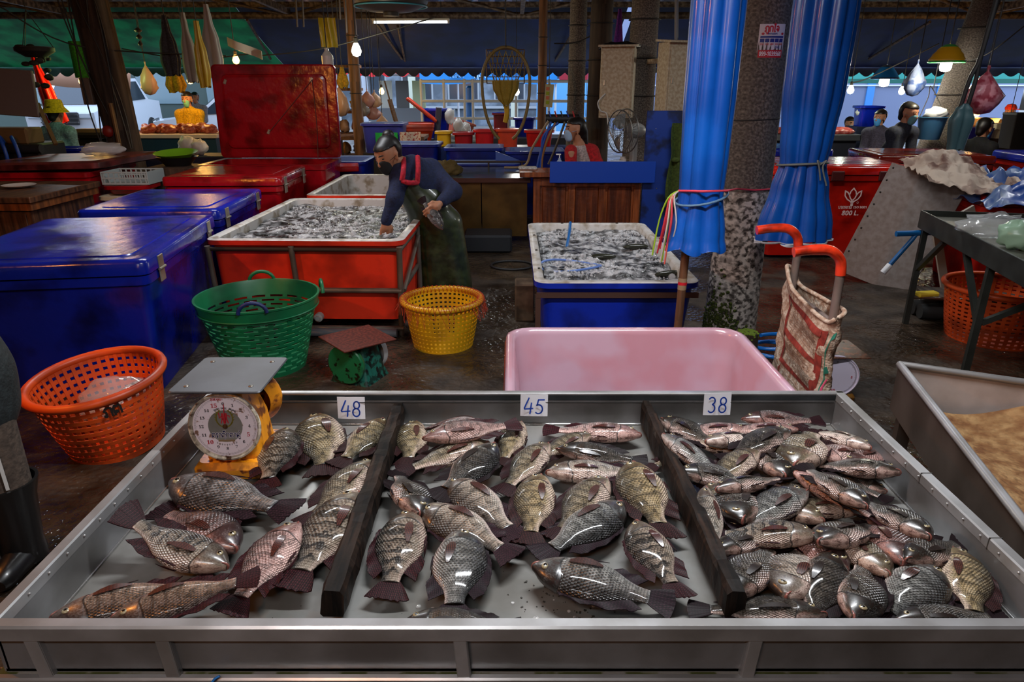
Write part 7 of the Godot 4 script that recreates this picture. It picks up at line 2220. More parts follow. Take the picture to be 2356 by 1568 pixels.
	var z = x.cross(Vector3(0.1, 0.3, 1)).normalized()
	fr.transform = Transform3D(Basis(x, z.cross(x), z) * Basis.from_scale(Vector3.ONE * (fa - fb).length()), (fa + fb) * 0.5)
	# --- seated woman behind the counter
	o = Vector3(0.78, 0, -7.85)
	c = Vector3(0.683, 1.154, -7.78)
	up = Vector3(0.06, 1, 0).normalized()
	f = Vector3(-0.93, -0.15, 0.32)
	f = (f - up * f.dot(up)).normalized()
	nb = c + Vector3(0.06, -0.17, -0.04)
	shl = nb + Vector3(-0.1, -0.06, 0.14); shr = nb + Vector3(0.14, -0.07, -0.06)
	var lap = Vector3(0.86, 0.55, -7.95)
	body = [[c - up * 0.04 - f * 0.03, 0.05, nb, 0.055], [nb, 0.07, lap, 0.13], [shl, 0.05, shl + Vector3(0.0, -0.26, 0.04), 0.04], [shr, 0.05, shr + Vector3(0.12, -0.22, 0.1), 0.04], [shr + Vector3(0.12, -0.22, 0.1), 0.035, shr + Vector3(0.16, -0.28, 0.28), 0.026], [lap, 0.12, Vector3(0.86, 0.5, -8.2), 0.13], [lap, 0.08, Vector3(0.72, 0.47, -7.88), 0.06], [Vector3(0.72, 0.47, -7.88), 0.06, Vector3(0.72, 0.06, -7.92), 0.045]]
	t = person("seated woman in a red and white shirt with a light blue mask", o, c, f, up, body)
	dress(t, "shirt", [[nb + Vector3(0, -0.04, 0), 0.09, lap, 0.15], [lap, 0.14, Vector3(0.88, 0.5, -8.1), 0.14]], cloth("shirt_white", rgb(196, 180, 176)), o)
	dress(t, "red_sleeves", [[shl + Vector3(0, 0.02, -0.03), 0.07, shl + Vector3(0.0, -0.24, 0.04), 0.058], [shr, 0.085, shr + Vector3(0.12, -0.2, 0.1), 0.06], [nb + Vector3(0.05, -0.03, -0.03), 0.08, shr, 0.085]], cloth("shirt_red", rgb(184, 26, 32)), o)
	dress(t, "hair", [[c + up * 0.05 - f * 0.035, 0.094, c + up * 0.045 + f * 0.015, 0.088], [c - f * 0.07, 0.07, c - f * 0.08 - up * 0.05, 0.05], [c - f * 0.12 - up * 0.02, 0.04, c - f * 0.15 - up * 0.16, 0.028]], hair_mat(), o, 0.011, 0.03, func(p: Vector3) -> float: return 0.012 - maxf(((p + o - c).dot(up) - 0.055), -(p + o - c).dot(f) - 0.01))
	face(t, c, f, up, o, mat("mask_blue", rgb(150, 178, 206), 0.8))
	s = st0(); box(s, Vector3(0.88, 0.2, -8.05), Vector3(0.34, 0.4, 0.34), Basis(), 0.02); obj("stool", s, mat("stool_blue", rgb(30, 50, 110), 0.5), null, "plastic stool under the seated woman", "stool")
	# --- person cut by the left edge: dark apron, striped trousers, black boots
	o = Vector3(-1.85, 0, -2.05)
	t = thing("person", "person at the left edge with dark apron, striped trousers and black boots", "person", o)
	s = st0()
	flesh(s, [[Vector3(-0.06, 1.5, 0), 0.06, Vector3(-0.06, 1.42, 0), 0.06], [Vector3(-0.06, 1.4, 0), 0.12, Vector3(-0.05, 0.95, 0), 0.14], [Vector3(-0.12, 0.9, 0), 0.1, Vector3(-0.12, 0.5, 0), 0.07], [Vector3(0.08, 0.9, 0.02), 0.1, Vector3(0.09, 0.5, 0.02), 0.07], [Vector3(-0.12, 0.5, 0), 0.065, Vector3(-0.12, 0.08, 0), 0.045], [Vector3(0.09, 0.5, 0.02), 0.065, Vector3(0.1, 0.08, 0.02), 0.045], [Vector3(-0.2, 1.36, 0), 0.055, Vector3(-0.25, 1.1, 0.05), 0.045], [Vector3(0.09, 1.36, 0), 0.055, Vector3(0.12, 1.1, 0.02), 0.045], [Vector3(0.12, 1.1, 0.02), 0.042, Vector3(0.02, 1.02, 0.22), 0.03]] + moved(head_bones(Vector3(-0.06, 1.62, 0.02), Vector3(0.3, -0.2, -0.9).normalized(), Vector3.UP), Vector3.ZERO), 0.013, 0.04)
	obj("body", s, skin(), t)
	s = st0()
	flesh(s, [[Vector3(-0.06, 1.38, 0), 0.15, Vector3(-0.05, 1.0, 0), 0.165], [Vector3(-0.03, 1.0, 0), 0.165, Vector3(-0.02, 0.72, 0.01), 0.19], [Vector3(0.02, 0.72, 0.01), 0.17, Vector3(0.03, 0.63, 0.01), 0.16], [Vector3(0.09, 1.36, 0), 0.075, Vector3(0.13, 1.1, 0.02), 0.065]], 0.015, 0.06)
	obj("apron", s, cloth("apron_slate", rgb(34, 42, 44), 0.7), t)
	s = st0()
	flesh(s, [[Vector3(0.09, 0.6, 0.02), 0.09, Vector3(0.1, 0.22, 0.02), 0.078], [Vector3(-0.12, 0.6, 0), 0.09, Vector3(-0.12, 0.22, 0), 0.078]], 0.014, 0.02)
	obj("trousers", s, cloth("trousers_brown", rgb(84, 70, 60)), t)
	for k in 2:
		s = st0()
		sheet(s, 3, 12, func(u: float, v: float):
			var a = 0.35 + k * 0.36 + u * 0.12
			var r = lerpf(0.0835, 0.0905, v) + 0.003
			return Vector3(0.1 + sin(a) * r - 0.004 * v, lerpf(0.348, 0.6, v), 0.02 + cos(a) * r))
		obj("trouser_stripe", s, mat("stripe_white", rgb(190, 188, 184), 0.8), t)
	for q in [Vector3(0.1, 0, 0.02), Vector3(-0.12, 0, 0)]:
		s = st0()
		lathe(s, [[0.07, 0.03], [0.068, 0.1], [0.085, 0.28], [0.1, 0.335], [0.102, 0.345], [0.092, 0.345], [0.08, 0.28]], 24, q)
		tube(s, smooth([q + Vector3(0, 0.05, -0.05), q + Vector3(0.01, 0.05, 0.06), q + Vector3(0.02, 0.04, 0.17)], 4), [0.05, 0.055, 0.056, 0.055, 0.05, 0.047, 0.044, 0.038, 0.025], 12)
		obj("rubber_boot", s, mat("boot_black", rgb(14, 14, 15), 0.35, 0, null, 1, null, 0.5, 0.3), t)
	# --- sellers further back
	seller("seller in a dark padded jacket and mask bending at the right stalls", Vector3(4.862, 1.287, -8.8), Vector3(0.35, -0.45, 0.8), cloth("jacket_dark", rgb(34, 40, 56)), mat("mask_teal", rgb(90, 140, 150), 0.8), 1.0, Vector3(-0.22, -0.26, -0.05))
	seller("seller with dark hair and bright blue mask left of the jacketed one", Vector3(5.894, 1.118, -11.5), Vector3(-0.7, -0.1, 0.6), cloth("shirt_patch", rgb(70, 66, 84)), mats.mask_sky, 1.0, Vector3(0.03, -0.3, 0))
	seller("small seller in a red top and white mask beside the meat", Vector3(6.382, 0.922, -13.5), Vector3(0.0, -0.1, 1.0), cloth("shirt_crimson", rgb(160, 30, 44)), mat("mask_white", rgb(200, 198, 196), 0.8), 1.0, Vector3(0, -0.3, 0))
	seller("person with black hair seen from behind at far right", Vector3(6.227, 1.079, -9.4), Vector3(0.75, -0.3, -0.3), cloth("shirt_black", rgb(20, 20, 24)), mats.mask_sky, 1.0, Vector3(-0.06, -0.3, 0))
	var p5 = seller("person with a red cap at the far right stall", Vector3(9.967, 1.107, -14.4), Vector3(-0.5, -0.2, 0.6), cloth("shirt_print", rgb(110, 90, 70)), null, 1.0, Vector3(-0.05, -0.3, 0))
	s = st0(); lathe(s, [[0.1, 0.05], [0.105, 0.09], [0.07, 0.15], [0.001, 0.165]], 20); box(s, Vector3(0.08, 0.06, 0.08), Vector3(0.1, 0.012, 0.1), yaw(45)); var cap = obj("cap", s, cloth("cap_red", rgb(200, 44, 26)), p5); cap.position = Vector3(9.967, 1.107, -14.4) - p5.position
	var p6 = seller("person in a yellow bucket hat and pale blue shirt at far left", Vector3(-6.093, 1.256, -9.6), Vector3(0.1, -0.2, -0.9), cloth("shirt_paleblue", rgb(120, 160, 176)), null, 1.0, Vector3(0.08, -0.32, 0.05))
	s = st0(); lathe(s, [[0.17, 0.0], [0.165, 0.006], [0.115, 0.07], [0.1, 0.15], [0.085, 0.165], [0.001, 0.17]], 24); var hat = obj("bucket_hat", s, cloth("hat_yellow", rgb(236, 196, 10)), p6); hat.position = Vector3(-6.093, 1.256, -9.6) + Vector3(0, 0.02, 0) - p6.position
	seller("seller in a yellow shirt and green mask behind the left meat table", Vector3(-5.614, 1.374, -12.5), Vector3(0.1, -0.1, 1.0), cloth("shirt_yellow", rgb(206, 164, 10)), mat("mask_green", rgb(110, 180, 150), 0.8), 1.0, Vector3(0.0, -0.32, 0))
	seller("small passer-by with a dark cap behind the yellow shirted seller", Vector3(-7.445, 1.325, -17.0), Vector3(0.1, -0.1, 1.0), cloth("shirt_grey", rgb(150, 156, 176)), null, 1.0, Vector3(0, -0.3, 0))

func seller(label: String, c: Vector3, f: Vector3, shirt: Material, mask: Material, sc: float, lean: Vector3) -> Node3D:
	var o = Vector3(c.x + lean.x, 0, c.z + lean.z)
	var up = Vector3.UP
	f = (f - up * f.dot(up) * 0.7).normalized()
	up = (up - f * up.dot(f)).normalized()
	var nb = c - up * 0.16 - f * 0.02
	var hip = Vector3(o.x, maxf(c.y - 0.72, 0.35), o.z)
	var sd = f.cross(Vector3.UP).normalized()
	var a = nb - Vector3(0, 0.07, 0) + sd * 0.17; var b = nb - Vector3(0, 0.07, 0) - sd * 0.17
	var fl = Vector3(f.x, 0, f.z).normalized()
	var ea = a + Vector3(0, -0.26, 0) + fl * 0.04; var eb = b + Vector3(0, -0.26, 0) + fl * 0.04
	var ha = ea + fl * 0.22 - Vector3(0, 0.06, 0) - sd * 0.06; var hb = eb + fl * 0.22 - Vector3(0, 0.06, 0) + sd * 0.06
	var body = [[c - up * 0.04 - f * 0.02, 0.05, nb, 0.055], [nb, 0.07, hip, 0.12], [nb, 0.05, a, 0.05], [nb, 0.05, b, 0.05], [a, 0.045, ea, 0.038], [b, 0.045, eb, 0.038], [ea, 0.036, ha, 0.026], [eb, 0.036, hb, 0.026], [hip + sd * 0.08, 0.09, Vector3(o.x, 0.06, o.z) + sd * 0.1, 0.05], [hip - sd * 0.08, 0.09, Vector3(o.x, 0.06, o.z) - sd * 0.1, 0.05]] + [[ha, 0.028, ha + fl * 0.07, 0.02], [hb, 0.028, hb + fl * 0.07, 0.02]]
	var t = person(label, o, c, f, up, body, 0.024)
	dress(t, "shirt", [[nb - up * 0.02, 0.085, hip, 0.155], [nb - up * 0.03, 0.08, a, 0.075], [nb - up * 0.03, 0.08, b, 0.075], [a, 0.07, ea, 0.06], [b, 0.07, eb, 0.06], [ea, 0.055, ea.lerp(ha, 0.7), 0.045], [eb, 0.055, eb.lerp(hb, 0.7), 0.045]], shirt, o, 0.022, 0.05)
	dress(t, "trousers", [[hip + sd * 0.08, 0.11, Vector3(o.x, 0.1, o.z) + sd * 0.1, 0.07], [hip - sd * 0.08, 0.11, Vector3(o.x, 0.1, o.z) - sd * 0.1, 0.07]], cloth("trousers_dark", rgb(30, 30, 36)), o, 0.03, 0.04)
	dress(t, "hair", [[c + up * 0.05 - f * 0.035, 0.094, c + up * 0.045 + f * 0.012, 0.088], [c - f * 0.07, 0.065, c - f * 0.08 - up * 0.05, 0.05]], hair_mat(), o, 0.014, 0.03, func(p: Vector3) -> float: return 0.012 - maxf(((p + o - c).dot(up) - 0.055), -(p + o - c).dot(f) - 0.01))
	face(t, c, f, up, o, mask)
	return t

func tarp(called: String, label: String, x0: float, x1: float, m: Material, valance: Material, scallop: float, sag := 0.08) -> Node3D:
	var t = thing(called, label, "awning", Vector3(x0, 0, -15.3))
	var w = x1 - x0
	var s = st0()
	sheet(s, 30, 16, func(u: float, v: float): return Vector3(u * w, lerpf(2.03, 3.1, v) - sag * sin(u * PI * 3.0) * sin(v * PI) * 0.5 - 0.05 * sin(v * PI), lerpf(-2.9, 0.0, v)))
	obj("canopy", s, m, t)
	scallops(t, "valance", w, 2.05, 0.24, scallop, Vector3(0, 0, -2.92), valance)
	return t

# a hanging strip whose lower edge is a row of scallops
func scallops(t: Node3D, called: String, w: float, top: float, h: float, pitch: float, at: Vector3, m: Material) -> void:
	var s = st0()
	var n = int(w / pitch) * 8
	sheet(s, n, 3, func(u: float, v: float):
		var l = u * w / pitch
		var low = top - h + h * 0.42 * (1.0 - absf(sin(PI * l)))
		return at + Vector3(u * w, lerpf(low, top, v), 0.03 * sin(l * 3.0) * (1.0 - v)), 0.005)
	obj(called, s, m, t)

func background() -> void:
	var s: SurfaceTool
	var t: Node3D
	var navy = mat("tarp_navy", rgb(8, 32, 84), 0.6, 0, tex.tarp_tone, 0.4)
	navy.backlight_enabled = true
	navy.backlight = Color(0.015, 0.07, 0.2)
	var green = mat("tarp_green", rgb(12, 112, 84), 0.6, 0, tex.tarp_tone, 0.4)
	green.backlight_enabled = true
	green.backlight = Color(0.05, 0.5, 0.36)
	tarp("awning", "green tarpaulin awning with dark scalloped edge at upper left", -17.0, -5.6, green, mat("valance_green", rgb(10, 62, 46), 0.7), 0.34)
	tarp("awning", "dark blue tarpaulin awning spanning the middle of the hall edge", -5.59, 2.35, navy, mats.valance_navy, 0.3)
	tarp("awning", "dark blue tarpaulin awning with scalloped edge at upper right", 2.5, 17.0, navy, mats.valance_navy, 0.36)
	# awnings across the lane
	t = thing("awning", "red scalloped awning across the lane behind the raised lid", "awning", Vector3(-4.9, 0, -20.2))
	scallops(t, "valance", 3.1, 2.12, 0.3, 0.42, Vector3.ZERO, mats.valance_red)
	box_o("canopy", mats.valance_red, t, Vector3(1.55, 2.5, -1.0), Vector3(3.1, 0.02, 2.1), rot(20, 0, 0))
	for x in [0.05, 3.05]:
		rod_o("post", mats.frame_pale, t, Vector3(x, 0, -0.1), Vector3(x, 2.15, -0.1), 0.03)
	t = thing("awning", "bright light blue scalloped awning with faded lettering across the lane", "awning", Vector3(-2.45, 0, -19.4))
	var sky_b = mat("awning_sky", rgb(36, 140, 214), 0.5)
	sky_b.backlight_enabled = true
	sky_b.backlight = Color(0.05, 0.3, 0.5)
	s = st0()
	sheet(s, 24, 4, func(u: float, v: float): return Vector3(u * 3.65, lerpf(1.66, 2.02, v) - 0.03 * sin(u * 9.0), 0.02 * sin(u * 14.0)), 0.006); obj("front_flap", s, sky_b, t)
	box_o("canopy", sky_b, t, Vector3(1.82, 2.35, -0.85), Vector3(3.65, 0.02, 1.9), rot(20, 0, 0))
	s = st0(); thai_line(s, ["to", "ko", "ro", "no", "aa"], 0.1, 0.02, Transform3D(Basis(), Vector3(1.0, 1.85, 0.05))); obj("lettering", s, mat("faded_ink", rgb(120, 176, 220), 0.6), t)
	s = st0(); thai_line(s, ["kho", "-uu", "mo", "aa"], 0.14, 0.03, Transform3D(rot(0, 0, 8), Vector3(1.6, 1.85, 0.05))); obj("lettering", s, mat("faded_ink2", rgb(170, 206, 236), 0.6), t)
	for x in [0.02, 3.62]:
		rod_o("post", mats.frame_pale, t, Vector3(x, 0, -0.1), Vector3(x, 2.0, -0.1), 0.03)
	s = st0(); sheet(s, 8, 4, func(u: float, v: float): return Vector3(1.25 + u * 0.75, lerpf(1.68, 2.0, v) + 0.02 * sin(u * 7.0), -19.3), 0.006); hung(obj("red_flap", s, mat("flap_red", rgb(150, 26, 44), 0.6), null, "short crimson awning flap right of the light blue awning", "awning"), Vector3(1.98, 0.0, -19.32), 2.0)
	t = thing("awning", "teal scalloped awning across the lane at the right", "awning", Vector3(6.2, 0, -21.0))
	s = st0(); sheet(s, 24, 3, func(u: float, v: float): return Vector3(u * 9.0, lerpf(1.72, 2.3, v), 0.04 * sin(u * 20.0)), 0.006); obj("front_flap", s, mats.awning_teal, t)
	box_o("canopy", mats.awning_teal, t, Vector3(4.5, 2.6, -0.9), Vector3(9.0, 0.02, 2.0), rot(18, 0, 0))
	box_o("lower_band", mat("band_green", rgb(24, 96, 84), 0.5), t, Vector3(4.5, 1.72, 0.03), Vector3(9.0, 0.12, 0.02))
	# buildings across the lane
	t = thing("building", "pale blue grey building front far behind the lane", "building", Vector3(0, 0, -30.0))
	box_o("wall", mat("bldg_pale", rgb(118, 130, 142), 0.8, 0, tex.street, 0.2), t, Vector3(-1.0, 2.2, -1.0), Vector3(26, 4.4, 2.0))
	for k in 12:
		s = st0(); box(s, Vector3(-11.5 + k * 1.9, 1.55, 0.02), Vector3(1.3, 1.1, 0.06), Basis(), 0.02); var wdo = obj("window", s, mats.win_frame, t)
		s = st0(); box(s, Vector3(-11.5 + k * 1.9, 1.55, 0.06), Vector3(1.15, 0.95, 0.02)); obj("pane", s, mat("win_dark", rgb(52, 60, 70), 0.15), wdo)
	box_o("ledge", mats.win_frame, t, Vector3(-1.0, 0.75, 0.1), Vector3(26, 0.1, 0.14))
	for k in 6:
		box_o("pilaster", mat("bldg_trim", rgb(120, 170, 200) if k > 3 else rgb(186, 190, 170), 0.8), t, Vector3(-12.5 + k * 4.2, 2.2, 0.1), Vector3(0.3, 4.4, 0.2))
	t = thing("building", "light blue painted wall across the lane at the right", "building", Vector3(11.5, 0, -27.0))
	box_o("wall", mat("bldg_lilac", rgb(112, 122, 150), 0.8), t, Vector3(0, 2.2, -1.0), Vector3(15, 4.4, 2.0))
	for k in 5:
		box_o("blue_stripe", mat("bldg_stripe", rgb(60, 130, 200), 0.7), t, Vector3(-6.0 + k * 2.6, 2.0, 0.03), Vector3(0.28, 4.0, 0.06))
	box_o("rail", mats.frame_pale, t, Vector3(0, 1.6, 0.05), Vector3(15, 0.05, 0.05))
	s = st0(); box(s, Vector3(2.6, 1.65, -24.5), Vector3(0.9, 3.3, 0.3)); obj("pink_sign", s, mat("sign_pink", rgb(226, 110, 150), 0.6), null, "pink board rising behind the crimson flap", "board")
	s = st0(); box(s, Vector3(1.9, 0.9, -23.5), Vector3(2.2, 1.8, 0.2)); obj("blue_board", s, mat("board_cyan", rgb(90, 160, 214), 0.6), null, "light blue hoarding right of the scoop net", "board")
	# white tube frames of a delivery truck bed
	t = thing("truck_frame", "white tubular truck bed frame across the lane behind the scoop net", "frame", Vector3(-2.2, 0, -17.6))
	var wp = mats.frame_pale
	for x in [0.0, 0.55, 1.05, 1.25, 2.3, 3.1, 4.2]:
		rod_o("post", wp, t, Vector3(x, 0.0, 0), Vector3(x, 1.75, 0), 0.035)
	for y in [0.45, 0.85, 1.25, 1.7]:
		rod_o("rail", wp, t, Vector3(0, y, 0), Vector3(4.3, y, 0), 0.035)
	box_o("bed", mat("truck_bed", rgb(150, 156, 160), 0.6), t, Vector3(2.1, 0.3, -0.8), Vector3(4.4, 0.3, 1.5))
	lathe_o("blue_drum", mat("drum_blue", rgb(20, 100, 170), 0.4), t, [[0.1, 0.0], [0.1, 1.1], [0.06, 1.15]], 16, Vector3(1.15, 0.45, -0.4), Basis(), 1, 1, true)
	t = thing("food_truck", "pale kiosk with flat roof across the lane left of centre", "kiosk", Vector3(-4.1, 0, -24.0))
	box_o("roof", mat("kiosk_roof", rgb(170, 172, 170), 0.5), t, Vector3(0.9, 1.98, 0.3), Vector3(3.3, 0.1, 2.0), rot(4, 0, -3), 0.02)
	box_o("side_wall", mat("kiosk_white", rgb(200, 208, 220), 0.6), t, Vector3(-0.8, 0.95, 0.0), Vector3(0.36, 1.9, 0.3))
	for q in [[-0.1, rgb(206, 206, 190)], [1.0, rgb(190, 206, 160)], [0.45, rgb(96, 98, 96)]]:
		box_o("panel", mat("kiosk%d" % int(q[0] * 10), q[1], 0.6), t, Vector3(q[0], 1.25, -0.2), Vector3(0.42, 1.0, 0.08))
	box_o("counter", mat("kiosk_grey", rgb(110, 116, 118), 0.6), t, Vector3(0.8, 0.45, 0.2), Vector3(2.8, 0.9, 0.6))
	for x in [-0.65, 2.4]:
		rod_o("post", wp, t, Vector3(x, 0, 1.1), Vector3(x, 1.9, 1.1), 0.03)
	# cars in the lane at the left
	car("white pickup truck with a chrome grille parked in the lane at left", Vector3(-12.6, 0, -22.0), 4, true)
	car("white sedan parked in the lane beside the dark tree post", Vector3(-7.9, 0, -21.0), -70, false)
	t = thing("awning", "beige awning flap in the lane above the pickup truck", "awning", Vector3(-13.8, 0, -18.6))
	s = st0(); sheet(s, 16, 8, func(u: float, v: float): return Vector3(u * 4.2, lerpf(1.5 + 0.25 * (1.0 - u), 2.25, v) - 0.03 * sin(u * 12.0), 0.3 * (1.0 - v)), 0.006); obj("flap", s, mat("flap_beige", rgb(176, 128, 100), 0.7), t)
	# building behind the cars
	t = thing("building", "grey green shop front behind the parked cars at left", "building", Vector3(-14.5, 0, -26.0))
	box_o("wall", mat("shop_green", rgb(52, 66, 62), 0.8), t, Vector3(0, 2.2, 0), Vector3(14, 4.4, 1.0))
	for k in 5:
		box_o("window", mat("shop_window", rgb(100, 118, 124), 0.2), t, Vector3(-5.0 + k * 2.4, 1.5, 0.52), Vector3(1.6, 1.0, 0.05))
	# --- dark trunk-like post at the left with wires
	t = thing("tree_post", "thick dark trunk-like post wrapped with wires at left", "post", Vector3(-4.758, 0, -8.7))
	tube_o("trunk", wood("bark", rgb(24, 17, 14), rgb(70, 56, 46), 0.9, 0.9), t, [Vector3(0.02, 0, 0), Vector3(0.0, 1.0, 0), Vector3(-0.04, 1.8, 0), Vector3(-0.09, 2.5, 0), Vector3(-0.18, 3.4, 0)], [0.2, 0.19, 0.2, 0.2, 0.21], 14)
	for k in 8:
		s = st0()
		var pts = []
		for i in 7: pts.append(Vector3(-0.02 - 0.025 * i + 0.17 * sin(k * 1.3 + i * 0.4) * 1.15, 0.9 + i * 0.36, 0.17 + 0.04 * cos(k * 2.0 + i)))
		tube(s, smooth(pts, 3), 0.008, 5); obj("wire", s, mats.wire_dark, t)
	bar_o("lath", mats.lath, t, Vector3(0.06, 0.8, 0.22), Vector3(0.05, 1.42, 0.22), 0.06, 0.02)
	box_o("switch_box", mat("switch_grey", rgb(96, 84, 76), 0.6), t, Vector3(-0.26, 1.55, 0.1), Vector3(0.12, 0.3, 0.08), Basis(), 0.01)
	ball_o("red_knob", mat("knob_red", rgb(130, 26, 18), 0.5), t, Vector3(-0.06, 1.1, 0.2), Vector3(0.07, 0.07, 0.05), 12, 8)
	# hanging lights on the left
	bare_bulb("warm bulb glowing above the raised red lid", Vector3(-3.554, 1.914, -9.5), Color(1.0, 0.72, 0.3), 4.0, 0.045)
	bare_bulb("large warm bulb glowing beside the dark post", Vector3(-6.742, 1.665, -11.5), Color(1.0, 0.75, 0.35), 6.0, 0.075)
	bare_bulb("warm bulb above the left meat table", Vector3(-5.29, 1.681, -12.0), Color(1.0, 0.76, 0.4), 5.0, 0.05)
	bare_bulb("small greenish bulb against the dark post", Vector3(-5.082, 1.889, -9.0), Color(0.85, 1.0, 0.6), 1.5, 0.03)
	bare_bulb("tall white energy saving bulb in front of the blue tarpaulin", Vector3(-1.89, 2.001, -9.0), Color(1.0, 0.98, 0.86), 6.0, 0.062)
	bare_bulb("warm bulb in the kiosk across the lane", Vector3(-2.96, 1.473, -16.5), Color(1.0, 0.78, 0.42), 5.0, 0.06)
	bare_bulb("white bulb seen through the scoop net hoop", Vector3(0.081, 1.492, -13.5), Color(1.0, 1.0, 0.97), 6.0, 0.06)
	# hanging things at the upper left
	drape("dark grey rag hanging below the green awning", Vector3(-4.113, 2.059, -8.9), 0.13, 0.33, cloth("rag_grey", rgb(58, 60, 66)), 11)
	drape("pale grey sack hanging right of the dark rag", Vector3(-3.844, 2.03, -8.8), 0.12, 0.38, mat("sack_pale", rgb(140, 136, 130), 0.6), 12)
	drape("yellow plastic sheet hanging between the pale sacks", Vector3(-3.659, 1.955, -8.7), 0.09, 0.36, mat("sheet_yellow", rgb(168, 142, 20), 0.4), 13)
	drape("light grey sack hanging beside the yellow sheet", Vector3(-3.601, 2.107, -8.9), 0.13, 0.4, mat("sack_grey", rgb(150, 148, 146), 0.6), 14)
	hang_bag("peach coloured plastic bag hanging above the white sedan", Vector3(-4.735, 1.673, -9.5), 0.1, 0.18, mat("bag_peach", rgb(206, 160, 130), 0.4), 15)
	drape("mustard yellow cloth hanging above the left meat table", Vector3(-4.438, 1.7, -9.6), 0.15, 0.17, mats.cloth_mustard, 16)
	s = st0(); sheet(s, 10, 10, func(u: float, v: float): return Vector3(-5.818, 1.94, -10.0) + Vector3((u - 0.5) * 0.3, (v - 0.5) * 0.46, 0.03 * sin(u * 7.0)), 0.006); hung(obj("green_cloth", s, cloth("cloth_green", rgb(40, 104, 26)), null, "square green cloth hanging left of the dark post", "cloth"), Vector3(-5.776, 2.129, -10.0))
	s = st0(); sheet(s, 8, 6, func(u: float, v: float): return Vector3(-3.319, 2.123, -9.2) + Vector3((u - 0.5) * 0.4, (v - 0.5) * 0.1 - u * 0.16, 0.06 * sin(u * 6.0)), 0.006); obj("white_sheet", s, mat("sheet_white", rgb(170, 160, 150), 0.6), null, "white plastic sheet tucked under the green awning's edge", "sheet")
	t = thing("hanging_planter", "dark hanging planter with trailing plants at upper left", "planter", Vector3(-5.41, 1.976, -8.4))
	lathe_o("pot", mat("pot_dark", rgb(28, 20, 16), 0.8), t, [[0.1, -0.06], [0.2, 0.0], [0.2, 0.04], [0.16, 0.05], [0.001, 0.03]], 20)
	for k in 26:
		s = st0()
		var a = k * 2.4
		var q = Vector3(sin(a), 0, cos(a)) * (0.06 + 0.12 * fmod(k * 0.37, 1.0))
		var lv = Vector3(0, 0.05 - 0.5 * fmod(k * 0.61, 1.0) * (1.0 if k % 3 == 0 else 0.4), 0) + q
		ball(s, lv, Vector3(0.05, 0.025, 0.035), 8, 5, rot(k * 40, k * 70, 0)); obj("leaf_clump", s, mat("leaf_dark", rgb(34, 30, 20), 0.8), t)
	for k in 3:
		rod_o("chain", mats.wire_dark, t, Vector3(sin(k * 2.1) * 0.19, 0.04, cos(k * 2.1) * 0.19), Vector3(0, 0.42, 0), 0.005, 5)
	rod_o("chain", mats.wire_dark, t, Vector3(0, 0.42, 0), Vector3(0, 1.2, 0), 0.005, 5)
	t = thing("wind_chime", "small dark wind chime hanging before the green awning", "ornament", Vector3(-4.5, 2.184, -9.0))
	for k in 3:
		lathe_o("bell", mat("bell", rgb(40, 34, 30), 0.5), t, [[0.03 - k * 0.006, 0.0], [0.045 - k * 0.008, 0.02], [0.012, 0.05]], 12, Vector3(0, -k * 0.075 + 0.03, 0), Basis(), 1, 1, true)
	rod_o("thread", mats.wire_dark, t, Vector3(0, -0.15, 0), Vector3(0, 0.9, 0), 0.004, 5)
	t = thing("folded_parasol", "closed red parasol leaning behind the yellow hat", "umbrella", Vector3(-7.314 , 0, -11.5))
	s = st0()
	bundle(s, [[1.05, 0.19, 0.14], [1.5, 0.13, 0.1], [2.0, 0.05, 0.05], [2.1, 0.02, 0.02]], 6, 0.35, 19, 0.004); var rp = obj("canopy", s, mat("vinyl_red", rgb(206, 26, 18), 0.4), t); rp.rotation_degrees.z = 9; rp.position.x = 0.18
	rod_o("pole", mat("pole_grey", rgb(110, 104, 98), 0.5), t, Vector3(0.19, 0, 0), Vector3(-0.12, 2.2, 0), 0.02)
	s = st0(); box(s, Vector3(0, 0.25, 0), Vector3(0.72, 0.5, 0.04), rot(0, 0, -4), 0.01); obj("grey_board", s, mat("board_taupe", rgb(112, 100, 96), 0.7), null, "taupe board standing at the left edge above the machine", "board").position = Vector3(-5.734, 1.295, -8.2)
	t = thing("pump_machine", "dark machine with four looping blue hoses at the left edge", "machine", Vector3(-5.623, 0, -8.2))
	box_o("frame", mat("machine_dark", rgb(24, 24, 28), 0.6), t, Vector3(-0.3, 0.5, 0), Vector3(1.2, 1.0, 0.5), Basis(), 0.02)
	box_o("carton", mat("carton", rgb(110, 82, 46), 0.8), t, Vector3(-0.05, 1.08, 0.1), Vector3(0.5, 0.18, 0.3), Basis(), 0.02)
	rod_o("pipe", mats.pipe_black, t, Vector3(-0.6, 0.95, 0.28), Vector3(0.35, 0.95, 0.28), 0.05, 12)
	for k in 4:
		tube_o("hose", mat("hose_blue2", rgb(20, 70, 160), 0.4), t, smooth([Vector3(-0.28 + k * 0.12, 1.02, 0.3), Vector3(-0.26 + k * 0.13, 1.08, 0.4), Vector3(-0.22 + k * 0.14, 0.9, 0.45), Vector3(-0.25 + k * 0.14, 0.55, 0.42)], 5), 0.02, 8)
	s = st0(); bar(s, Vector3(-5.451, 1.419, -8.3), Vector3(-5.154, 0.991, -8.0), 0.04, 0.03); obj("wooden_stick", s, mats.lath, null, "brown stick leaning before the person with yellow hat", "stick")
	tub("stall_tub", "blue tub at the feet of the person with yellow hat", Vector3(-5.641, 0.62, -8.98), 0.55, 0.4, 0.26, mats.chest_blue, mats.chest_blue)
	s = st0(); box(s, Vector3(-5.448, 0.31, -9.0), Vector3(1.4, 0.62, 0.5), Basis(), 0.01); obj("stall_table", s, mats.stall_dark2, null, "dark stall table behind the far left red chest", "table")
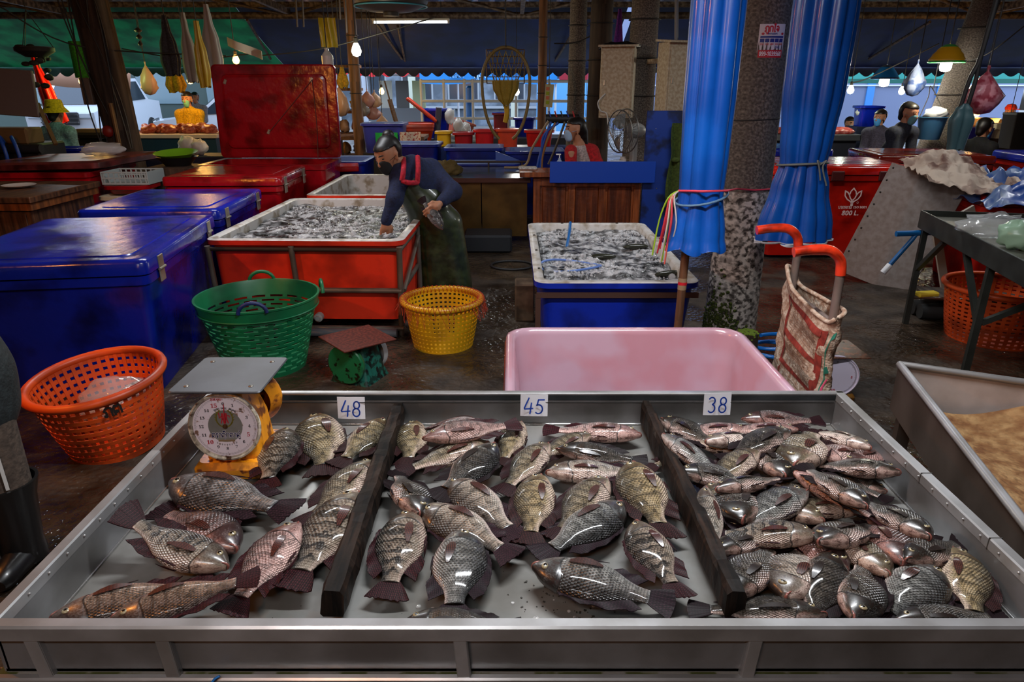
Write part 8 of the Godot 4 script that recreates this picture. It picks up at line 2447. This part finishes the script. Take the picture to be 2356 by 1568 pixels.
	t = thing("motorbike", "dark motorbike parked in front of the pickup truck at left", "motorbike", Vector3(-6.523, 0, -11.0))
	for e in [-0.55, 0.55]:
		tube_o("wheel", mats.rubber, t, range(24).map(func(i): return Vector3(e + cos(TAU * i / 24) * 0.27, 0.3 + sin(TAU * i / 24) * 0.27, 0)), 0.045, 8, false, true)
	s = st0(); lump(s, Vector3(0, 0.65, 0), Vector3(0.55, 0.2, 0.14), 18, 10, 0.15, 81); obj("frame", s, mats.bike_dark, t)
	box_o("seat", mat("bike_seat", rgb(60, 52, 48), 0.7), t, Vector3(0.1, 0.92, 0), Vector3(0.6, 0.14, 0.24), Basis(), 0.05)
	tube_o("fork", mats.bike_dark, t, smooth([Vector3(-0.5, 0.35, 0), Vector3(-0.42, 0.9, 0), Vector3(-0.4, 1.05, 0.25)], 4), 0.02, 8)
	# left meat table
	t = thing("meat_stall", "white topped stall table with meat under the warm bulb at left", "stall", Vector3(-5.394, 0, -11.6))
	box_o("tabletop", mat("stall_white", rgb(220, 206, 200), 0.5), t, Vector3(0, 0.86, 0), Vector3(1.5, 0.06, 0.8), Basis(), 0.01)
	box_o("base", mat("stall_teal", rgb(20, 60, 90), 0.6), t, Vector3(0, 0.42, 0), Vector3(1.4, 0.82, 0.7))
	for k in 7:
		s = st0(); lump(s, Vector3(0, 0.05, 0), Vector3(0.13, 0.08, 0.14), 12, 8, 0.3, 90 + k); obj("meat_piece", s, mat("meat_warm", rgb(190, 120, 100), 0.4, 0, tex.meat_fat, 3.0), null, "piece of meat piled on the white topped stall table", "meat", "meat pieces at the left stall").position = Vector3(-5.394 - 0.45 + k * 0.16, 0.9, -11.5 - 0.1 * (k % 2))
	s = st0(); lump(s, Vector3(), Vector3(0.12, 0.12, 0.1), 14, 10, 0.2, 97); obj("plastic_bag", s, mats.bag_clear_white, null, "knotted white plastic bag behind the closed red chest", "bag").position = Vector3(-4.122, 0.896, -9.0)
	s = st0(); lump(s, Vector3(), Vector3(0.1, 0.1, 0.1), 14, 10, 0.2, 98); obj("plastic_bag", s, mats.bag_clear_white, null, "smaller white plastic bag beside the knotted one", "bag").position = Vector3(-3.981, 0.88, -9.0)
	s = st0(); box(s, Vector3(-4.137, 0.4, -9.1), Vector3(1.1, 0.76, 0.5), Basis(), 0.01); obj("stall_table", s, mats.stall_navy, null, "dark blue stall table carrying the white bags", "table")
	# --- centre: goods stall, tubs and small bins
	t = thing("goods_rack", "shelf rack crowded with hanging goods right of the raised lid", "rack", Vector3(-2.801, 0, -12.0))
	for x in [-0.3, 0.25]:
		box_o("upright", mats.rack_wood, t, Vector3(x, 0.95, 0), Vector3(0.05, 1.9, 0.3))
	for y in [0.5, 0.85, 1.2, 1.55, 1.9]:
		box_o("shelf", mats.rack_wood, t, Vector3(0, y, 0), Vector3(0.62, 0.04, 0.34))
	var rng = RandomNumberGenerator.new()
	rng.seed = 300
	for k in 10:
		s = st0(); lump(s, Vector3(), Vector3(0.08, 0.1, 0.08), 12, 8, 0.25, 110 + k)
		obj("goods_bag", s, mat("goods%d" % (k % 5), [rgb(190, 130, 70), rgb(200, 160, 110), rgb(150, 80, 30), rgb(206, 170, 60), rgb(180, 140, 110)][k % 5], 0.5), null, "%s bag of dry goods, %s on the %s shelf of the rack" % [["orange tan", "cream", "brown", "yellow", "beige"][k % 5], ["left", "middle", "right"][k % 3], ["lowest", "second", "third", "top"][k / 3]], "bag", "dry goods on the rack").position = Vector3(-2.801 - 0.2 + 0.2 * (k % 3), 0.62 + 0.35 * (k / 3), -11.95)
	hang_bag("tan plastic bag hanging just right of the raised lid", Vector3(-2.499, 1.384, -10.5), 0.12, 0.2, mat("bag_tan", rgb(176, 130, 96), 0.4), 21)
	drape("yellow cloth hanging below the red scallops", Vector3(-2.432, 1.72, -10.5), 0.1, 0.14, mats.cloth_mustard, 22)
	pole("wooden_pole", "brown wooden pole between the goods rack and kiosk", Vector3(-2.364, 1.404, -11.0), 0.085, mats.rack_wood)
	for q in [[845, 228, 0.12, "pinkish plastic bag hung beside the brown pole"], [862, 230, 0.1, "beige plastic bag second from the brown pole"], [833, 248, 0.1, "beige plastic bag low beside the brown pole"], [858, 258, 0.13, "large grey bag of goods under the hanging bags"], [880, 282, 0.16, "clear bag of pinkish goods behind the worker's head"]]: pass
	var gp = [Vector3(-2.298, 1.407, -11.5), Vector3(-2.201, 1.392, -11.6), Vector3(-2.371, 1.266, -11.4), Vector3(-2.242, 1.207, -11.6), Vector3(-2.027, 1.054, -11.2)]
	var gl = ["pinkish plastic bag hung beside the brown pole", "beige plastic bag second from the brown pole", "beige plastic bag low beside the brown pole", "large grey bag of goods under the hanging bags", "clear bag of pinkish goods behind the worker's head"]
	for k in 5: hang_bag(gl[k], gp[k], 0.11, 0.12, mat("bagtone%d" % (k % 3), [rgb(180, 130, 120), rgb(196, 160, 130), rgb(130, 120, 112)][k % 3], 0.4), 30 + k)
	t = thing("goods_table", "table of bagged goods behind the bending worker", "table", Vector3(-2.121, 0, -11.4))
	box_o("tabletop", mats.rack_wood, t, Vector3(0, 0.84, 0), Vector3(1.5, 0.05, 0.7))
	for e in [[-0.7, 0.3], [0.7, 0.3], [-0.7, -0.3], [0.7, -0.3]]:
		box_o("leg", mats.frame_pipe2, t, Vector3(e[0], 0.41, e[1]), Vector3(0.05, 0.82, 0.05))
	t = thing("mop_broom", "brown flat broom leaning on the goods table", "broom", Vector3(-1.815, 1.13, -11.2))
	bar_o("broom_head", cloth("broom", rgb(130, 92, 60)), t, Vector3(-0.08, 0.28, 0), Vector3(0.06, -0.25, 0.05), 0.09, 0.03)
	rod_o("stick", mats.lath, t, Vector3(-0.08, 0.28, 0), Vector3(-0.14, 0.55, 0), 0.012)
	# small bins in a row
	var bins = [[Vector3(-0.993, 0.888, -10.4), 0.26, 0.21, rgb(224, 176, 10), "yellow plastic bin at the left end of the bin row"], [Vector3(-0.706, 0.881, -10.4), 0.32, 0.19, rgb(170, 14, 26), "dark red bin next to the yellow one"], [Vector3(-0.401, 0.9, -10.4), 0.33, 0.23, rgb(206, 18, 26), "bright red bin in the middle of the bin row"], [Vector3(-0.064, 0.9, -10.4), 0.36, 0.25, rgb(224, 74, 40), "faded orange red bin right of the middle of the row"], [Vector3(0.394, 0.894, -10.4), 0.44, 0.23, rgb(220, 28, 16), "wide red bin with a white rim at the right end"]]
	for b in bins:
		var m = plastic("bin%d%d" % [int(b[3].r * 255), int(b[3].g * 255)], b[3], 0.35, 0.2)
		tub("plastic_bin", b[4], b[0] - Vector3(0, b[2] * 0.5, 0), b[1], 0.3, b[2], m, mat("binliner", rgb(190, 120, 110), 0.5) if b[1] > 0.4 else m, "bin", "row of plastic bins")
	s = st0(); box(s, Vector3(-0.1, 0.385, -10.45), Vector3(2.6, 0.77, 0.6), Basis(), 0.01); obj("bin_bench", s, mat("bench_blue", rgb(14, 40, 110), 0.5), null, "long blue bench under the row of plastic bins", "bench")
	# blue tubs and lids behind the counters
	var bl = plastic("tub_blue", rgb(10, 42, 160), 0.3, 0.3)
	var lin = mat("tub_lining", rgb(110, 132, 190), 0.3)
	tub("fish_tub", "wide blue tub with pale rim behind the steel counter", Vector3(-0.5, 0, -9.45), 0.78, 0.7, 0.86, bl, lin, "tub", "blue tubs behind the counters")
	tub("fish_tub", "blue tub with a leaning blue panel left of the hoses", Vector3(0.3, 0, -9.4), 0.78, 0.7, 0.82, bl, lin, "tub", "blue tubs behind the counters")
	tub("fish_tub", "blue tub with a slotted rim right above the worker's back", Vector3(-1.35, 0, -9.6), 0.8, 0.6, 0.89, bl, lin, "tub", "blue tubs behind the counters")
	tub("fish_tub", "long blue tub left of the bending worker's head", Vector3(-2.35, 0, -9.0), 1.1, 0.8, 0.74, bl, lin, "tub", "blue tubs behind the counters")
	tub("fish_tub", "low blue tub with a ribbed lid behind the steel counter", Vector3(-0.35, 0, -8.78), 0.9, 0.5, 0.72, bl, lin, "tub", "blue tubs behind the counters")
	s = st0(); prism(s, PackedVector2Array([Vector2(0, 0), Vector2(0.35, 0), Vector2(0.0, 0.13)]), 0.02, Transform3D(Basis(), Vector3(-0.2, 0.735, -8.6))); obj("blue_wedge", s, mat("wedge_blue", rgb(60, 90, 170), 0.4), null, "blue triangular plastic offcut on the low tub", "offcut")
	s = st0(); box(s, Vector3(-2.2, 0.7, -8.3), Vector3(0.75, 0.06, 0.4), yaw(12), 0.01); obj("red_tray", s, mats.chest_red, null, "dark red lid lying right of the open red chest", "lid")
	s = st0(); box(s, Vector3(-1.937, 0.799, -10.6) + Vector3(0.05, -0.47, 0), Vector3(0.6, 0.7, 0.5)); obj("stall_table", s, mats.stall_dark2, null, "dark stand under the violet tub with the green sack", "stand")
	tub("fish_tub", "purple blue tub with a green sack beside the goods table", Vector3(-1.937, 0.799, -10.6) + Vector3(0.05, -0.12, 0), 0.66, 0.5, 0.42, plastic("tub_violet", rgb(60, 64, 160), 0.35, 0.3), lin, "tub")
	s = st0(); sheet(s, 10, 8, func(u: float, v: float): return Vector3(-1.824, 0.832, -10.33) + Vector3((u - 0.5) * 0.32, (v - 0.5) * 0.28, 0.03 * sin(u * 6.0)), 0.006); obj("green_sack", s, mat("sack_bright", rgb(16, 160, 70), 0.6), null, "bright green sack hung on the violet tub behind the worker", "sack")
	s = st0(); sheet(s, 10, 8, func(u: float, v: float): return Vector3(-1.475, 0.883, -10.3) + Vector3((u - 0.5) * 0.3, (v - 0.5) * 0.2, 0.03 * sin(u * 6.0)), 0.006); obj("printed_sack", s, mat("sack_print", rgb(200, 180, 166), 0.7, 0, noise("sack_prints", 0.02, rgb(190, 40, 40), Color.WHITE, FastNoiseLite.TYPE_SIMPLEX_SMOOTH, 2, 256, 0.35, 0.4), 4.0), null, "white sack with red print hung left of the yellow bin", "sack")
	# orange coolers, pink tub, dark bins further back
	t = chest("cooler", "orange cooler with its lid propped up diagonally behind the printed sack", Vector3(-1.62, 0.72, -12.3), 5, 0.55, 0.4, 0.3, mats.cooler_orange, mats.cooler_orange, false)
	box_o("raised_lid", mats.cooler_orange, t, Vector3(0.08, 0.5, -0.05), Vector3(0.62, 0.05, 0.4), rot(0, 0, -38), 0.015)
	tub("fish_tub", "dark blue square tub behind the propped orange lid", Vector3(-1.35, 0.72, -12.95), 0.55, 0.5, 0.5, mats.chest_blue, bl)
	s = st0(); box(s, Vector3(), Vector3(0.1, 0.55, 0.06), rot(0, 0, -6), 0.01); obj("blue_post", s, mat("post_slate", rgb(60, 66, 90), 0.5), null, "slate blue post standing at the orange cooler", "post").position = Vector3(-1.28, 0.99, -12.35)
	tub("fish_tub", "salmon pink tub tipped on its side with bags around", Vector3(-0.95, 0.8, -12.7), 0.46, 0.4, 0.24, mats.tub_salmon, mats.tub_salmon).rotation_degrees = Vector3(0, 20, -18)
	for k in 3:
		s = st0(); lump(s, Vector3(), Vector3(0.09, 0.13, 0.08), 12, 8, 0.2, 140 + k); obj("plastic_bag", s, glass("bag_milky", Color(0.85, 0.86, 0.86), 0.6, 0.2), null, ["milky plastic bag left of the salmon tub", "milky plastic bag upright before the salmon tub", "milky plastic bag right of the salmon tub"][k], "bag").position = [Vector3(-1.073, 1.107, -12.4), Vector3(-0.92, 0.955, -12.3), Vector3(-0.794, 0.891, -12.3)][k]
	s = st0(); box(s, Vector3(-1.5, 0.36, -12.7), Vector3(1.9, 0.72, 1.0), Basis(), 0.01); obj("stall_table", s, mat("stall_greengrey", rgb(96, 104, 96), 0.6), null, "grey green stall table under the coolers and salmon tub", "table")
	tub("fish_tub", "dark red bin left of the white stand pipe", Vector3(-0.2, 0.76, -12.8), 0.32, 0.35, 0.4, plastic("bin_maroon", rgb(120, 14, 22), 0.35, 0.2), bl)
	tub("fish_tub", "navy bin with a red tray above it right of the stand pipe", Vector3(0.22, 0.76, -12.7), 0.4, 0.35, 0.32, mats.chest_blue, bl)
	s = st0(); rod(s, Vector3(-0.06, 0.76, -12.55), Vector3(-0.06, 1.32, -12.55), 0.018); obj("stand_pipe", s, mat("pipe_beige", rgb(170, 156, 140), 0.5), null, "thin beige stand pipe between the maroon and navy bins", "pipe")
	s = st0(); box(s, Vector3(0.3, 0.38, -12.75), Vector3(1.4, 0.76, 0.9), Basis(), 0.01); obj("stall_table", s, mat("stall_slate", rgb(50, 54, 66), 0.6), null, "slate stall table under the maroon and navy bins", "table")
	# scoop net with bent cane hoop, hanging basket behind it
	t = thing("scoop_net", "yellow scoop net with a bent cane hoop hanging in the centre", "net", Vector3(-0.067, 1.643, -8.0))
	s = st0()
	var hp = []
	for i in 33:
		var a = lerpf(-1.28, 1.28 + PI, i / 32.0)
		hp.append(Vector3(cos(a) * 0.262, sin(a) * (0.36 if a > 0 and a < PI else 0.62), 0.02 * sin(i * 0.3)))
	tube(s, hp, 0.017, 8); obj("hoop", s, mat("cane", rgb(112, 92, 44), 0.5), t)
	s = st0()
	for i in 18:
		var a = TAU * i / 18
		for e in [-1, 1]:
			var pp = []
			for k in 9:
				var v = k / 8.0
				var r = lerpf(0.2, 0.05, pow(v, 1.5))
				pp.append(Vector3(sin(a + e * v * 0.9) * r, 0.32 - v * 0.52, cos(a + e * v * 0.9) * r * 0.6 - 0.08))
			tube(s, pp, 0.003, 4)
	obj("mesh_bag", s, mats.net_yellow, t)
	s = st0(); bundle(s, [[-0.24, 0.03, 0.025], [-0.16, 0.09, 0.05], [-0.06, 0.14, 0.07], [0.02, 0.15, 0.08]], 9, 0.3, 8, 0.002); obj("gathered_net", s, mats.net_yellow, t)
	tube_o("net_tail", mat("net_yellow2", rgb(180, 140, 10), 0.7), t, smooth([Vector3(0, -0.24, -0.08), Vector3(0.01, -0.32, -0.08), Vector3(-0.01, -0.42, -0.08)], 4), 0.028, 8)
	rod_o("string", mats.wire_dark, t, Vector3(0, 0.36, 0), Vector3(0, 1.55, 0), 0.007, 6)
	t = thing("wire_basket", "square wire basket hanging behind the scoop net", "basket", Vector3(-0.076, 1.834, -8.6))
	for x in [-0.22, 0.22]:
		rod_o("frame_wire", mats.wire_brown, t, Vector3(x, -0.2, 0), Vector3(x, 0.17, 0), 0.008, 6)
	for k in 6:
		rod_o("cross_wire", mats.wire_brown, t, Vector3(-0.22, -0.2 + k * 0.074, 0), Vector3(0.22, -0.2 + k * 0.074, 0), 0.005, 5)
	rod_o("string", mats.wire_dark, t, Vector3(0, 0.17, 0), Vector3(0, 1.2, 0), 0.005, 5)
	# hanging bottle, yellow wrap, cords, old ceiling fan
	t = thing("hanging_bottle", "upside-down white bottle hanging left of the white bulb", "bottle", Vector3(-2.051, 1.891, -8.2))
	lathe_o("bottle", mat("bottle_white", rgb(196, 192, 186), 0.35), t, [[0.055, -0.13], [0.062, -0.1], [0.062, 0.03], [0.02, 0.085], [0.02, 0.11]], 18, Vector3.ZERO, Basis(), 1, 1, true)
	rod_o("cord", mats.wire_dark, t, Vector3(0, 0.11, 0), Vector3(0, 1.0, 0), 0.006, 6)
	s = st0(); sheet(s, 10, 10, func(u: float, v: float): return Vector3(-2.041, 2.163, -8.3) + Vector3((u - 0.5) * 0.18, (v - 0.5) * 0.3, 0.03 * sin(u * 11.0 + v * 2.0)), 0.004); hung(obj("yellow_wrap", s, mat("wrap_yellow", rgb(196, 176, 30), 0.3), null, "shiny yellow plastic wrap hanging above the white bottle", "wrap"), Vector3(-2.031, 2.272, -8.3))
	t = thing("ceiling_fan", "dark caged orbit fan under the roof near the tube lamp", "fan", Vector3(-1.684, 2.707, -10.5))
	lathe_o("cage", mats.cage_dark, t, [[0.001, -0.16], [0.3, -0.13], [0.5, -0.05], [0.52, 0.0], [0.5, 0.05]], 32)
	tube_o("ring", mat("ring_teal", rgb(40, 110, 130), 0.5), t, range(32).map(func(i): return Vector3(sin(TAU * i / 32) * 0.5, -0.07, cos(TAU * i / 32) * 0.5)), 0.012, 6, false, true)
	lathe_o("motor", mats.cage_dark, t, [[0.11, -0.19], [0.11, 0.2]], 16, Vector3.ZERO, Basis(), 1, 1, true)
	rod_o("stem", mats.cage_dark, t, Vector3(0, 0.1, 0), Vector3(0, 0.6, 0), 0.02)
	for q in [[Vector3(-2.721, 2.306, -9.5), Vector3(-2.698, 2.515, -9.5), "left of two thin cords with pink ends under the roof"], [Vector3(-2.639, 2.306, -9.5), Vector3(-2.616, 2.515, -9.5), "right of two thin cords with pink ends under the roof"], [Vector3(-2.169, 2.391, -9.5), Vector3(-2.149, 2.614, -9.5), "short dark cord hanging near the yellow wrap"], [Vector3(-2.077, 2.234, -9.4), Vector3(-2.056, 2.603, -9.4), "long dark cord hanging right of the yellow wrap"]]:
		s = st0(); rod(s, q[0], q[1] + Vector3(0, 0.3, 0), 0.012, 6); obj("dangling_rope", s, mat("cord_dark", rgb(46, 34, 30), 0.7), null, q[2], "rope")
	for q in [[Vector3(-2.793, 2.854, -15.2), Vector3(-2.621, 2.203, -17.6), "slanting pipe under the blue awning by the tube lamp"], [Vector3(-2.378, 2.764, -15.6), Vector3(-2.58, 2.161, -17.8), "second slanting pipe under the blue awning"], [Vector3(-5.358, 2.854, -15.2), Vector3(-5.76, 2.203, -17.6), "dark slanting pipe at the seam of green and blue awnings"], [Vector3(1.38, 2.83, -15.2), Vector3(1.037, 2.155, -17.6), "dark slanting strut right of the blue awning's edge"], [Vector3(8.516, 2.203, -17.6), Vector3(8.459, 2.814, -15.2), "thin pale strut under the right blue awning"]]:
		s = st0(); rod(s, q[0], q[1], 0.03, 8); obj("awning_strut", s, mats["beam"], null, q[2], "pipe")
	for q in [[Vector3(-5.419, 2.374, -8.0), Vector3(-4.958, 2.062, -8.5), Vector3(-3.482, 1.942, -9.0), 0.12], [Vector3(-4.738, 2.016, -9.0), Vector3(-3.775, 1.96, -9.2), Vector3(-3.224, 2.002, -9.5), 0.05], [Vector3(-3.229, 1.96, -9.5), Vector3(-2.321, 2.114, -9.5), Vector3(-0.976, 2.416, -9.5), 0.1], [Vector3(-4.717, 1.719, -8.9), Vector3(-4.242, 1.758, -9.2), Vector3(-3.81, 1.815, -9.5), 0.05]]: pass
	var wires = [[Vector3(-5.413, 2.395, -8.0), Vector3(-4.952, 2.085, -8.5), Vector3(-3.481, 1.952, -9.0), "sagging wire crossing the green awning"], [Vector3(-4.735, 2.03, -9.0), Vector3(-3.989, 1.97, -9.2), Vector3(-3.222, 2.012, -9.5), "wire strung behind the hanging rags"], [Vector3(-3.228, 1.971, -9.5), Vector3(-2.32, 2.124, -9.5), Vector3(-0.976, 2.416, -9.5), "thin wire rising before the blue awning"], [Vector3(0.51, 2.088, -9.0), Vector3(0.797, 2.16, -9.0), Vector3(1.132, 2.265, -8.8), "wire between the concrete posts"], [Vector3(4.19, 1.645, -9.0), Vector3(4.534, 1.773, -9.2), Vector3(5.509, 2.119, -9.6), "wire sagging towards the leaning pole"], [Vector3(5.804, 2.243, -8.5), Vector3(5.679, 2.03, -8.8), Vector3(5.579, 1.893, -9.0), "slanting wire at the right edge"]]
	for q in wires:
		s = st0(); tube(s, smooth([q[0], q[1] - Vector3(0, 0.05, 0), q[2]], 8), 0.008, 5); obj("wire", s, mats.wire_dark, null, q[3], "wire")
	t = thing("hanging_leaflet", "paper price list with coloured strips hung on the post", "leaflet", Vector3(0.56, 1.466, -11.0))
	box_o("paper", mat("leaflet", rgb(190, 186, 150), 0.8), t, Vector3.ZERO, Vector3(0.13, 0.33, 0.005), rot(0, 0, -4))
	for k in 4:
		box_o("strip", mat("leafstrip%d" % (k % 2), [rgb(206, 120, 90), rgb(160, 180, 50)][k % 2], 0.8), t, Vector3(-0.02, 0.1 - k * 0.065, 0.006), Vector3(0.05, 0.05, 0.002), rot(0, 0, -4))
	hung(t, Vector3(0, 0.15, 0), 2.0)
	pole("wooden_pole", "brown post behind the paper price list", Vector3(0.473, 1.331, -11.4), 0.07, mats.rack_wood)

func car(label: String, at: Vector3, turn: float, pickup: bool) -> void:
	var t = thing("car", label, "car", at, deg_to_rad(turn))
	var wm = mat("car_white", rgb(200, 206, 214), 0.2, 0, null, 1, null, 0.5, 0.8)
	var s = st0()
	var h = 1.25 if pickup else 0.95
	var w = 0.92
	# body along z, front towards +z
	var side = PackedVector2Array([Vector2(2.2, 0.3), Vector2(2.25, h * 0.72), Vector2(1.2, h * 0.86), Vector2(0.55, h * 1.42), Vector2(-0.7, h * 1.45), Vector2(-1.4, h * 0.95), Vector2(-2.2, h * 0.9), Vector2(-2.25, 0.3)])
	prism(s, side, w * 2.0, Transform3D(Basis(Vector3(0, 0, 1), Vector3.UP, Vector3(-1, 0, 0)), Vector3.ZERO))
	obj("body", s, wm, t)
	for e in [-1, 1]:
		for z in [1.35, -1.35]:
			lathe_o("wheel", mats.rubber, t, [[0.02, -0.11], [0.3, -0.11], [0.34, 0.0], [0.3, 0.11], [0.02, 0.11]], 22, Vector3(e * 0.84, 0.33, z), rot(0, 0, 90))
		prism_o("side_window", mats.car_glass, t, PackedVector2Array([Vector2(1.05, h * 0.9), Vector2(0.5, h * 1.36), Vector2(-0.65, h * 1.38), Vector2(-1.15, h * 0.96)]), 0.02, Transform3D(Basis(Vector3(0, 0, 1), Vector3.UP, Vector3(-1, 0, 0)), Vector3(e * 0.93, 0, 0)))
		box_o("headlight", mat("headlight_glass", rgb(190, 200, 210), 0.1), t, Vector3(e * 0.68, h * 0.66, 2.24), Vector3(0.36, 0.16, 0.06), Basis(), 0.03)
	s = st0(); quad(s, Vector3(-0.8, h * 0.88, 1.22), Vector3(0.8, h * 0.88, 1.22), Vector3(0.74, h * 1.38, 0.63), Vector3(-0.74, h * 1.38, 0.63)); obj("windscreen", s, mats.car_glass, t)
	box_o("grille", mat("grille_dark", rgb(40, 42, 46), 0.4), t, Vector3(0, h * 0.6, 2.26), Vector3(1.0, 0.34, 0.05), Basis(), 0.02)
	for k in 3:
		box_o("grille_bar", metal("chrome", rgb(200, 204, 208), 0.15), t, Vector3(0, h * 0.52 + k * 0.1, 2.3), Vector3(1.0, 0.035, 0.03))
	box_o("bumper", wm, t, Vector3(0, 0.38, 2.28), Vector3(1.8, 0.2, 0.12), Basis(), 0.04)

func hung(o: Node3D, p: Vector3, top := 3.25) -> void:
	rod_o("string", mats.wire_dark, o, p, Vector3(p.x, top, p.z), 0.006, 6)

# the stuff things are made of; each key is used by several things
func palette() -> void:
	noise("bumpy", 0.02, Color.BLACK, Color.WHITE, FastNoiseLite.TYPE_SIMPLEX_SMOOTH, 4, 512, 0, 1, true, 3.0)
	noise("cab_dirt", 0.03, Color(0.84, 0.79, 0.73), Color.WHITE, FastNoiseLite.TYPE_SIMPLEX_SMOOTH, 8, 512, 0.12, 0.7)
	noise("concrete_bump", 0.05, Color.BLACK, Color.WHITE, FastNoiseLite.TYPE_SIMPLEX_SMOOTH, 5, 512, 0, 1, true, 6.0)
	noise("concrete_speckle", 0.03, rgb(56, 50, 45), rgb(142, 132, 121), FastNoiseLite.TYPE_SIMPLEX_SMOOTH, 9, 1024, 0.12, 0.9)
	noise("meat_fat", 0.014, rgb(190, 90, 86), rgb(255, 244, 236), FastNoiseLite.TYPE_SIMPLEX_SMOOTH, 4, 256, 0.42, 0.6)
	noise("rusty", 0.02, Color(0.45, 0.35, 0.28), Color.WHITE, FastNoiseLite.TYPE_SIMPLEX_SMOOTH, 5)
	noise("sack_dirt", 0.02, rgb(176, 140, 120), Color.WHITE, FastNoiseLite.TYPE_SIMPLEX_SMOOTH, 7, 512, 0.2, 0.75)
	noise("scuff5", 0.006, Color(0.5, 0.485, 0.465), Color.WHITE, FastNoiseLite.TYPE_SIMPLEX_SMOOTH, 6, 512, 0.28, 0.55)
	noise("steelbump", 0.01, Color.BLACK, Color.WHITE, FastNoiseLite.TYPE_SIMPLEX_SMOOTH, 5, 512, 0, 1, true, 2.0)
	noise("steelstain", 0.008, Color(0.8, 0.79, 0.77), Color.WHITE, FastNoiseLite.TYPE_SIMPLEX_SMOOTH, 8, 512, 0.2, 0.7)
	noise("street", 0.01, Color(0.7, 0.7, 0.7), Color.WHITE)
	noise("tarp_tone", 0.006, Color(0.6, 0.6, 0.65), Color.WHITE)
	noise("walldirt", 0.008, Color(0.6, 0.56, 0.5), Color.WHITE)
	noise("weave", 0.05, Color(0.72, 0.72, 0.72), Color.WHITE, FastNoiseLite.TYPE_SIMPLEX_SMOOTH, 5, 256, 0.25, 0.7)
	noise("weavebump", 0.12, Color.BLACK, Color.WHITE, FastNoiseLite.TYPE_SIMPLEX_SMOOTH, 3, 256, 0, 1, true, 4.0)
	mat("wire_dark", rgb(40, 38, 36), 0.6)
	metal("weld", rgb(205, 205, 205), 0.25, 0.9)
	metal("bolt", rgb(150, 145, 138), 0.4)
	mat("ink_black", rgb(24, 22, 26), 0.6)
	mat("ink_red", rgb(176, 22, 40), 0.6)
	plastic("basket_orange", rgb(226, 84, 26), 0.42, 0.5)
	glass("clear_film", Color(0.95, 0.96, 0.97), 0.22, 0.06)
	mat("rubber", rgb(24, 24, 24), 0.8)
	metal("latch_steel", rgb(178, 172, 156), 0.4, 0.6)
	mat("rusted", rgb(52, 38, 30), 0.7)
	mat("pvc_grey", rgb(96, 96, 100), 0.4)
	mat("hose_navy", rgb(18, 52, 92), 0.4)
	mat("rust_rail", rgb(70, 44, 34), 0.7)
	mat("hole_dark", rgb(40, 34, 28), 0.8)
	plastic("chest_blue", rgb(8, 30, 150), 0.22, 0.45)
	plastic("chest_red", rgb(150, 12, 22), 0.2, 0.4)
	mat("tray_cream", rgb(190, 174, 146), 0.5)
	mat("concrete_dark", Color.WHITE, 0.85, 0, tex.concrete_speckle, 1.5, tex.concrete_bump, 0.6)
	mat("sticker_red", rgb(196, 26, 40), 0.5)
	mat("tie_cord", rgb(120, 124, 122), 0.6)
	mat("pump_white", rgb(220, 220, 222), 0.4)
	cloth("towel_green", rgb(66, 84, 26), 0.95)
	wood("old_post", rgb(36, 28, 22), rgb(88, 74, 60), 0.85, 0.8)
	mat("pipe_black", rgb(34, 34, 36), 0.5)
	metal("frame_pipe2", rgb(140, 132, 120), 0.4)
	mat("tool_blue", rgb(14, 90, 150), 0.4)
	mat("frame_white", rgb(170, 162, 150), 0.5)
	mat("bag_white", rgb(196, 198, 196), 0.5)
	mat("stall_navy", rgb(16, 24, 48), 0.6)
	mat("mask_sky", rgb(70, 150, 210), 0.8)
	mat("valance_navy", rgb(10, 22, 50), 0.7)
	mat("valance_red", rgb(206, 24, 34), 0.6)
	mat("frame_pale", rgb(200, 206, 210), 0.5)
	mat("awning_teal", rgb(52, 150, 140), 0.5)
	mat("win_frame", rgb(150, 156, 160), 0.5)
	wood("lath", rgb(84, 60, 36), rgb(130, 98, 60))
	cloth("cloth_mustard", rgb(170, 130, 16))
	mat("stall_dark2", rgb(34, 28, 28), 0.7)
	mat("bike_dark", rgb(26, 24, 26), 0.4)
	mat("bag_clear_white", rgb(190, 186, 178), 0.35)
	wood("rack_wood", rgb(70, 44, 24), rgb(140, 92, 50))
	plastic("cooler_orange", rgb(214, 60, 16), 0.35, 0.2)
	plastic("tub_salmon", rgb(206, 110, 90), 0.4, 0.2)
	mat("net_yellow", rgb(150, 122, 20), 0.7, 0, tex.weave, 10.0)
	mat("wire_brown", rgb(92, 64, 40), 0.6)
	mat("cage_dark", rgb(34, 26, 24), 0.5)
	mat("car_glass", rgb(40, 48, 56), 0.08)
